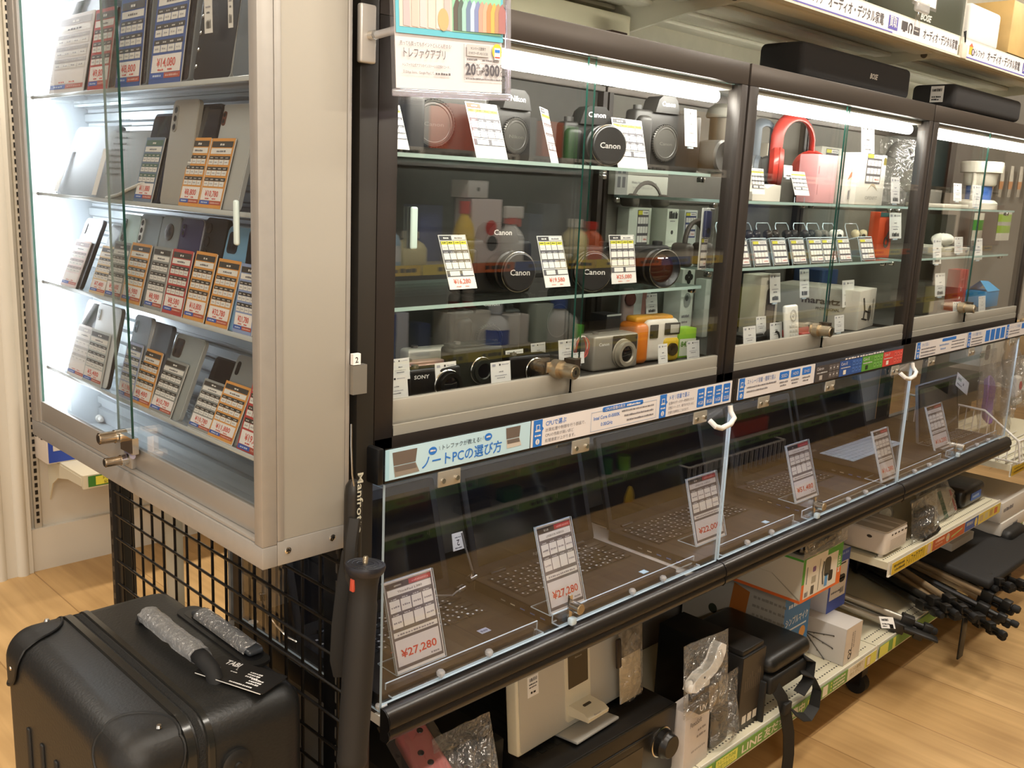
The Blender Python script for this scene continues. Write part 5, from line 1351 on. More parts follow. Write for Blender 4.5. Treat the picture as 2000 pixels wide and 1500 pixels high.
t = thing('toy_camera', 'chunky orange, white and yellow camera at the right of the showcase floor', 'camera', ff(1232, 722, .09, F1 + .0003, 10), 'compact cameras on the showcase floor')
b = MB(); b.rbox(0, .036, 0, .082, -.05, .012, M('#d9781f', .3, coat=.4), .012, 4); b.rbox(.03, .125, .002, .088, -.045, .004, M('#e8e2d6', .3), .012, 4); b.rbox(.078, .124, .0, .05, -.03, .009, M('#d8b62c', .3), .010, 4); b.rbox(.01, .115, .078, .094, -.04, -.004, M('#d99a2a', .3), .007, 3); b.build('body', t)
b = MB(); b.rbox(.08, .122, .055, .08, .004, .007, M('#22211f', .3), .003); b.rbox(.094, .118, .059, .076, .007, .0076, M('#b9b8ae', .15), .002); b.rbox(.04, .062, .05, .078, .004, .007, M('#1d1d1d', .3), .003); b.lathe([(.013, .009), (.013, .014), (.008, .014), (0, .011)], M('#3a2d1c', .2), o=(.1, .026, 0), n=24); b.build('lens', t)
t = thing('film_box', 'lime green and white film box beside the orange and white camera', 'box', ff(1322, 712, .08, F1 + .0003, 10))
b = MB(); b.rbox(0, .05, 0, .062, -.03, 0, M('#8fc43a', .5), .001); b.q(.003, .004, .05, .040, .0004, M('#e8ecd8', .5)); b.text('842', .006, .024, .011, .0008, M('#5a8a2a', .5), bold=.03); b.disc(.034, .013, .0008, .008, M('#3a3a36', .4)); b.build('carton', t)
b = MB()
for j in range(3):
    a0 = random.Random(j).uniform(0, 6)
    b.tube([(.016 * math.cos(a0 + k * .42) * (1 + .06 * j), .02 + .021 * math.sin(a0 + k * .42), .002 * j + .002 * math.sin(k)) for k in range(16)], .0016, M(('#b8564e', '#d9cfcc', '#b8564e')[j], .3), n=6)
solo(b, 'strap_loop', 'red and white coiled loop standing beside the tag near the lock', 'strap', ff(1133, 690, .085, F1 + .03))
dslr(ff(885, 720, .26, F1, 12), 'black camera with white prism lettering at the back of the showcase floor', w=.15, h=.105, cap='mount', lr=.03, lx=.5, body=M('#262523', .5), capc='#2a2927')
b = MB(); b.T = ff(990, 690, .30, F1); b.rbox(0, .19, 0, .155, -.07, 0, M('#131312', .4), .002); b.text('H21Pro', .035, .115, .010, .0006, M('#b9b8b2', .5), wid=.04); b.text('H21 Pro ドライブレコーダー', .085, .113, .0065, .0006, M('#a09f9a', .5), wid=.085); b.scrib(.085, .124, .07, .004, .0006, M('#8a8986', .5), 4, n=16); b.lathe([(.036, .0004), (.036, .0012), (.034, .0012)], M('#4c4b46', .5), o=(.15, .06, 0), n=32)
solo(b, 'dashcam_box', 'black carton with small white lettering at the back of the showcase floor', 'box')
# second showcase goods that show through the open end and front
def carton(px, py, y, z, w, h, d, col, label, draw=None, yaw=0, name='product_box', cat='box', grp=None, side=None, r=.0015):
    t = thing(name, label, cat, ff(px, py, y, z, yaw), grp)
    b = MB(); b.rbox(0, w, 0, h, -d, 0, M(col, .5), r)
    if draw: draw(b, w, h)
    b.build('carton', t)
    return t
def mini_card(b, x, y, w, h, z, head='#cfc93a', seed=0, blue=False):
    G = M('#3d4a78', .6) if blue else M('#5a565a', .6)
    b.q(x, y, x + w, y + h, z, G); z += .0003
    b.q(x + .03 * w, y + .86 * h, x + .42 * w, y + .98 * h, z, M(head, .5)); b.q(x + .42 * w, y + .86 * h, x + .97 * w, y + .98 * h, z, WHITE); b.scrib(x + .5 * w, y + .9 * h, .4 * w, .04 * h, z + .0003, GREYINK, seed, n=5)
    for r_ in range(3):
        yy = y + (.6 - .27 * r_) * h
        for k in range(4 if r_ < 2 else 2): b.q(x + (.04 + .235 * k) * w, yy, x + (.04 + .235 * k + .21) * w, yy + .19 * h, z, WHITE)
        if r_ == 2: b.q(x + .51 * w, yy, x + .96 * w, yy + .19 * h, z, M('#efe6e2', .6)); b.scrib(x + .6 * w, yy + .06 * h, .3 * w, .05 * h, z + .0003, M('#c87a70', .6), seed + 2, n=4)
def wb(b, w, h): b.text('Wireless Noise Canceling Headphone', .06, .026, .006, .0006, GREYINK, wid=.095); b.text('ワイヤレスノイズキャンセリング', .065, .014, .005, .0006, GREYINK, wid=.075); b.q(.0, .0, .045, h, .0004, M('#9a9d97', .5)); b.q(.008, .016, .019, .04, .0008, M('#55585a', .5)); b.q(.025, .016, .036, .04, .0008, M('#55585a', .5))
carton(1199, 388, .335, S21, .20, .045, .02, '#d3d6c8', 'long white headphone carton lying at the back of the middle showcase top shelf', wb)
carton(1222, 520, .335, S22, .085, .115, .035, '#cfd6c8', 'white box with a yellow-topped card at the left back of the middle showcase', lambda b, w, h: mini_card(b, .032, .03, .042, .08, .0006, seed=3))
carton(1296, 520, .30, S22, .046, .115, .05, '#d6dccd', 'tall white box with a code square at the left of the middle showcase', lambda b, w, h: (b.scrib(.006, .092, .034, .018, .0006, INK, 5, n=8), b.scrib(.012, .085, .02, .003, .0006, GREYINK, 6), b.disc(.022, .06, .0006, .005, M('#3a3c3a', .5))))
carton(1330, 515, .325, S22, .055, .112, .04, '#ced4cc', 'white box with a blue-lined card at the left of the middle showcase', lambda b, w, h: mini_card(b, .004, .045, .045, .062, .0006, seed=5, blue=True))
carton(1316, 560, .20, S22, .066, .034, .05, '#cdd6c6', 'low white box with a dark ring mark at the left of the middle showcase', lambda b, w, h: b.lathe([(.0045, .0003), (.0045, .001), (.0032, .001)], INK, o=(w * .5, h * .55, 0), n=18))
t = thing('headphones', 'grey over-ear headphones lying above the white boxes at the left of the middle showcase', 'headphones', ff(1232, 430, .33, S22 + .117))
b = MB(); HG = M('#5c564e', .5)
b.tube([(.002 + .06 * (1 - math.cos(R(15 * k))), .004 + .055 * math.sin(R(15 * k)), -.01) for k in range(13)], .007, HG, n=10, flat=(.010, .005)); b.build('headband', t)
b = MB(); b.rbox(-.012, .018, -.001, .03, -.03, .012, HG, .010, 4); b.rbox(.1, .138, -.001, .03, -.03, .012, HG, .012, 4); b.build('ear_cup', t)
t = thing('headphones', 'dark headphones standing by a hanging clear case at the left of the middle showcase', 'headphones', ff(1352, 545, .12, S22))
b = MB(); DG = M('#4a443e', .45)
b.tube([(.038 * math.cos(R(15 * k)), .05 + .045 * math.sin(R(15 * k)), 0) for k in range(13)], .006, DG, n=10, flat=(.009, .005)); b.build('headband', t)
b = MB(); b.rbox(-.05, -.026, .0, .05, -.03, .02, DG, .010, 4); b.rbox(.026, .05, .0, .05, -.03, .02, DG, .010, 4); b.build('ear_cup', t)
def blister(b, w, h): b.rbox(0, w, 0, h, 0, .012, FILM, .004, 3)
t = carton(1362, 535, .06, S22, .03, .125, .002, '#cfd2cc', 'clear hanging case with a blue earphone and small card near the showcase joint', lambda b, w, h: (mini_card(b, .004, .004, .022, .06, .0006, seed=7), b.rbox(.004, .026, .066, .12, .0, .008, M('#2a2f52', .3), .003), b.disc(.014, .08, .0085, .006, CHROME)))
b = MB(); blister(b, .031, .126); b.build('clear_shell', t)
def eb(b, w, h): b.tube([(w * .62, h * .78, .001), (w * .66, h * .7, .001), (w * .64, h * .5, .001), (w * .62, h * .25, .001)], .006, M('#a8786e', .4), n=10, flat=(.007, .002)); b.disc(w * .6, h * .78, .0012, .010, M('#b98478', .4)); b.scrib(.004, h * .93, .03, .004, .0006, GREYINK, 8)
carton(1224, 640, .30, F2, .085, .17, .03, '#c2cac6', 'white box printed with a pink earbud at the left floor of the middle showcase', eb)
tagx(1262, 1284, 575, 614, .29, 'white barcode tag on the pink earbud box', 40, True, grp='white shop tags in the middle showcase')
t = thing('action_camera', 'pinkish grey upright camera with one round lens behind the showcase lock', 'camera', ff(1213, 665, .27, F2, 10))
b = MB(); b.rbox(0, .036, 0, .125, -.015, 0, M('#9a8480', .4, .2), .010, 4); b.build('body', t)
b = MB(); b.lathe([(.0155, 0), (.0155, .004), (.012, .005), (0, .003)], M('#4a1f1c', .1, 0, .8), o=(.018, .10, 0), n=28); b.build('lens', t)
b = MB(); b.T = ff(1183, 655, .26, F2); b.rbox(0, .05, 0, .07, -.05, 0, M('#1a1a1e', .4), .003); b.q(0.0, .066, .05, .07, .0004, M('#c8c8c2', .5)); solo(b, 'black_case', 'small black case with a pale top edge behind the showcase lock', 'case')
def vb(b, w, h): b.tube([(w * .5, h * .82, .001), (w * .58, h * .72, .001), (w * .5, h * .58, .001)], .004, M('#5c5c58', .4), n=8, flat=(.005, .001))
carton(1292, 668, .33, F2, .04, .165, .04, '#b4b8b0', 'grey-white tall box with a curved earpiece print on the middle showcase floor', vb)
def zb(b, w, h):
    for a in range(4): b.disc(w * .5 + .009 * math.cos(a * 1.57), h * .88 + .009 * math.sin(a * 1.57), .0008, .0075, M('#1a1a1a', .4))
    b.disc(w * .5, h * .55, .0008, .014, M('#8c908c', .5), ry=.018); b.disc(w * .45, h * .58, .0011, .007, M('#4a4d4a', .5)); b.scrib(w * .15, h * .3, w * .6, .007, .0008, GREYINK, 9, n=7); b.scrib(w * .15, h * .22, w * .5, .005, .0008, GREYINK, 10, n=7)
carton(1323, 670, .24, F2, .05, .165, .05, '#cfd4ca', 'tall white box printed with a cluster of dark round shapes on the middle showcase floor', zb)
carton(1370, 665, .22, F2, .022, .14, .03, '#c8ccc4', 'narrow white box at the near left edge of the middle showcase floor', None)

# second showcase seen from the front, upper shelf
def hphones(m4, label, col, band, H=.19, W=.13, r=.034, tw=60):
    t = thing('headphones', label, 'headphones', m4, 'headphones on the middle showcase top shelf')
    BM = M(col, .3, 0, .5, coat=.3); BN = M(band, .45)
    pts = [(W / 2 + W / 2 * math.cos(R(180 - 12 * k)), H - W * .42 + W * .42 * math.sin(R(180 - 12 * k)), -.02) for k in range(16)]
    b = MB(); b.tube([(0, .06, -.02), (0, H * .55, -.02)] + pts[1:-1] + [(W, H * .55, -.02), (W, .06, -.02)], .010, BN, n=12, flat=(.015, .006)); b.build('headband', t)
    for sx in (0, W):
        b = MB(); b.T = Matrix.Translation((sx, .062, -.02)) @ RY(tw if sx == 0 else -tw)
        b.lathe([(0, -.016), (r * .8, -.014), (r, -.004), (r, .006), (r * .86, .016), (r * .5, .018), (0, .016)], BM, n=28); b.lathe([(r * .93, .004), (r * 1.02, .009), (r * .9, .019)], BN, n=28); b.build('ear_cup', t)
    return t
hphones(ff(1474, 370, .21, S21 + .012, 30), 'grey-blue headphones at the left end of the middle showcase top shelf', '#5d6266', '#4d5966', H=.175, W=.045, tw=50)
hphones(ff(1521, 375, .16, S21 + .02, 5), 'glossy red headphones on the middle showcase top shelf', '#c8352c', '#a83028', H=.185, W=.15, r=.046, tw=38)
b = MB(); b.T = ff(1468, 398, .10, S21); b.prism([(0, 0), (.12, 0), (.12, .036), (.09, .038), (.06, .028), (.045, .034), (.03, .052), (0, .02)], -.04, 0, M('#d8d2c4', .5)); solo(b, 'display_stand', 'cream cardboard cradle under the grey-blue headphones', 'stand')
tagx(1531, 1548, 322, 346, .10, 'barcode sticker tag hanging on the red headphones', 41, True, grp='white shop tags in the middle showcase')
carton(1590, 395, .11, S21, .10, .117, .05, '#dba3a4', 'matt pink box standing on the middle showcase top shelf', lambda b, w, h: (b.scrib(.006, .02, .004, .03, .0006, M('#a87476', .6), 4, n=1), b.scrib(.006, .07, .004, .02, .0006, M('#a87476', .6), 5, n=1)))
def ccard2(BL, BR, TL, y0, label, seed): return ccard(BL, BR, TL, y0, label, None, seed, grp='price cards in the middle showcase', head='#e6e3dc')
ccard2((1469, 379), (1494, 379), (1466, 328), .055, 'white card before the grey-blue headphones', 61)
ccard2((1553, 381), (1581, 384), (1543, 334), .055, 'white card before the red headphones', 62)
b = MB(); b.T = ff(1552, 396, .055, S21); b.pane(0, .045, 0, .012, -.002, 0, ACRYL, ACR_EDGE, 'z'); solo(b, 'clear_card_stand', 'clear stand under the card of the red headphones', 'card stand')
carton(1597, 370, .28, S21, .12, .155, .04, '#dcdacb', 'white hanging box with a yellow-headed card behind the pink box', lambda b, w, h: mini_card(b, .025, .07, .075, .08, .0006, seed=13))
carton(1648, 398, .10, S21, .048, .12, .03, '#e9e4da', 'slim white box with a salmon figure right of the pink box', lambda b, w, h: (b.poly([(.004, .06, .0006), (.04, .075, .0006), (.044, .085, .0006), (.02, .08, .0006)], M('#d8835f', .5)), b.scrib(.014, .012, .02, .03, .0006, GREYINK, 8, n=5, gap=.9)))
tagx(1682, 1708, 238, 318, .18, 'large blank white tag hanging over the white earphone box', 42, grp='white shop tags in the middle showcase')
def of(b, w, h): mini_card(b, .045, .055, .085, .075, .0006, seed=21); b.text('OPENFIT', .055, .014, .009, .0006, M('#9a958c', .6), wid=.07); b.poly([(.06, .035, .0006), (.085, .05, .0006), (.1, .048, .0006), (.125, .035, .0006), (.1, .055, .0006), (.085, .056, .0006)], M('#b9a88c', .5)); b.poly([(.142, .105, .0006), (.158, .105, .0006), (.158, .12, .0006), (.15, .126, .0006), (.142, .12, .0006)], M('#8a7d2e', .5))
carton(1668, 401, .085, S21, .16, .13, .05, '#ece8dc', 'white earphone box with a yellow-topped card and soft grey capitals', of)
tagx(1740, 1757, 345, 397, .075, 'narrow white tag at the right end of the middle showcase top shelf', 43, True, grp='white shop tags in the middle showcase')
t = thing('headphones', 'grey headband headphones in a clear bag at the right end of the middle showcase', 'headphones', ff(1738, 372, .20, S21 + .03, 20))
b = MB(); b.tube([(.03 + .05 * math.cos(R(160 - 12 * k)), .09 + .06 * math.sin(R(160 - 12 * k)), 0) for k in range(13)], .008, M('#5c574f', .5), n=10, flat=(.013, .005)); b.build('headband', t)
b = MB(); b.lathe([(0, -.01), (.03, -.008), (.034, 0), (.03, .012), (0, .014)], M('#b3ad9e', .45), o=(.075, .045, 0), ax='x', n=24); b.build('ear_cup', t)
b = MB(); b.rbox(-.035, .11, -.028, .17, -.04, .04, WRAP, .02, 3); b.build('clear_bag', t)
carton(1496, 330, .32, S21, .055, .15, .03, '#c9c4b4', 'pale box with a small card behind the grey-blue headphones', lambda b, w, h: mini_card(b, .006, .085, .042, .06, .0006, seed=23))
# second showcase, lower glass shelf: earbuds on clear stands
EBX = [(1451, '#e6e4dc'), (1490, '#1c1b1a'), (1527, '#2b2623'), (1563, '#1a1a1c'), (1597, '#24262c'), (1622, '#6b6862'), (1652, '#e8e6de'), (1694, '#c6ba98')]
for i, (px, c) in enumerate(EBX):
    nm = ['white', 'black', 'dark brown', 'large black', 'navy black', 'grey', 'glossy white', 'beige'][i]
    p = at(px, 514, 'y', .06)
    t = thing('earbud_stand', '%s earbuds on a clear stand with a yellow-topped card, %s from the left end' % (nm, ['first', 'second', 'third', 'fourth', 'fifth', 'sixth', 'seventh', 'eighth'][i]), 'earbuds', frame((p[0] - .033, .06, S22 + .0005), (1, 0, 0), (0, .30, 1)), 'earbuds on clear stands')
    w = .068 if i < 7 else .08
    b = MB(); b.pane(0, w, 0, .062, -.002, 0, ACRYL, ACR_EDGE, 'z')
    b.pane(.002, w - .002, .062, .064, -.03, 0, ACRYL, ACR_EDGE, 'y'); b.tube([(.004, .064, -.03), (.004, .098, -.032), (.010, .106, -.032), (w - .01, .106, -.032), (w - .004, .098, -.032), (w - .004, .064, -.03)], .0012, ACR_EDGE, n=6); b.build('clear_stand', t)
    b = MB(); b.box(.003, w - .003, .002, .058, .0003, .0008, PAPER); mini_card(b, .004, .003, w - .008, .054, .001, seed=80 + i); b.build('price_card', t)
    for sx in (.018, w - .018):
        b = MB(); e = M(c, .25, 0, .5, coat=.4)
        b.lathe([(0, -.011), (.008, -.009), (.0115, 0), (.010, .007), (.005, .011), (0, .012)], e, o=(sx, .074, -.014), ax='y', n=18); b.cyl((sx, .072, -.014), (sx + (.010 if sx < w / 2 else -.010), .068, -.008), .0045, M('#2a2a2a', .5), n=12); b.build('earbud', t)
tagx(1737, 1760, 415, 466, .10, 'white barcode tag on the orange box', 44, True, grp='white shop tags in the middle showcase')
def ob(b, w, h): b.q(0, h * .9, w, h, .0006, M('#3f6d6a', .5)); b.lathe([(.016, .0004), (.016, .001), (.008, .001)], M('#5e5b56', .5), o=(w * .62, h * .34, 0), n=28); b.poly([(w * .55, h * .45, .0008), (w * .75, h * .6, .0008), (w * .8, h * .56, .0008), (w * .66, h * .4, .0008)], M('#5e5b56', .5))
carton(1708, 520, .115, S22, .085, .125, .03, '#e25a30', 'bright orange box at the right end of the earbud shelf', ob)
# second showcase floor
def shaver(b, w, h): b.rbox(w * .35, w * .85, h * .1, h * .8, 0, .0008, M('#5a5248', .5), .010, 4, 'z'); b.q(w * .42, h * .15, w * .78, h * .55, .001, M('#7a7062', .5)); b.text('BRAUN', w * .3, h * .86, .010, .0008, INK, wid=w * .5)
carton(1476, 665, .11, F2, .085, .158, .05, '#cfc8b8', 'tall white box with a dark shaver print on the middle showcase floor', shaver)
tagx(1504, 1524, 535, 592, .10, 'white barcode tag hanging before the shaver box', 45, True, grp='white shop tags in the middle showcase')
tagx(1562, 1580, 527, 582, .16, 'white barcode tag hanging left of the large white carton', 46, True, grp='white shop tags in the middle showcase')
t = thing('product_box', 'large white carton with serif brand lettering and a desk-arm print', 'box', frame((at(1672, 655, 'y', .065)[0], .065, F2 + .0003), (.985, .17, 0), (0, 0, 1)))
b = MB(); b.rbox(0, .155, 0, .105, -.24, 0, M('#ddd6c8', .55), .0015)
b.tube([(.03, .085, .001), (.05, .05, .001), (.045, .03, .001)], .003, M('#4a4540', .5), n=6, flat=(.003, .0008)); b.disc(.1, .04, .0009, .016, M('#4f4a44', .5), ry=.022); b.tube([(.05, .05, .001), (.1, .04, .001)], .003, M('#4a4540', .5), n=6, flat=(.003, .0008)); b.tube([(.03, .03, .001), (.08, .022, .001)], .003, M('#4a4540', .5), n=6, flat=(.003, .0008)); b.scrib(.125, .02, .012, .07, .0008, M('#a89f90', .6), 4, n=2)
b.T = frame((-.0008, 0, -.24), (0, 0, 1), (0, 1, 0)); b.text('marantz', .085, .062, .017, .0004, M('#6b5a3e', .5), bold=.03, wid=.105); b.text('PROFESSIONAL', .125, .045, .008, .0004, M('#7a6a50', .5), bold=.02, wid=.065)
b.build('carton', t)
tagx(1645, 1668, 549, 601, .10, 'white barcode tag standing on top of the large white carton', 47, True, grp='white shop tags in the middle showcase')
t = thing('remote_control', 'white remote control leaning on the middle showcase floor', 'remote', frame(at(1538, 668, 'y', .035), (1, 0, 0), (0, .15, 1)))
b = MB(); b.rbox(0, .058, 0, .085, -.012, 0, M('#e6e3d9', .4), .006, 3); b.build('body', t)
b = MB(); b.lathe([(.013, .0002), (.014, .001), (.012, .0014)], M('#b9b6ad', .5), o=(.03, .06, 0), n=24); b.lathe([(.005, .0002), (.004, .0014), (0, .0014)], M('#b9b6ad', .5), o=(.03, .06, 0), n=16)
for r_ in range(3):
    for k in range(3): b.rbox(.012 + .013 * k, .021 + .013 * k, .010 + .011 * r_, .017 + .011 * r_, 0, .0012, M('#c4c1b8', .5), .001)
b.build('buttons', t)
tagx(1452, 1476, 640, 682, .03, 'white tag at the left front corner of the middle showcase floor', 48, grp='white shop tags in the middle showcase')
tagx(1477, 1496, 620, 655, .09, 'tilted white tag before the shaver box foot', 49, grp='white shop tags in the middle showcase')
tagx(1504, 1527, 632, 668, .06, 'white tag left of the white remote control', 50, grp='white shop tags in the middle showcase')
tagx(1630, 1648, 618, 650, .035, 'white tag right of the middle showcase lock', 51, grp='white shop tags in the middle showcase')
b = MB(); b.T = ff(1567, 665, .06, F2); b.rbox(0, .13, 0, .018, -.06, 0, M('#a8302a', .35), .004, 3); solo(b, 'red_case', 'flat red case lying behind the middle showcase lock', 'case')
t = thing('video_camera', 'black gadget with a round lens lying at the left of the middle showcase floor', 'camera', ff(1450, 678, .09, F2, 10))
b = MB(); b.rbox(0, .09, 0, .022, -.05, 0, M('#1a1918', .4), .006, 3); b.rbox(0, .075, .022, .026, -.045, -.005, M('#5c5a56', .3, .5), .0015); b.build('body', t)
b = MB(); b.lathe([(.018, 0), (.018, .02), (.013, .022), (.009, .014), (0, .012)], M('#161515', .3), o=(.098, .016, -.01), n=24); b.build('lens', t)
b = MB(); b.T = ff(1452, 640, .25, F2); b.rbox(0, .085, 0, .15, -.05, 0, M('#232427', .35), .003); b.q(.004, .006, .081, .14, .0006, M('#3a3d3f', .3)); solo(b, 'photo_frame', 'dark flat frame leaning at the left back of the middle showcase floor', 'frame')
b = MB(); b.T = ff(1600, 590, .25, F2 + .12); b.rbox(0, .10, -.12, .02, -.09, 0, M('#23406c', .4), .004); solo(b, 'blue_case', 'dark blue case behind the large white carton', 'case')
# third showcase
t = thing('juicer', 'white cylindrical juicer with a wide top in the far showcase', 'appliance', ff(1905, 372, .14, S21))
JW = M('#d9d3c2', .35)
b = MB(); b.T = RX(-90); b.lathe([(.062, 0), (.062, .02), (.056, .026), (.05, .03), (.05, .03), (0, .03)], JW, o=(.03, 0, 0), n=32); b.build('base', t)
b = MB(); b.T = RX(-90); b.lathe([(.046, .075), (.05, .08), (.052, .115), (.064, .118), (.066, .15), (.06, .153), (0, .153)], JW, o=(.03, 0, 0), n=32); b.build('top', t)
b = MB(); b.T = RX(-90); b.lathe([(.04, .03), (.04, .075), (0, .075)], M('#3f69b0', .3), o=(.03, 0, 0), n=28); b.build('blue_cup', t)
for sx in (-.02, .08):
    b = MB(); b.cyl((sx, .03, 0), (sx, .118, 0), .008, JW, n=12); b.build('column', t)
TG = 'white shop tags in the far showcase'
tagx(1862, 1878, 357, 392, .07, 'white tag left of the white juicer', 71, grp=TG)
tagx(1899, 1916, 360, 404, .05, 'white tag before the white juicer base', 72, grp=TG)
carton(1845, 402, .10, S21, .19, .012, .12, '#d8d2c0', 'flat white tray on the far showcase top shelf', None)
carton(1817, 385, .2, S21, .09, .055, .08, '#5a564e', 'dark grey box left on the far showcase top shelf', None)
carton(1828, 510, .10, S22, .04, .03, .09, '#cfc9ba', 'small pale box at the left of the far showcase lower shelf', None)
carton(1845, 513, .07, S22, .19, .024, .12, '#bdb7aa', 'flat grey carton on the far showcase lower shelf', lambda b, w, h: b.scrib(.15, .008, .02, .008, .0006, GREYINK, 5))
t = thing('white_bundle', 'crumpled white bundle with a tag on the flat grey carton', 'bundle', ff(1838, 482, .10, S22 + .0245))
b = MB(); rnd = random.Random(3)
vs = [(.055 + .055 * math.cos(a) * math.cos(e) * rnd.uniform(.85, 1.1), .022 + .02 * math.sin(e) * rnd.uniform(.9, 1.1), -.02 + .03 * math.sin(a) * math.cos(e)) for e in [R(-80 + 26 * i) for i in range(7)] for a in [R(30 * k) for k in range(12)]]
b.add(vs, [(i * 12 + k, i * 12 + (k + 1) % 12, (i + 1) * 12 + (k + 1) % 12, (i + 1) * 12 + k) for i in range(6) for k in range(12)], M('#eae6dc', .6), True); b.build('bundle', t)
tagx(1864, 1880, 463, 495, .06, 'white tag on the crumpled white bundle', 73, grp=TG)
tagx(1822, 1838, 466, 516, .055, 'narrow white barcode tag left on the far lower shelf', 74, True, grp=TG)
tagx(1902, 1918, 466, 508, .055, 'white tag right of the flat grey carton', 75, grp=TG)
def pouch(px, py, y, w, h, label, cols, zz=None):
    t = thing('pouch', label, 'package', ff(px, py, y, zz), 'hanging pouches in the far showcase')
    b = MB(); n = 6
    vs = [(w * i / n, h * j / 8, .008 * math.sin(math.pi * i / n) * math.sin(math.pi * j / 8) + .001) for j in range(9) for i in range(n + 1)] + [(w * i / n, h * j / 8, -.008 * math.sin(math.pi * i / n) * math.sin(math.pi * j / 8)) for j in range(9) for i in range(n + 1)]
    for j in range(8):
        for i in range(n):
            k = j * (n + 1) + i; m = M(cols[min(len(cols) - 1, int(j / 8 * len(cols)))], .3)
            b.add([vs[k], vs[k + 1], vs[k + n + 2], vs[k + n + 1]], [(0, 1, 2, 3)], m, True)
            k += 9 * (n + 1); b.add([vs[k], vs[k + n + 1], vs[k + n + 2], vs[k + 1]], [(0, 1, 2, 3)], m, True)
    b.build('film', t); return t
pouch(1896, 470, .25, .10, .10, 'clear pouch with a green band in the far showcase', ('#c8cabb', '#3f8f3a', '#d8d8c8'))
pouch(1943, 470, .20, .14, .11, 'large pouch with lime bands and grey print in the far showcase', ('#c9c8ba', '#8fb04a', '#a9a89e', '#8fb04a', '#c9c8ba'))
for j in range(5): pouch(1930 + 18 * j, 385, .28, .035, .12, ['first', 'second', 'third', 'fourth', 'fifth'][j] + ' clear packet hanging in the upper right of the far showcase, counting from the juicer', ('#a9a396', '#c08a5e', '#c8c2b4', '#d0cabc'))
def rb(b, w, h):
    WH = M('#e8cfc8', .5)
    b.text('Qi', .012, h * .5, .012, .0008, WH, bold=.01); b.q(.01, h * .3, .02, h * .36, .0008, WH); b.q(.012, h * .12, .03, h * .16, .0008, M('#c05a54', .5)); b.scrib(.012, h * .75, .02, .006, .0008, M('#d88078', .5), 5)
carton(1868, 592, .10, F2, .07, .135, .04, '#b02a26', 'bright red box in the far showcase', rb)
carton(1799, 618, .12, F2, .12, .10, .07, '#5a544a', 'dark crate with a khaki panel at the left of the far showcase', lambda b, w, h: b.q(.006, .006, .085, h - .012, .0008, M('#8a8256', .5)))
t = thing('blue_pack', 'bright blue folded pack at the right floor of the far showcase', 'package', ff(1923, 602, .09, F2))
b = MB(); b.rbox(0, .12, 0, .055, -.07, 0, M('#1f8fd0', .4), .002); b.poly([(.0, .055, .002), (.12, .055, .002), (.09, .085, -.03), (.01, .09, -.03)], M('#35a5e4', .4)); b.poly([(.0, .055, -.068), (.01, .09, -.03), (.09, .085, -.03), (.12, .055, -.068)], M('#1f8fd0', .4)); b.build('wrap', t)
tagx(1826, 1845, 535, 580, .07, 'tilted white barcode tag left of the bright red box', 76, True, grp=TG)
tagx(1861, 1876, 591, 614, .03, 'white tag left of the far showcase lock', 77, grp=TG)
tagx(1911, 1924, 580, 608, .03, 'white tag right of the far showcase lock', 78, grp=TG)

# poster in its clear holder, clipped to the upright
yp = -.075
p = at(768, 186, 'y', yp); q = at(996, 196, 'y', yp); r = at(1010, 55, 'y', yp)
PW = q[0] - p[0]; PH = .26
PM = frame(p + Vector((0, 0, 0)), (1, 0, (q[2] - p[2]) / PW), (.03, -.0, 1))
t = thing('poster_holder', 'clear sleeve poster with a wardrobe picture clipped at the end post', 'poster', PM)
b = MB(); b.rbox(0, PW, 0, PH, -.002, .002, glass_mat('sleeve', (.96, .95, .98), f0=.04, haze=.04), .006, 4, 'z'); b.rbox(-.001, PW + .001, -.001, .008, -.0024, .0024, glass_mat('sleeve_rim', (.8, .78, .88), f0=.1, haze=.25), .002); b.rbox(PW - .008, PW + .001, .008, PH, -.0024, .0024, glass_mat('sleeve_rim2', (.8, .78, .88), f0=.1, haze=.25), .002); b.build('clear_sleeve', t)
b = MB(); b.T = Matrix.Diagonal(((PW - .006) / .216, .76, 1, 1)); a0, a1 = .006, .206
b.box(a0, a1, .012, PH / .76, -.0012, -.0002, PAPER); z = .0022
TEAL = M('#5fb4c6', .5); IK = M('#6a6668', .6)
b.q(a0, .098, a1, PH / .76, z, TEAL); b.q(a0 + .006, .108, a1 - .005, PH / .76, z + .0003, M('#cfc6bc', .6)); b.q(a0 + .1, .108, a1 - .005, PH / .76, z + .0006, M('#8fc7a8', .6))
for k, c in enumerate(('#b8aeb0', '#d9b8ae', '#c8c0c0', '#cfc4be', '#d8cfc4', '#bdb2b0')):
    x = a0 + .012 + .0145 * k
    b.poly([(x, .11, z + .0008), (x + .012, .109, z + .0008), (x + .010, PH / .76, z + .0008), (x + .004, PH / .76, z + .0008)], M(c, .6))
b.disc(a0 + .083, .125, z + .0012, .010, M('#c9a878', .6), ry=.018)
for k, c in enumerate(('#5d5650', '#5a6a62', '#9cc4bc', '#6f82a0', '#b4c6dc', '#7f8ab4', '#d09a88', '#d8a88e', '#c98a5e', '#e0ac5a', '#b08a6a', '#a8706e')):
    x = a0 + .102 + .0078 * k
    b.poly([(x, .110 + .0002 * k, z + .001 + .0002 * k), (x + .014, .110 + .0002 * k, z + .001 + .0002 * k), (x + .0145, .150, z + .001 + .0002 * k), (x + .008, .162, z + .001 + .0002 * k), (x + .004, .158, z + .001 + .0002 * k), (x, .146, z + .001 + .0002 * k)], M(c, .6))
b.text('売っても買ってもポイントどんどん貯まる!', a0 + .006, .080, .0055, z, IK, wid=.092)
b.text('トレファクアプリ', a0 + .012, .062, .0125, z, IK, bold=.006, wid=.075)
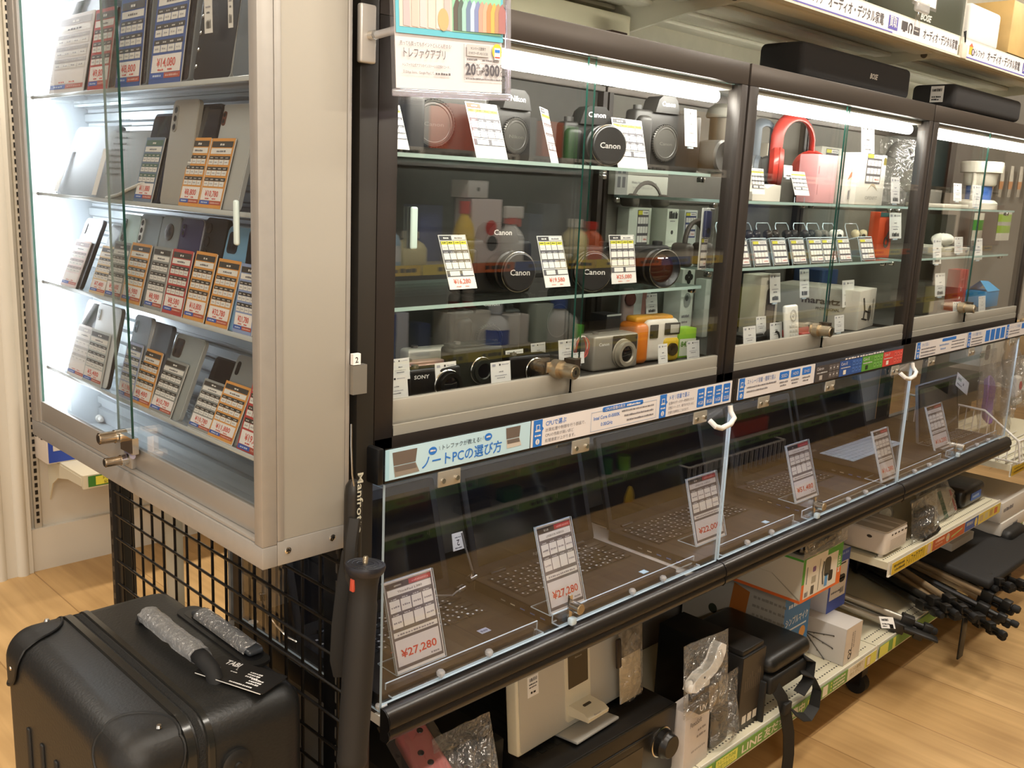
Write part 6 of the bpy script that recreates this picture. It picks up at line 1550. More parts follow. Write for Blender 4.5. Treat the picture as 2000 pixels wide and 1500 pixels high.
b.text('トレファク公式アプリのインストールは店頭のコード、', a0 + .01, .047, .0042, z, IK, wid=.085); b.text('又はApp Store、Google Playにて', a0 + .01, .036, .0042, z, IK, wid=.055); b.scrib(a0 + .068, .036, .028, .004, z, IK, 4)
b.q(a0 + .122, .03, a0 + .1225, .09, z, IK)
b.q(a0 + .128, .071, a0 + .173, .090, z, M('#bfbcba', .6)); b.text('メンバーズ登録で', a0 + .135, .082, .0042, z + .0003, IK, wid=.03); b.text('2つのクーポンもらえる!', a0 + .131, .074, .0042, z + .0003, IK, wid=.038)
b.disc(a0 + .188, .082, z, .010, M('#d8c23a', .6), ry=.013); b.q(a0 + .182, .068, a0 + .194, .088, z + .0003, WHITE); b.q(a0 + .183, .080, a0 + .193, .085, z + .0006, SB); b.q(a0 + .183, .071, a0 + .193, .073, z + .0006, RED)
b.scrib(a0 + .128, .064, .02, .003, z, IK, 7); b.scrib(a0 + .158, .064, .034, .003, z, IK, 8)
b.text('20', a0 + .125, .040, .019, z, M('#57545a', .6), bold=.03, wid=.02); b.text('%', a0 + .146, .051, .008, z, IK, bold=.01); b.text('UP', a0 + .146, .040, .0085, z, IK, bold=.01); b.text('&', a0 + .157, .046, .008, z, IK, bold=.02)
b.text('300', a0 + .163, .040, .019, z, M('#57545a', .6), bold=.03, wid=.030); b.text('円', a0 + .194, .051, .008, z, IK, bold=.01, wid=.007); b.text('OFF', a0 + .194, .040, .0085, z, IK, bold=.01, wid=.015); b.scrib(a0 + .125, .032, .08, .003, z, IK, 9, n=24)
b.build('printed_sheet', t)
b = MB(); o = at(725, 62, 'y', -.02); ci = PM.inverted()
b.T = ci @ frame((o[0], -.006, o[2])); b.rbox(-.013, .012, -.038, .034, 0, .010, M('#cfcbc4', .3, .3), .003, 3); b.build('magnet_plate', t)
b = MB(); b.T = ci @ frame((o[0], -.006, o[2]))
b.cyl((.002, -.004, .010), (.002, -.004, .02), .006, CHROME, n=16); b.cyl((.004, -.004, .018), (.02, .004, .05), .005, CLR, n=12); b.rbox(.014, .03, -.03, .06, .05, .064, ACRYL, .003, 2); b.rbox(.016, .028, -.03, -.018, .05, .066, CLR, .002); b.rbox(.016, .028, .03, .04, .05, .066, CLR, .002); b.build('clear_clip', t)
# ------------------------------------------------------------------ goods on the low shelves
ZA = .1853
t = thing('amplifier', 'black hi-fi amplifier with a round volume knob on the bottom shelf', 'amplifier', T(.42, .005, ZA))
AB = M('#161514', .35, .2, noise=.05)
b = MB(); b.rbox(0, .415, .002, .34, .014, .172, AB, .003); b.build('case', t)
b = MB(); b.T = frame((0, .002, .014)); b.rbox(0, .415, 0, .158, 0, .006, M('#2a2620', .3, .4), .002); b.rbox(.012, .30, .02, .10, .006, .0068, M('#14110e', .1, 0, .7), .003, 3, 'z'); b.rbox(.05, .33, .118, .124, .006, .009, BLK, .002)
b.text('ONKYO', .02, .132, .009, .0064, M('#8f8878', .5), wid=.05); b.build('front_panel', t)
b = MB(); b.T = frame((0, .002, .014)); b.lathe([(.034, .006), (.0345, .008), (.032, .009)], CHROME, o=(.365, .085, 0), n=40); b.lathe([(.031, .007), (.031, .022), (.027, .026), (.026, .034), (.024, .036), (0, .036)], M('#1c1a18', .3, .3), o=(.365, .085, 0), n=40); b.build('volume_knob', t)
b = MB()
for j in range(16): b.box(.03 + .022 * j, .045 + .022 * j, .06, .30, .172, .1726, BLK)
b.build('vent_slots', t)
for x in (.03, .38):
    b = MB(); b.cyl((x, .04, 0), (x, .04, .014), .02, RUBBER); b.build('foot', t)
# white docking stereo
t = thing('docking_stereo', 'flat white stereo with a pull-out dock and dark display standing on the amplifier', 'stereo', frame((.416, .075, ZA + .174), (1, .045, 0), (0, .10, 1)), None)
DW = M('#d6cfb8', .45, noise=.02)
b = MB(); b.rbox(0, .385, .006, .19, -.03, 0, DW, .005, 3); b.rbox(.006, .379, .012, .184, 0, .002, M('#bdb8aa', .7, bump=.3, nscale=900), .006, 3, 'z'); b.build('body', t)
b = MB(); b.rbox(.142, .222, .022, .172, .001, .005, DW, .008, 4, 'z'); b.build('centre_panel', t)
b = MB(); b.rbox(.150, .214, .092, .164, .005, .0056, M('#2e261c', .2), .002, 2, 'z'); b.text('Bluetooth', .172, .152, .004, .0058, M('#a89f8c', .5)); b.build('display', t)
b = MB(); b.add([(.150, .036, .004), (.216, .036, .004), (.216, .036, .055), (.150, .036, .055), (.150, .058, .004), (.216, .058, .004), (.216, .052, .045), (.150, .052, .045), (.216, .044, .057), (.150, .044, .057)], [(0, 1, 2, 3), (4, 7, 6, 5), (0, 4, 5, 1), (3, 2, 8, 9), (7, 9, 8, 6), (0, 3, 9, 7, 4), (1, 5, 6, 8, 2)], DW)
b.T = Matrix.Translation((.183, .0545, .026)) @ RX(-83); b.rbox(-.011, .011, -.003, .003, 0, .003, M('#3a342c', .4), .001); b.T = Matrix.Translation((.17, .046, .0525)) @ RX(-35); b.text('Panasonic', 0, -.003, .004, .0028, GREYINK); b.build('dock_tray', t)
b = MB(); b.rbox(.12, .26, 0, .006, -.045, .05, M('#b5b3ac', .4, .3), .002); b.build('foot_plate', t)
b = MB(); b.box(.030, .062, .118, .160, .0021, .0025, PAPER); b.T = Matrix.Translation((.030, .118, .0028)); b.scrib(.006, .031, .022, .008, 0, INK, 4, n=12, gap=.9); b.scrib(.004, .024, .024, .003, 0, INK, 5); b.scrib(.004, .018, .022, .003, 0, INK, 6); b.scrib(.008, .006, .016, .005, 0, INK, 7); b.build('barcode_label', t)
t = thing('accessory_bag', 'crinkled clear bag of accessories hanging over the right end of the white stereo', 'bag', frame((.70, .058, ZA + .195), (1, .045, 0), (0, .10, 1)))
b = MB(); b.rbox(.0, .075, .0, .105, .002, .006, M('#c2b294', .6, noise=.12, nscale=60), .002); b.build('beige_sheet', t)
b = MB(); b.rbox(.0, .075, .105, .165, .002, .012, M('#6b6458', .4, noise=.5, nscale=70), .003); b.rbox(-.014, .002, .085, .150, .003, .010, M('#2a211c', .4), .004); b.build('dark_remote', t)
def crumple(w, h, d, seed, nx=7, ny=9, amp=.35):
    rnd = random.Random(seed); vs = []; fs = []
    for s_ in (1, -1):
        for j in range(ny + 1):
            for i in range(nx + 1):
                e = math.sin(math.pi * i / nx) * math.sin(math.pi * min(1, .15 + .85 * j / ny))
                vs.append((w * i / nx + (rnd.uniform(-.3, .3) * w / nx if 0 < i < nx else 0), h * j / ny + (rnd.uniform(-.25, .25) * h / ny if 0 < j < ny else rnd.uniform(0, .02 * h)), s_ * d * .5 * e * (1 + rnd.uniform(-amp, amp)) + .0004 * s_))
    o = (nx + 1) * (ny + 1)
    for j in range(ny):
        for i in range(nx):
            k = j * (nx + 1) + i
            fs.append((k, k + 1, k + nx + 2, k + nx + 1)); k += o; fs.append((k, k + nx + 1, k + nx + 2, k + 1))
    return vs, fs
b = MB(); v_, f_ = crumple(.085, .17, .03, 5); b.T = Matrix.Translation((-.004, 0, .006)); b.add(v_, f_, WRAP); b.build('clear_film', t)
# pink bar and black cables in film at the near end
p0, p1 = at(800, 1420, 'y', .06), at(848, 1500, 'y', -.02)
t = thing('pink_bar', 'dusty pink bar with round black holes in clear film on the bottom shelf', 'bar', frame(p1, (.9, -.42, .1), p0 - p1, 'v'), None)
b = MB(); L_ = (p0 - p1).length; b.rbox(-.028, .028, -.16, L_ + .004, -.03, 0, M('#a5605c', .45, .1), .008, 3)
for yy, xx in ((L_ - .014, .012), (L_ - .052, -.006), (.012, .0), (-.03, -.004)): b.lathe([(.0055, .0002), (.0045, .001), (0, .0006)], BLK, o=(xx, yy, 0), n=18)
b.build('bar', t)
b = MB(); v_, f_ = crumple(.09, L_ + .2, .06, 11); b.T = Matrix.Translation((-.045, -.17, -.012)); b.add(v_, f_, FILM); b.build('clear_film', t)
t = thing('cable_bag', 'clear bag of shiny black cables beside the pink bar', 'bag', frame(at(862, 1500, 'y', -.01), (1, 0, 0), (0, .3, 1)))
b = MB(); rnd = random.Random(12)
b.tube([(.05 + .045 * math.cos(k * 1.1 + .4 * math.sin(k)), -.02 + .04 * math.sin(k * .9), .008 * math.sin(k * 1.7)) for k in range(40)], .005, M('#121212', .25), n=6); b.build('cables', t)
b = MB(); v_, f_ = crumple(.13, .14, .06, 21); b.T = Matrix.Translation((-.01, -.09, 0)); b.add(v_, f_, WRAP); b.build('clear_film', t)
b = MB(); b.T = frame((.16, .10, ZA)); b.rbox(0, .24, 0, .22, -.22, 0, M('#131211', .5), .004); v_, f_ = crumple(.22, .2, .04, 31); b.add(v_, f_, FILM); solo(b, 'dark_case', 'black case wrapped in film in the shadow left of the amplifier', 'case')
b = MB(); b.T = frame((.03, .12, ZA)); b.rbox(0, .11, 0, .09, -.12, 0, M('#8f887c', .5, noise=.3, nscale=30), .004); solo(b, 'grey_pack', 'grey wrapped pack at the near end of the bottom shelf behind the monopod', 'package')
# white slim box and the wrapped white gadget on it
t = thing('slim_box', 'slim white box with handwriting-style lettering at the amplifier corner', 'box', frame((.846, -.022, ZA), (1, .06, 0), (0, .03, 1)))
b = MB(); b.rbox(0, .105, 0, .15, -.045, 0, M('#d2c9c2', .5, noise=.03), .0015); b.text('PenciSoft', .02, .105, .013, .0005, M('#6d6560', .6), shear=.1, wid=.05); b.scrib(.055, .085, .035, .006, .0005, M('#9a918a', .6), 4, n=4); b.scrib(.05, .07, .04, .006, .0005, M('#9a918a', .6), 5, n=4); b.scrib(.03, .04, .06, .005, .0005, M('#aca39c', .6), 6, n=8)
b.T = frame((-.0006, 0, -.01), (0, 0, 1), (0, 1, 0)) ; b.build('carton', t)
t = thing('handheld_gadget', 'white pistol-shaped gadget with a silver label in clear film on the slim white box', 'gadget', frame((.84, -.03, ZA + .155), (1, -.1, 0), (0, .1, 1)))
b = MB(); WG = M('#dcd8d0', .35)
b.rbox(-.012, .06, .05, .078, -.012, .012, WG, .011, 4)
for j in range(2): b.prism([(-.01, .058), (.0, .075), (.022, .088), (.05, .094), (.066, .106), (.082, .135), (.094, .142), (.108, .134), (.106, .118), (.095, .098), (.078, .082), (.05, .07), (.03, .06), (.008, .052)], -.012 + .004 * j, .010 + .003 * j, WG, True)
b.disc(.034, .08, .0134, .0028, BLK); b.build('body', t)
b = MB(); b.rbox(.018, .085, -.002, .058, -.02, .012, M('#2a2622', .3), .002); b.q(.05, .004, .08, .055, .0124, M('#8a8378', .3, .6)); b.text('UV', .02, .006, .013, .0124, WHITE, bold=.02); b.text('10-IV', .054, .014, .009, .0128, M('#d8d2c4', .5), bold=.02, wid=.022); b.build('label_block', t)
b = MB(); v_, f_ = crumple(.15, .17, .055, 8); b.T = Matrix.Translation((-.02, -.01, 0)); b.add(v_, f_, WRAP); b.build('clear_film', t)
t = thing('gadget_bag', 'clear crinkled bag with a dark flat gadget between the slim box and the black carton', 'bag', frame((.965, -.012, ZA), (1, .05, 0), (0, .05, 1)))
b = MB(); b.rbox(.01, .085, .004, .11, -.02, 0, M('#2a2926', .4), .006); b.build('gadget', t)
b = MB(); v_, f_ = crumple(.12, .17, .06, 15); b.add(v_, f_, WRAP); b.build('clear_film', t)
# black carton and the case with straps
t = thing('black_carton', 'tall matt black carton reaching deep into the bottom shelf', 'box', frame((1.085, -.008, ZA), (1, 0, 0), (0, 0, 1)))
b = MB(); b.rbox(0, .105, 0, .195, -.245, 0, M('#141312', .45), .002); b.rbox(.004, .1, .195, .21, -.1, -.004, M('#1a1918', .4), .004); b.q(.002, .0, .103, .193, .0006, M('#332d27', .4))
for j in range(3): b.q(.02 + .024 * j, .015, .038 + .024 * j, .036, .0009, M('#d8cfc0', .5))
for j in range(8): b.q(.02 + .009 * j, .10, .022 + .009 * j, .10 + .03 + .006 * ((j * 5) % 4), .0009, M('#6b5f50', .5))
b.T = frame((-.0006, 0, -.245), (0, 0, 1), (0, 1, 0))
for j in range(5): b.q(.11 + .006 * j, .08, .111 + .006 * j, .14 + .012 * (j % 2), .0004, M('#77726a', .5))
b.scrib(.19, .06, .006, .09, .0004, M('#8a847a', .5), 3, n=1); b.build('carton', t)
t = thing('padded_case', 'black padded case with dangling straps lying behind the black carton', 'case', T(1.185, -.014, .302))
b = MB(); b.rbox(0, .2, -.02, .24, 0, .05, M('#171716', .38, 0, .5, bump=.1, nscale=300), .025, 5); b.build('shell', t)
b = MB(); b.rbox(.005, .185, -.018, .23, -.05, -.002, M('#121211', .6), .01, 3); b.rbox(-.01, .0, -.01, .1, -.14, -.01, M('#161514', .6), .004); b.build('pocket', t)
b = MB(); SB_ = M('#171614', .65)
b.ribbon([(.03, -.012, -.03), (.04, -.032, -.06), (.05, -.04, -.1), (.066, -.046, -.16), (.074, -.048, -.22), (.07, -.05, -.29)], (1, -.6, 0), .03, .003, SB_); b.ribbon([(.15, -.015, -.03), (.185, -.036, -.05), (.2, -.044, -.09), (.185, -.048, -.13), (.15, -.05, -.145), (.11, -.05, -.13), (.07, -.047, -.10)], (.2, 1, .5), .028, .003, SB_); b.ribbon([(.17, -.012, .0), (.20, -.02, -.02), (.17, -.03, -.06), (.13, -.03, -.08)], (.3, 1, .3), .03, .003, SB_); b.rbox(.034, .066, -.047, -.036, -.1, -.07, SB_, .003); b.build('strap', t)
b = MB(); b.T = frame((1.19, .06, ZA)); b.rbox(0, .19, 0, .03, -.2, 0, M('#c8c2ae', .6), .002); b.q(.17, .0, .19, .03, .0005, M('#b5c090', .5)); solo(b, 'cream_carton', 'cream carton under the black padded case', 'box')
def wall_box(x0, x1, y0, y1, z0, h, col, label, draw=None, left=None, name='product_box'):
    t = thing(name, label, 'box', frame((x0, y0, z0)), 'boxed goods on the low shelves')
    b = MB(); b.rbox(0, x1 - x0, 0, h, -(y1 - y0), 0, M(col, .5), .0015)
    if draw: draw(b, x1 - x0, h)
    if left:
        b.T = frame((-.0006, 0, -(y1 - y0)), (0, 0, 1), (0, 1, 0)); left(b, y1 - y0, h)
    b.build('carton', t); return t
def bl(b, w, h): 
    b.q(0, 0, w, h, 0, M('#a8a296', .6)); b.text('24', .10, h * .87, .02, .0005, INK); b.poly([(.15, h * .6, .0005), (.2, h * .55, .0005), (.21, h * .9, .0005), (.16, h * .95, .0005)], M('#a8642a', .5)); b.scrib(.12, h * .5, .08, .014, .0005, M('#7a9450', .5), 5, n=6); b.disc(.1, h * .55, .0005, .014, M('#2c3224', .5))
    for j in range(5): b.scrib(.22, h * (.85 - .1 * j), .1, .008, .0005, M('#8a8478', .5), 20 + j, n=8)
    for j in range(3): b.rbox(.23 + .05 * j, .26 + .05 * j, h * .2, h * .3, 0, .0006, M(('#9a8a68', '#6a6f96', '#a89878')[j], .5), .003, 2, 'z')
def simple(b, w, h):
    b.q(0, 0, w, h, .0004, M('#2f78b8', .45)); LT_ = M('#d8e2ea', .5)
    b.scrib(.02, h * .82, w * .7, .012, .0008, LT_, 4, n=8); b.text('シンプルマイク', .012, h * .62, .018, .0008, LT_, bold=.03, wid=w * .85); b.q(.012, h * .55, w * .9, h * .57, .0008, LT_)
    for j, c in enumerate(('#79a868', '#cf5a52', '#d89a4c')): b.disc(.028 + .04 * j, h * (.36 + .05 * j), .0008, .017, M(c, .5))
    b.q(w * .25, h * .03, w * .9, h * .2, .0008, M('#3a5a78', .5))
wall_box(1.385, 1.525, .055, .37, ZA, .245, '#b8b2a6', 'tall carton with a blue front of white lettering and a printed grey side', simple, bl)
def top_front(b, w, h):
    GN, OR_ = M('#4f9a3a', .5), M('#d8682a', .5)
    b.q(0, h * .42, w, h, .0004, GN); b.q(0, 0, w, h * .42, .0004, OR_); b.q(.012, .008, w * .88, h - .018, .0008, M('#ddd5c4', .5)); b.q(.012, h - .018, w * .6, h - .002, .0008, M('#ddd5c4', .5))
    b.rbox(.115, .15, h * .36, h * .8, 0, .0012, M('#3a3a34', .4), .012, 4, 'z'); b.tube([(.108, h * .75, .001), (.104, h * .5, .001), (.112, h * .2, .001)], .003, M('#55534c', .5), n=6, flat=(.003, .0008)); b.q(.122, h * .12, .138, h * .42, .0012, M('#5a98cc', .5)); b.rbox(.143, .165, h * .2, h * .45, 0, .0012, M('#1e1c1a', .5), .006, 3, 'z'); b.rbox(.052, .068, h * .62, h * .74, 0, .0012, M('#7d5c8a', .5), .003, 3, 'z'); b.q(.05, h * .36, .072, h * .52, .0012, M('#a39c8a', .5)); b.q(.05, h * .1, .066, h * .3, .0012, M('#55504a', .5)); b.q(.088, h * .12, .09, h * .85, .0012, M('#3a3632', .5))
    b.scrib(.018, h * .1, .018, .016, .0012, GREYINK, 4, n=9, gap=.9); b.scrib(.02, h * .4, .005, .05, .0012, GREYINK, 5, n=1)
    b.T = b.T @ Matrix.Translation((w * .93, h * .3, .001)) @ RZ(90); b.text('BESTEK', 0, -.005, .011, 0, M('#e8dfcf', .5), bold=.02, wid=.05)
def top_left(b, w, h):
    b.q(0, 0, w, h, 0, M('#b9b3a4', .6)); b.q(0, 0, w, .008, .0004, M('#c8602a', .5)); b.q(0, h - .006, w, h, .0004, M('#4a8f38', .5)); b.poly([(w * .72, h * .5, .0005), (w * .73, h * .5, .0005), (w, .01, .0005), (w - .006, .008, .0005)], M('#8f897c', .6)); b.q(0, h * .49, w * .72, h * .5, .0005, M('#a39d90', .6))
wall_box(1.335, 1.548, -.008, .30, .445, .118, '#b9b3a4', 'green and orange carton with a pale side lying on top of the other boxes', top_front, top_left)
t = thing('black_parcel', 'shiny black bagged parcel lying on the green and orange carton', 'parcel', T(1.345, .0, .5645))
b = MB(); b.rbox(0, .215, 0, .2, 0, .035, M('#171616', .15, 0, .8, bump=1.0, nscale=45), .014, 4); b.build('parcel', t)
b = MB(); v_, f_ = crumple(.235, .05, .02, 6); b.T = frame((-.008, -.006, -.004)); b.add(v_, f_, WRAP); b.build('clear_film', t)
def pink(b, w, h): b.q(.004, h * .62, w, h * .9, .0005, M('#cf7a2a', .5)); b.q(.004, h * .2, w, h * .6, .0005, M('#a8325a', .5)); b.tube([(.02, h * .8, .001), (.05, h * .4, .001), (.075, h * .15, .001)], .003, M('#3a3430', .5), n=6, flat=(.003, .001))
wall_box(1.53, 1.64, .16, .36, ZA, .25, '#d8d0c8', 'box with orange and magenta panels behind the small white tripod box', pink)
def blue(b, w, h):
    b.q(0, 0, w, h, .0004, M('#3550a8', .4)); b.q(.01, h * .2, w * .93, h * .8, .0008, M('#d8d0c8', .5)); b.q(.02, h * .76, w * .8, h * .785, .0012, INK); b.scrib(.02, h * .92, w * .75, .008, .0008, M('#8898c8', .5), 4, n=7); b.rbox(w * .15, w * .38, h * .55, h * .72, 0, .0012, M('#2a2622', .5), .012, 4, 'z'); b.tube([(w * .38, h * .6, .001), (w * .6, h * .58, .001), (w * .3, h * .5, .001), (w * .12, h * .5, .001)], .003, M('#55504a', .5), n=6, flat=(.003, .001)); b.rbox(w * .52, w * .85, h * .44, h * .58, 0, .0012, M('#1d1a18', .5), .014, 4, 'z'); b.scrib(w * .15, h * .3, w * .5, .006, .0012, GREYINK, 5, n=8); b.scrib(w * .62, h * .25, w * .2, .02, .0012, GREYINK, 6, n=7, gap=.9)
_x0, _x1 = at(1626, 1085, 'y', .065), at(1663, 1060, 'y', .065)
wall_box(_x0[0], _x1[0], .065, .125, .2955, _x0[2] - .2955, '#c9c8cc', 'tall blue-edged white box with headset pictures standing over the small white box', blue)
wall_box(1.56, 1.70, .14, .155, ZA, .1, '#8f8a80', 'grey carton behind the small white tripod box', None)
def wfront(b, w, h): 
    b.q(0, 0, w, h, .0004, M('#d3c6b6', .5))
    b.T = b.T @ Matrix.Translation((w * .2, h * .1, .0008)) @ RZ(90); b.text('Q2', .0, -.022, .018, 0, INK, bold=.02); b.scrib(.03, -.025, .05, .005, 0, M('#8a8178', .6), 5, n=8); b.scrib(.03, -.036, .05, .005, 0, M('#8a8178', .6), 6, n=8)
def wleft(b, w, h):
    LN = M('#5a554e', .5)
    for a_ in (12, -12, -42):
        p_ = [(.03 + k * .03 * math.cos(R(a_)), h * .55 + k * .03 * math.sin(R(a_)), .0008) for k in range(4)]
        b.tube(p_, .0015, LN, n=5)
        for q_ in p_[1:]: b.disc(q_[0], q_[1], .0024, .0026, LN, n=8)
t = wall_box(1.604, 1.70, -.022, .13, ZA, .11, '#c9c4bf', 'small white box with thin tripod drawings at the joint of the bottom shelves', wfront, wleft)
# tripods piled on the right bottom shelf
def tripod(A_, ya, B_, yb, col, label, r=.0105, low='#191816', n=3, plate=False, ext=.22, spread=1.0, clamp=.034, seed=0):
    a, c = at(*A_, 'y', ya), at(*B_, 'y', yb)
    d = (c - a).normalized(); L = (c - a).length
    up = Vector((0, 0, 1)); side = d.cross(up).normalized(); up2 = side.cross(d)
    m4 = frame(a, side, d)
    t = thing('tripod', label, 'tripod', m4, 'folded tripods piled on the shelf')
    rnd = random.Random(seed); TM = M(col, .3, .55); BM = M(low, .4, .15); CM_ = M('#1e1d1b', .45)
    offs = [(0, r * .9), (-r * 1.5 * spread, -r * 1.1), (r * 1.5 * spread, -r * 1.1)][:n]
    for k, (ox, oz) in enumerate(offs):
        e = L * (1 - .07 * k) ; j1 = e * .60
        b = MB()
        b.cyl((ox, -ext, oz), (ox, j1, oz), r, TM, n=16)
        b.rbox(ox - r * 1.35, ox + r * 1.35, j1 - .004, j1 + clamp, oz - r * 1.3, oz + r * 1.5, CM_, .003, 2)
        b.cyl((ox, j1 + clamp, oz), (ox, j1 + clamp + .03, oz), r * .82, BM, n=14)
        b.rbox(ox - r * 1.1, ox + r * 1.1, j1 + clamp + .028, j1 + clamp * 1.8 + .028, oz - r * 1.1, oz + r * 1.25, CM_, .003, 2)
        b.cyl((ox, j1 + clamp * 1.8 + .02, oz), (ox, e - .02, oz), r * .66, BM, n=14)
        b.lathe([(r * .7, e - .022), (r * 1.0, e - .018), (r * 1.05, e - .002), (r * .8, e + .003), (0, e + .003)], RUBBER, o=(ox, 0, oz), ax='y', n=16)
        b.build('leg', t)
    b = MB(); b.rbox(-r * 2.6, r * 2.6, -ext + .02, -ext + .05, -r * 2.4, r * 2.2, CM_, .004); b.cyl((0, -ext - .08, 0), (0, -ext + .02, 0), r * 1.3, CM_, n=16); b.build('collar', t)
    if plate: b = MB(); b.rbox(r * 1.2, r * 4.4, L * .62, L * 1.02, -.004, .004, CM_, .003); b.build('handle', t)
    return t
tripod((1662, 1176), .10, (1825, 1240), -.115, '#9c978c', 'grey tripod with a shop label nearest the small white box', seed=1, plate=True, r=.0115)
t_ = at(1733, 1216, 'y', -.085)
b = MB(); b.box(-.03, .03, -.016, .016, -.0003, .0002, PAPER); b.scrib(-.024, .004, .03, .007, .0005, INK, 3, n=10, gap=.9); b.scrib(-.024, -.006, .032, .004, .0005, INK, 4); b.scrib(-.024, -.012, .02, .003, .0005, INK, 5); b.q(.006, -.016, .022, -.004, .0006, BLK)
solo(b, 'shop_label', 'white shop label tied to the grey tripod', 'tag', frame(t_, (1, -.3, -.25), (.3, .5, .8)))
tripod((1745, 1138), .10, (1868, 1205), -.16, '#4a4844', 'dark tripod with ribbed leg locks above the grey tripod', seed=2)
tripod((1768, 1122), .09, (1905, 1212), -.20, '#c9b08e', 'champagne tripod with short light tubes left of the long champagne one', seed=3)
tripod((1822, 1118), .05, (1988, 1198), -.23, '#cdb594', 'long champagne tripod whose thick tube points to the right', seed=4, r=.0125, n=2)
tripod((1800, 1132), .06, (1985, 1226), -.24, '#2b2b2d', 'black tripod below the long champagne tripod', seed=5, n=2)
tripod((1828, 1160), .04, (1962, 1246), -.25, '#3a3835', 'black tripod with the lowest foot pointing at the floor', seed=6, n=2)
tripod((1842, 1104), .07, (1975, 1150), -.20, '#a39e96', 'silver tripod above the long champagne tripod', seed=7)
tripod((1870, 1096), .05, (2008, 1150), -.20, '#b5b1aa', 'silver tripod farthest right, on the flat black bag', seed=8)
p0 = at(1880, 1092, 'y', -.06)
b = MB(); b.T = Matrix.Translation((2.36, -.14, .236)) @ RX(7); b.rbox(0, .62, 0, .4, 0, .03, M('#1b1a1a', .7, bump=.3, nscale=200), .012, 3); solo(b, 'tripod_bag', 'flat black fabric bag on the tripod pile at the right', 'bag')
b = MB(); q0 = at(1880, 1255, 'y', -.12); b.T = frame((q0[0], -.12, .03)); b.rbox(-.02, .022, 0, .16, -.006, .0, BLK, .002); solo(b, 'support_foot', 'black flat foot standing under the tripod pile', 'foot')
# projector and bagged goods on the middle shelf
ZM = .4425
t = thing('projector', 'small white projector with side vents at the near end of the middle shelf', 'projector', frame((1.815, -.012, ZM + .008), (1, 0, 0), (0, 0, 1)))
PWM = M('#d9cfc4', .45)
b = MB(); b.rbox(0, .15, 0, .072, -.15, 0, PWM, .012, 4); b.rbox(.002, .148, .070, .0735, -.148, -.002, M('#b9b2a8', .4), .01, 3, 'y'); b.q(.02, .0738, .05, .0738, -.1, PWM)
b.T = frame((0, .0738, 0), (1, 0, 0), (0, 0, -1)); b.q(.045, .006, .065, .145, .0002, M('#e6e2de', .3)); b.q(.1, .006, .11, .145, .0002, M('#e6e2de', .3)); b.T = Matrix.Identity(4)
for j in range(7): b.q(.03, .012 + .005 * j, .135, .014 + .005 * j, .0004, M('#b5a99c', .6))
for j, (x, w_) in enumerate(((.035, .01), (.055, .014), (.078, .012), (.1, .016), (.124, .02))): b.rbox(x, x + w_ * .8, .056, .061, 0, .0008, M('#3a342e', .5), .0015)
b.T = frame((-.0004, .05, -.08), (0, 0, 1), (0, 1, 0)); b.disc(.03, 0, .0004, .008, M('#3a342e', .5), ry=.0045); b.build('body', t)
b = MB(); b.cyl((.02, -.008, -.02), (.02, 0, -.02), .008, PWM, n=16); b.cyl((.13, -.008, -.02), (.13, 0, -.02), .008, PWM, n=16); b.cyl((.075, -.008, -.13), (.075, 0, -.13), .008, PWM, n=16); b.build('foot', t)
t = thing('wrapped_headset', 'black and silver headset in crinkled film behind the white projector', 'headset', T(1.96, .11, ZM))
b = MB(); b.rbox(0, .16, 0, .12, .03, .075, M('#b5b2ac', .25, .6), .01, 3); b.tube([(0, -.01, .09), (.05, -.02, .1), (.1, -.01, .1), (.15, .02, .09)], .012, M('#161616', .25), n=10, flat=(.014, .008)); b.build('headset', t)
b = MB(); v_, f_ = crumple(.2, .13, .1, 41); b.T = frame((-.02, -.0, .0), (1, 0, 0), (0, .3, 1)); b.add(v_, f_, WRAP); b.build('clear_film', t)
t = thing('pouch_bag', 'black pouch with a coiled cable in a clear bag right of the projector', 'pouch', frame((1.995, -.022, ZM), (1, .05, 0), (0, .12, 1)))
b = MB(); b.rbox(.06, .19, .012, .085, -.03, 0, M('#121211', .7, bump=.3, nscale=250), .010, 4); b.build('pouch', t)
b = MB(); b.tube([(.06 + .13 * k / 90, .012 + .010 * math.sin(k * 1.3), .006 + .010 * math.cos(k * 1.3)) for k in range(91)], .0028, M('#1a1918', .4), n=6); b.build('coiled_cable', t)
b = MB(); v_, f_ = crumple(.22, .13, .06, 51); b.T = Matrix.Translation((.0, .0, -.006)); b.add(v_, f_, WRAP); b.build('clear_film', t)
t = thing('lens_tube', 'cream tube end in wrapping behind the coiled cable pouch', 'tube', T(2.06, .14, ZM + .06))
b = MB(); b.cyl((0, 0, 0), (-.03, -.05, 0), .03, M('#8a8578', .4), n=24); b.cyl((-.03, -.05, 0), (-.031, -.052, 0), .024, M('#d8d2c0', .5), n=24); b.build('tube', t)
t = thing('cable_pack', 'clear bag with green-banded white contents in the middle of the projector shelf', 'bag', frame((2.20, .0, ZM), (1, 0, 0), (0, .45, 1)))
b = MB(); b.rbox(.01, .22, .01, .10, -.06, 0, M('#cfcdc4', .5), .012, 3); b.q(.10, .012, .13, .1, .0012, M('#1e5a3a', .4)); b.q(.19, .02, .205, .09, .0012, M('#b5423c', .4)); b.build('contents', t)
b = MB(); v_, f_ = crumple(.26, .15, .09, 61); b.T = Matrix.Translation((-.01, 0, -.02)); b.add(v_, f_, WRAP); b.build('clear_film', t)
b = MB(); b.T = T(2.21, .17, ZM + .001) @ RZ(10); b.rbox(0, .2, 0, .08, 0, .095, M('#c9c6bc', .4), .008, 3); b.rbox(.03, .05, .02, .04, .095, .098, M('#3a3835', .5), .002); solo(b, 'white_adapter', 'white wrapped adapter lying behind the green-banded bag', 'adapter')
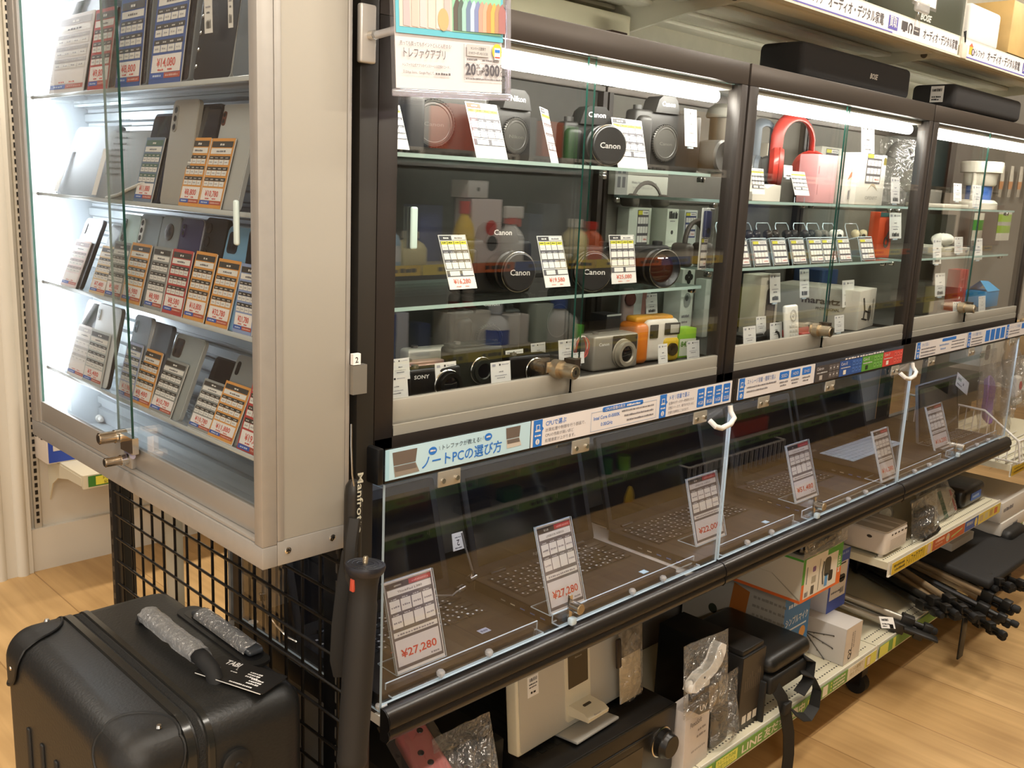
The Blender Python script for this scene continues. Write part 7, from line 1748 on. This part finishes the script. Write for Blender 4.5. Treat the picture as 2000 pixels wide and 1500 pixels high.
t = thing('dark_gadget', 'black bagged gadget with a blue label at the far end of the projector shelf', 'gadget', T(2.47, .01, ZM))
b = MB(); b.rbox(0, .2, 0, .16, 0, .07, M('#161618', .3, bump=.5, nscale=40), .02, 4); b.T = frame((.06, -.0008, .022)); b.rbox(0, .09, 0, .026, 0, .001, M('#2263c8', .4), .003, 2, 'z'); b.scrib(.012, .008, .06, .010, .0012, M('#a8c4ee', .5), 3, n=7); b.build('body', t)
# far right column
def sb(b, w, h): b.scrib(.02, h * .5, .1, h * .2, .0006, GREYINK, 4, n=8); b.q(w - .05, h * .2, w - .025, h * .7, .0006, GREYINK)
wall_box(2.78, 3.1, -.02, .25, .335, .075, '#d3cdc4', 'white flat carton with grey print at the far right, above the green box', sb)
wall_box(2.79, 3.14, -.025, .25, .285, .048, '#dcd6cc', 'white flat carton under another white carton at the far right', lambda b, w, h: b.scrib(.12, h * .2, .05, h * .4, .0006, GREYINK, 6, n=9, gap=.9))
def gb(b, w, h): b.q(0, h * .62, w, h * .66, .0006, M('#b8d47a', .5)); b.scrib(.05, h * .2, .2, h * .12, .0006, M('#5a8a1e', .5), 7, n=8)
wall_box(2.80, 3.2, .02, .3, ZA, .095, '#7fae2e', 'large lime green carton at the far right bottom shelf', gb)
t = thing('black_pouch', 'black rounded pouch with a loop strap hanging before the large lime carton', 'pouch', T(2.80, -.04, .235))
b = MB(); b.rbox(.0, .17, -.02, .05, -.02, .07, M('#1c1b1a', .5, bump=.2, nscale=200), .022, 4); b.tube([(.02, -.02, -.02), (.05, -.03, -.07), (.09, -.03, -.07), (.09, -.02, -.02)], .008, BLK, flat=(.008, .003)); b.build('pouch', t)
def gs(b, w, h): b.q(0, h * .72, w, h, .0006, M('#97d02a', .4)); b.rbox(w * .45, w * .8, h * .08, h * .62, 0, .001, M('#2a2723', .4), .010, 4, 'z'); b.disc(w * .6, h * .35, .0012, .009, M('#8a6a3a', .4))
wall_box(2.70, 2.80, -.03, .1, ZA, .085, '#c8c6b4', 'small lime-topped box with a mouse picture at the far right', gs)
wall_box(2.48, 2.68, .03, .28, .225, .09, '#d5d0c8', 'white carton with a blue end behind the flat black bag', lambda b, w, h: b.q(0, .01, .05, h * .6, .0006, M('#3a5a98', .5)))
# wire basket beyond the last laptop
t = thing('wire_basket', 'white wire basket with a sloping end beyond the last laptop', 'basket', T(0, 0, 0))
XB = 2.76; WW = M('#dcd8d0', .4)
rim = [(XB, .36, .745), (XB, .08, .737), (XB, -.045, .65), (XB, -.06, .575)]
b = MB(); b.tube(rim, .0042, WW, n=8); b.tube([(p[0] + .55, p[1], p[2]) for p in rim], .0042, WW, n=8); b.tube([(XB, -.045, .65), (XB + .55, -.045, .65)], .0042, WW, n=8); b.tube([(XB, -.06, .575), (XB, .36, .565)], .0035, WW, n=8); b.tube([(XB, -.06, .575), (XB + .55, -.06, .575)], .0035, WW, n=8); b.build('rim', t)
b = MB()
for k in range(16):
    y = .35 - .026 * k; zt = .74 if y > .08 else .737 - (.08 - y) * .70
    b.cyl((XB, y, .567), (XB, y, zt), .0018, WW, n=6, caps=False)
for k in range(20): b.cyl((XB + .027 * k, -.06, .575), (XB + .027 * k, -.045, .65), .0018, WW, n=6, caps=False)
for k in range(12): b.cyl((XB, -.05 + .035 * k, .567), (XB + .55, -.05 + .035 * k, .567), .0018, WW, n=6, caps=False)
b.build('wires', t)
t = thing('cable_pack', 'purple coiled cable in a clear bag hanging over the wire basket', 'cable', frame((2.79, .10, .66), (1, 0, 0), (0, .1, 1)))
b = MB()
for j in range(4): b.tube([(.06 + (.03 + .003 * j) * math.cos(R(20 * k)), .10 + (.075 + .004 * j) * math.sin(R(20 * k)), .004 * j + .004 * math.sin(k)) for k in range(19)], .0042, M('#7d4fa8', .35), n=7)
b.build('cable', t)
b = MB(); v_, f_ = crumple(.17, .28, .05, 71); b.T = Matrix.Translation((-.02, -.0, .0)); b.add(v_, f_, WRAP); b.build('clear_film', t)
b = MB(); b.box(0, .13, 0, .045, -.0004, .0004, M('#d9d8d6', .5)); b.disc(.075, .022, .0006, .005, M('#55524e', .5)); b.scrib(.01, .024, .04, .012, .0006, GREYINK, 4, n=6); b.scrib(.01, .008, .05, .006, .0006, GREYINK, 5)
solo(b, 'header_card', 'slanted white header card on the bag above the wire basket', 'card', frame(at(1866, 752, 'y', .09), (1, 0, -.42), (.3, .1, 1)))
BAGN = ['first', 'second', 'third', 'fourth', 'fifth']
for j, (px, py, c) in enumerate(((1935, 775, '#a8967a'), (1955, 790, '#8a7a66'), (1978, 770, '#cfcac0'), (1940, 840, '#a38a66'), (1965, 735, '#7d776c'))):
    t = thing('bagged_part', '%s bagged part in the wire basket, counting outwards from the purple cable' % BAGN[j], 'bag', frame(at(px, py + 30, 'y', .12), (1, 0, .1 * (j - 2)), (0, .15, 1)), 'bagged parts in the wire basket')
    b = MB(); b.rbox(.02, .12, .01, .12, -.02, .0, M(c, .5, noise=.2, nscale=40), .012, 3); b.build('contents', t)
    b = MB(); v_, f_ = crumple(.15, .2, .06, 80 + j); b.add(v_, f_, WRAP); b.build('clear_film', t)
t = thing('red_white_bottle', 'white bag with red print standing at the right edge above the basket', 'bag', frame(at(1985, 785, 'y', .0), (1, 0, 0), (0, .1, 1)))
b = MB(); b.rbox(.01, .06, .01, .09, -.03, 0, M('#c5bfb5', .5), .012, 3); b.disc(.035, .055, .0012, .016, M('#b24a44', .5)); b.build('pack', t)
b = MB(); v_, f_ = crumple(.09, .15, .05, 99); b.T = Matrix.Translation((-.01, 0, 0)); b.add(v_, f_, WRAP); b.build('clear_film', t)
def gmb(b, w, h): b.q(0, h * .82, w, h, .0006, M('#8fb83a', .5)); b.rbox(w * .35, w * .75, h * .15, h * .6, 0, .001, M('#4a3f36', .4), .014, 4, 'z')
t = wall_box(2.795, 2.90, .13, .24, .885, .125, '#cfd2c4', 'hanging green-topped box with a mouse picture seen through the far acrylic cover', gmb)
for j, (x, c) in enumerate(((2.92, '#cfcabb'), (3.06, '#b59a72'), (3.2, '#a8906a'), (3.34, '#b39468'))):
    b = MB(); b.T = frame((x, .14, .86)); v_, f_ = crumple(.12, .19, .04, 90 + j); b.rbox(.012, .108, .02, .17, -.008, .008, M(c, .55), .006, 2); b.add(v_, f_, FILM)
    solo(b, 'hanging_pack', ['pale hanging pack right of the green-topped mouse box', 'tan hanging pack, second right of the green-topped mouse box', 'tan hanging pack, third right of the green-topped mouse box', 'tan hanging pack farthest right under the last strips'][j], 'package', group='packs hanging beyond the last showcase')
b = MB(); b.box(2.76, 3.7, .30, .32, .66, 1.9, M('#6e6a62', .6, noise=.05)); solo(b, 'pegboard', 'brownish back board behind the hanging packs at the far right', 'panel')

# ------------------------------------------------------------------ upper shelf and the things on it
USM = M('#d6d0bc', .55); USW = M('#d8d2c0', .5)
ZU = 1.862
for k, (X0, X1) in enumerate(((.03, .898), (.902, 1.798), (1.802, 2.698))):
    t = thing('upper_shelf', ['cream upper shelf over the nearest showcase, seen from below', 'cream upper shelf over the middle showcase with a white price rail', 'cream upper shelf over the far showcase with a white price rail'][k], 'shelf', T(0, 0, 0), 'upper shelves')
    b = MB(); b.box(X0, X1, -.03, .40, ZU - .022, ZU - .012, USM)
    for yy in (.02, .13, .24, .34): b.rbox(X0 + .01, X1 - .01, yy, yy + .05, ZU - .032, ZU - .022, M('#dcd6c4', .5), .004)
    b.box(X0, X1, -.040, -.030, ZU - .045, ZU + .008, USW); b.box(X0, X1, -.048, -.040, ZU - .045, ZU - .041, USW); b.build('shelf_board', t)
    for xx in (X0, X1 - .004):
        b = MB(); b.T = frame((xx, .405, ZU - .022), (0, -1, 0), (0, 0, 1)); b.prism([(0, 0), (.43, 0), (.43, -.016), (.25, -.03), (.08, -.06), (0, -.12)], 0, .004 if xx == X0 else -.004, USM); b.lathe([(.008, .0045), (.008, .0005), (0, .0005)], M('#6d6656', .5), o=(.36, -.011, 0), n=16); b.build('bracket', t)
b = MB(); b.box(-.03, 3.6, .415, .43, 1.03, 2.3, M('#c2bca8', .6, noise=.03)); solo(b, 'upper_back_board', 'grey-green back board above the showcases', 'panel')
t = thing('lamp_batten', 'cream boxed batten with hooks on its end above the nearest showcase', 'batten', T(0, 0, 0))
b = MB(); b.rbox(.25, .88, .29, .40, 1.765, 1.812, M('#cfc7ab', .5), .004); b.build('housing', t)
b = MB(); b.tube([(.878, .345, 1.812), (.885, .345, 1.79), (.892, .345, 1.776), (.899, .345, 1.79)], .002, M('#4a4334', .5), n=6); b.tube([(.878, .32, 1.812), (.885, .32, 1.79), (.892, .32, 1.776), (.899, .32, 1.79)], .002, M('#4a4334', .5), n=6); b.build('hook', t)
b = MB(); b.rbox(.76, .81, .24, .26, 1.745, 1.765, M('#3a2620', .5), .002); solo(b, 'dark_connector', 'small dark red connector above the nearest showcase', 'connector')
def up_strip(x0, x1, label, kind):
    h = .042; w = x1 - x0; z = .0016; PU = M('#5d55a8', .5)
    b = MB(); b.box(0, w, 0, h, 0, .0012, M('#e4e0e2', .45)); b.q(0, .0, w * .55, .0028, z, PU)
    IKB = M('#4a4444', .6)
    lx = .03
    b.q(lx, h * .25, lx + .022, h * .7, z, M('#d8b83a', .5)); b.poly([(lx - .003, h * .7, z), (lx + .012, h * .92, z), (lx + .026, h * .7, z)], M('#c46a4a', .5)); b.disc(lx + .025, h * .42, z + .0003, .009, IKB); b.disc(lx + .025, h * .42, z + .0006, .006, M('#c8b8d0', .5)); b.text('トレファク', lx + .036, h * .28, .015, z, IKB, bold=.01, wid=.07)
    b.text('オーディオ・デジタル家電', .16, h * .28, .019, z, IKB, bold=.012, wid=.255)
    if kind:
        b.q(.44, h * .18, .488, h * .86, z, PU); b.text('買取', .445, h * .36, .018, z + .0003, WHITE, bold=.012, wid=.038)
        b.q(.508, h * .35, .54, h * .8, z, IKB); b.q(.517, h * .27, .53, h * .35, z, IKB)
        b.tube([(.555 + .009 * math.cos(R(a)), h * .55 + .010 * math.sin(R(a)), z) for a in range(-30, 211, 20)], .0016, IKB, n=5); b.q(.545, h * .28, .551, h * .52, z, IKB); b.q(.559, h * .28, .565, h * .52, z, IKB)
        b.q(.575, h * .3, .608, h * .72, z, IKB); b.q(.582, h * .48, .6, h * .54, z + .0003, M('#d8cfc8', .5))
        if w > .8: b.text('オーディオ・デジタル家電', .63, h * .28, .018, z, IKB, bold=.012, wid=.21)
    return solo(b, 'price_rail_sign', label, 'sign', frame((x0, -.0405, ZU - .038)), 'signs along the upper shelf rail')
up_strip(.94, 1.785, 'white sign strip with dark lettering and purple square on the middle upper shelf', True)
up_strip(1.83, 2.69, 'white sign strip with a small yellow emblem on the far upper shelf', True)
up_strip(.30, .89, 'white sign strip end on the nearest upper shelf', False)
b = MB(); b.rbox(1.792, 1.824, -.052, -.041, ZU - .046, ZU - .01, USW, .003); b.tube([(1.803, -.046, ZU + .02), (1.806, -.05, ZU - .005), (1.812, -.046, ZU + .022)], .002, BLK, n=6); solo(b, 'rail_clip', 'cream clip with a black hook joining the two upper sign strips', 'clip')
# soundbars on the showcases
def soundbar(X0, X1, y0, d, h, label, grille='#1d1b1b', tagp=False, yaw=0):
    t = thing('speaker', label, 'speaker', T(X0, y0, ZT) @ RZ(yaw), 'black speakers on top of the showcases')
    w = X1 - X0
    b = MB(); b.rbox(0, w, 0, d, 0.003, h, M(grille, .75, bump=.6, nscale=1500, noise=.1), .014, 4); b.build('cabinet', t)
    b = MB(); b.T = frame((w * .58, -.0008, h * .42)); b.text('BOSE', 0, 0, .012, .0, M('#cfcac0', .4, .3), bold=.03, shear=.3, wid=.042); (b.build('logo', t) if not tagp else None)
    if tagp:
        b = MB(); b.T = frame((-.0008, d * .55, .018), (0, -1, 0), (0, 0, 1)); b.box(0, .035, 0, .042, 0, .0008, PAPER); b.scrib(.004, .028, .026, .008, .0012, INK, 3, n=10, gap=.9); b.scrib(.004, .012, .026, .004, .0012, INK, 4); b.scrib(.004, .005, .02, .004, .0012, INK, 5); b.build('barcode_label', t)
    b = MB()
    for xx in (.04, w - .04): b.cyl((xx, d / 2, 0), (xx, d / 2, .004), .012, RUBBER, n=14)
    b.build('foot', t)
    return t
soundbar(1.147, 1.70, .03, .11, .078, 'long black speaker with a small white logo on top of the middle showcase')
soundbar(1.915, 2.44, .0, .12, .066, 'black speaker with a barcode label on its end on top of the far showcase', tagp=True)
# goods on the upper shelf
t = thing('product_box', 'dark green speaker carton with white logos on the upper shelf', 'box', frame((1.452, .05, ZU - .0115)), None)
b = MB(); b.rbox(0, .585, 0, .22, -.18, 0, M('#3f463a', .3, coat=.4), .006, 3); b.rbox(.578, .587, 0, .222, -.18, .002, M('#b5b2a6', .4), .003); b.text('BOSE', .085, .115, .012, .0006, M('#d8d5cc', .5), bold=.03, shear=.3, wid=.045); b.text('BOSE', .30, .062, .016, .0006, M('#d8d5cc', .5), bold=.03, shear=.3, wid=.07); b.build('carton', t)
b = MB(); b.T = frame((1.36, .05, ZU - .0115)); b.rbox(0, .085, 0, .2, -.1, 0, M('#6a5a4a', .5), .004); solo(b, 'brown_box', 'brown box left of the dark green speaker carton', 'box')
b = MB(); b.T = frame((1.11, .05, ZU - .0115)); b.prism([(0, 0), (.2, 0), (.25, .16), (.06, .16)], -.1, 0, M('#4a4038', .5)); solo(b, 'dark_speaker', 'dark slanted speaker edge at the top of the picture above the sign strip', 'speaker')
b = MB(); b.T = frame((2.06, .06, ZU - .0115)); b.rbox(.05, .28, .055, .16, -.14, 0, M('#ece9e2', .5), .012, 4); b.rbox(.0, .6, 0, .054, -.16, .02, M('#2a2120', .4), .003); solo(b, 'white_speaker', 'white box standing on a flat black unit on the far upper shelf', 'speaker')
b = MB(); b.T = frame((2.37, .04, ZU + .044)); b.rbox(0, .3, 0, .15, -.14, 0, M('#c9a86c', .5, noise=.12, nscale=14), .003); solo(b, 'wooden_speaker', 'light wooden box at the right edge of the upper shelf', 'speaker')
t = thing('card_holder', 'white card in a clear clip holder on the upper sign strip', 'price card', frame((1.49, -.05, ZU + .0)))
b = MB(); b.rbox(-.02, .115, .035, .16, -.001, .001, glass_mat('sleeve_b', (.95, .95, .97), f0=.05, haze=.05), .004, 3, 'z'); b.box(-.014, .108, .042, .16, .0012, .0016, PAPER); b.text('¥7,980', .02, .062, .014, .002, GREYINK, wid=.055); b.text('税込', .028, .092, .012, .002, GREYINK); b.build('card', t)
b = MB(); b.rbox(.012, .03, -.02, .04, -.004, .004, ACRYL, .003); b.rbox(.0, .07, .022, .048, -.005, .006, glass_mat('clip', (.9, .89, .86), f0=.12, haze=.3), .005, 3); b.build('clear_clip', t)

# ------------------------------------------------------------------ shelving across the aisle (seen mirrored in the glass)
YO = -1.62; DO = 1.62
def rf(px, py):
    p = at(px, py, 'y', DO); return Vector((p[0], YO, p[2]))
zB, zA_, zC, zD, zE = rf(1000, 302)[2], rf(1000, 515)[2], rf(950, 690)[2], rf(1000, 910)[2], rf(1050, 1095)[2]
t = thing('aisle_shelving', 'grey shelving across the aisle, mirrored in the showcase glass', 'shelving', T(0, 0, 0))
b = MB(); b.box(-.6, 7.2, YO - .42, YO - .40, .0, 2.2, M('#4e4a43', .7)); b.box(-.6, 7.2, YO - .03, YO - .01, .0, .12, M('#3a352e', .7)); b.build('back_board', t)
OB = M('#b5ab98', .5)
for k, z in enumerate((zB, zA_, zC, zD, zE, .15)):
    b = MB(); b.box(-.6, 7.2, YO - .39, YO, z - .02, z, OB); b.build('shelf_board', t)
    b = MB(); b.T = frame((7.2, YO + .001, z - .034), (-1, 0, 0), (0, 0, 1))
    cols = [('#c8c2b8', '#77736c'), ('#d8b83a', '#3a5a98', '#c4622c', '#d8c23a'), ('#a89a2e', '#8f8428'), ('#3f6a3a', '#4a7a44'), ('#c8c2b4', '#b8b2a4'), ('#5a7a3c', '#6a8a44')][k]
    for j in range(32): b.q(.24 * j, 0, .24 * j + .235, .038, .001, M(cols[j % len(cols)], .5)); b.scrib(.24 * j + .02, .012, .14, .016, .0014, M('#3a3632', .6), 400 + j, n=5)
    b.build('edge_strip', t)
def rfr(px, py, z, back=.06): p = rf(px, py); return frame((p[0], YO - back, z), (-1, 0, 0), (0, 0, 1))
GRP = 'goods across the aisle mirrored in the glass'
def rbox_(px0, px1, py0, z, col, label, draw=None, d=.1, back=.05):
    p0, p1 = rf(px0, py0), rf(px1, py0)
    w = p1[0] - p0[0]; h = max(.04, p0[2] - z)
    b = MB(); b.rbox(0, w, 0, h, -d, 0, M(col, .5), .002)
    if draw: draw(b, w, h)
    return solo(b, 'packaged_goods', label, 'package', frame((p1[0], YO - back, z + .0005), (-1, 0, 0)), GRP)
def rbot(px, py0, z, r, body, cap, label, trig=False, lab=None, back=.06):
    p = rf(px, py0); h = p[2] - z
    t = thing('bottle', label, 'bottle', frame((p[0], YO - back, z + .0005), (-1, 0, 0)), GRP)
    b = MB(); b.T = RX(-90); hb = h * (.68 if trig else .8)
    b.lathe([(0, 0), (r * .95, 0), (r, .006), (r, hb * .62), (r * .8, hb * .8), (r * .42, hb * .95), (r * .4, hb), (0, hb)], M(body, .35), n=24); b.build('body', t)
    b = MB(); b.T = RX(-90)
    b.lathe([(r * .5, hb), (r * .5, h if not trig else hb + h * .1), (0, h if not trig else hb + h * .1)], M(cap, .4), n=20)
    if trig: b.T = Matrix.Identity(4); b.rbox(-r * 1.1, r * .6, hb + h * .1, h, -.014, .014, M(trig, .4), .006, 3); b.rbox(-r * 1.0, -r * .7, hb - h * .05, hb + h * .12, -.006, .006, M(cap, .4), .003)
    b.build('cap', t)
    if lab: b = MB(); b.T = RX(-90); b.lathe([(r * 1.01, hb * .12), (r * 1.01, hb * .55)], M(lab, .5), n=24); b.build('label_band', t)
    return t
mir = ' mirrored in the nearest showcase'
rbot(787, 430, zA_, .05, '#8fb8d8', '#d8dce0', 'pale blue bottle at the far left,' + mir, lab='#d8dce0')
rbot(832, 455, zA_, .062, '#d8cf9a', '#e0dac0', 'cream jar beside the pale blue bottle,' + mir)
rbox_(775, 850, 392, zA_, '#c83a20', 'red package topmost at the left,' + mir, d=.1, back=.22)
rbot(939, 395, zA_, .042, '#f0c818', '#d8281c', 'yellow bottle with a red cap,' + mir, lab='#f0d030')
rbox_(882, 926, 405, zA_, '#3a4a90', 'dark blue package left of the yellow bottle,' + mir, back=.15)
rbox_(950, 1009, 390, zA_, '#e6d8d6', 'white box with red earbud picture right of the yellow bottle,' + mir, lambda b, w, h: (b.disc(w * .35, h * .55, .001, .03, M('#d83a34', .5)), b.disc(w * .3, h * .3, .001, .03, INK)))
rbox_(943, 982, 353, rf(943, 388)[2], '#e0dedc', 'small white box hanging above the yellow bottle,' + mir, lambda b, w, h: b.disc(w / 2, h / 2, .001, .008, INK))
rbot(1029, 405, zA_, .058, '#e6e6e2', '#d83a2c', 'white trigger spray bottle with a red neck,' + mir, trig='#e8e6e2')
rbox_(1062, 1088, 420, zA_, '#2a3a58', 'dark striped packet right of the trigger bottle,' + mir)
rbox_(1090, 1122, 400, zA_, '#3a3f48', 'silvery dark packet left of the showcase door edge,' + mir)
rbot(1152, 430, zA_, .055, '#d8c88a', '#e6e0d0', 'cream bottle right of the showcase door edge,' + mir)
rbot(1181, 435, zA_, .055, '#e0662c', '#d83a2c', 'orange bottle with a red cap behind the door edge,' + mir)
for j, (x0, x1, y0, c, n_) in enumerate(((775, 800, 200, '#7a3a46', 'crimson'), (802, 868, 195, '#4d5668', 'blue-grey'), (870, 905, 205, '#e0582c', 'bright orange'), (906, 962, 200, '#c84a24', 'deep orange'), (1034, 1078, 225, '#7a7a7c', 'grey'), (1090, 1130, 235, '#c05a2a', 'rust orange'), (1135, 1160, 245, '#4a9a3a', 'green'), (1375, 1425, 215, '#8a6a3c', 'brown'))):
    rbox_(x0, x1, y0, zB, c, n_ + ' package on the top row,' + mir, d=.08)
for j, (x0, x1, y0, c, n_) in enumerate(((775, 800, 622, '#2a4a9a', 'royal blue'), (802, 825, 618, '#c8ccd8', 'white and blue'), (845, 868, 640, '#22305e', 'navy'), (905, 985, 618, '#e0ded2', 'large white bag-like'), (1075, 1108, 600, '#b8c4b8', 'pale green-grey'), (1020, 1060, 622, '#e6e2da', 'white car-wax'), (1145, 1162, 640, '#6ac83a', 'lime green'))):
    rbox_(x0, x1, y0, zC, c, n_ + ' package on the lower row,' + mir)
rbot(998, 600, zC, .06, '#e4e6e6', '#c8d0d8', 'white spray bottle with blue label on the lower row,' + mir, lab='#2a4aa8')
rbot(1122, 590, zC, .075, '#d8d8d2', '#3a5aa8', 'white rounded bottle near the door edge on the lower row,' + mir)
for j, (px, c) in enumerate(((962, '#c8281c'), (990, '#d8342a'))): rbot(px, 578, zC, .05, c, '#e8e0d8', ['red tub behind the white spray bottle,', 'bright red tub right of the red tub,'][j] + mir, back=.2)
mir2 = ' mirrored in the acrylic over the laptops'
rbot(1222, 890, zE, .062, '#d8b83a', '#8fd048', 'yellow bottle with a green cap' + mir2, lab='#e09a2c')
rbot(1190, 895, zE, .05, '#2a5a3a', '#3a8a4a', 'dark green bottle left of the yellow one,' + mir2)
b = MB(); p = rf(1172, 985); b.T = frame((p[0], YO - .03, zE), (-1, 0, 0)) @ RX(-90); b.lathe([(0, 0), (.04, 0), (.046, .1), (.044, .1), (.038, .004)], M('#d89a4c', .5), n=24); solo(b, 'orange_cup', 'orange cup beside the yellow bottle,' + mir2, 'cup', group=GRP)
for j, (x0, x1, y0, c, n_) in enumerate(((900, 960, 990, '#55504a', 'dark hanging'), (985, 1020, 960, '#2f6a3c', 'green hanging'), (1022, 1068, 965, '#6a6a5c', 'olive hanging'), (1080, 1130, 1000, '#7a5a3c', 'brown'), (1160, 1186, 935, '#c8c4ba', 'pale'))):
    rbox_(x0, x1, y0, zE, c, n_ + ' package' + mir2, d=.05)
rbox_(1432, 1500, 830, rf(1432, 872)[2], '#d84a24', 'red-orange cloth bundle' + mir2, d=.12)
t = thing('wire_basket', 'white wire basket' + mir2, 'basket', T(0, 0, 0), GRP)
p0, p1 = rf(1315, 905), rf(1500, 870)
b = MB()
for zz in (p0[2], p0[2] - .13): b.tube([(p0[0], YO - .25, zz), (p0[0], YO + .05, zz), (p1[0], YO + .05, zz), (p1[0], YO - .25, zz)], .005, WW, n=6)
for k in range(20):
    x = p0[0] + (p1[0] - p0[0]) * k / 19
    b.cyl((x, YO + .05, p0[2] - .13), (x, YO + .05, p0[2]), .003, WW, n=5, caps=False)
b.build('wires', t)
mir3 = ' mirrored in the middle showcase'
for j, (x0, x1, y0, zz, c, n_) in enumerate(((1500, 1535, 215, zB, '#b8b4aa', 'pale grey carton'), (1560, 1600, 230, zB, '#8a8478', 'grey carton'), (1690, 1760, 225, zB, '#7d7264', 'brown-grey carton'),
        (1480, 1530, 400, zA_, '#3a4a78', 'dark blue box'), (1555, 1600, 405, zA_, '#2a3242', 'navy frame-like box'), (1640, 1670, 410, zA_, '#4a6a72', 'slate box'), (1680, 1730, 395, zA_, '#a49a86', 'beige box'),
        (1470, 1520, 565, zC, '#8a8a34', 'mustard package'), (1560, 1640, 575, zC, '#2f4a86', 'blue package'), (1720, 1760, 560, zC, '#4a4a44', 'dark netted package'))):
    rbox_(x0, x1, y0, zz, c, n_ + mir3, d=.12)
mir4 = ' mirrored in the far showcase'
for j, (x0, x1, y0, zz, c, n_) in enumerate(((1845, 1880, 255, zB, '#4a8aa8', 'teal-blue package'), (1890, 1930, 235, zB, '#7a4a44', 'maroon package'), (1940, 1990, 240, zB, '#a8a294', 'pale package'), (1850, 1890, 420, zA_, '#5a6a5a', 'grey-green package'), (1930, 1990, 400, zA_, '#b07a5a', 'tan package'))):
    rbox_(x0, x1, y0, zz, c, n_ + mir4, d=.12)
mir5 = ' mirrored in the acrylic over the far laptops'
for j, (x0, x1, y0, y1, c, n_) in enumerate(((1682, 1730, 730, 815, '#8fa8cc', 'light blue package'), (1733, 1768, 712, 860, '#2a6a78', 'teal package'), (1772, 1800, 740, 850, '#2c3a5a', 'navy package'))):
    rbox_(x0, x1, y0, rf(x0, y1)[2], c, n_ + mir5, d=.06)
# sign across the other aisle, mirrored in the phone cabinet
XS = -1.75; LS = PX0 - XS
def rx(px, py): p = at(px, py, 'x', PX0 + LS); return Vector((XS, p[1], p[2]))
a, c = rx(232, 690), rx(412, 618)
b = MB(); w = a[1] - c[1] + .5; h = .17
b.box(-.25, w, -.06, h, -.004, 0, M('#a9a4d8', .5)); b.q(-.25, h, w, h + .04, .0005, M('#c8b82a', .5)); b.q(w * .86, -.05, w * .97, h * .6, .0008, M('#e0481c', .5))
b.text('査定金額600万円', .0, .03, .085, .001, M('#c81e1e', .5), bold=.02, wid=w * .8); b.scrib(0, -.04, w * .7, .04, .001, M('#6a66a8', .5), 5, n=14)
solo(b, 'wall_sign', 'lilac sign with red lettering, mirrored in the phone cabinet glass', 'sign', frame((XS, c[1] , a[2] - .02), (0, 1, 0), (0, 0, 1)))
a = rx(350, 900)
b = MB(); b.box(-.3, .8, -.05, .25, -.004, 0, M('#8f8aa8', .5)); b.text('その場で', .1, .13, .07, .001, M('#6a6ac0', .5), bold=.01); b.text('値引きいたします', .0, .0, .09, .001, M('#c8e83a', .4, emit=.3), bold=.03, wid=.7)  # green letters carry added emission, a glow without a lamp
solo(b, 'floor_sign', 'grey sign with green lettering, mirrored low in the phone cabinet glass', 'sign', frame((XS, a[1] - .35, a[2] - .05), (0, 1, 0), (0, 0, 1)))
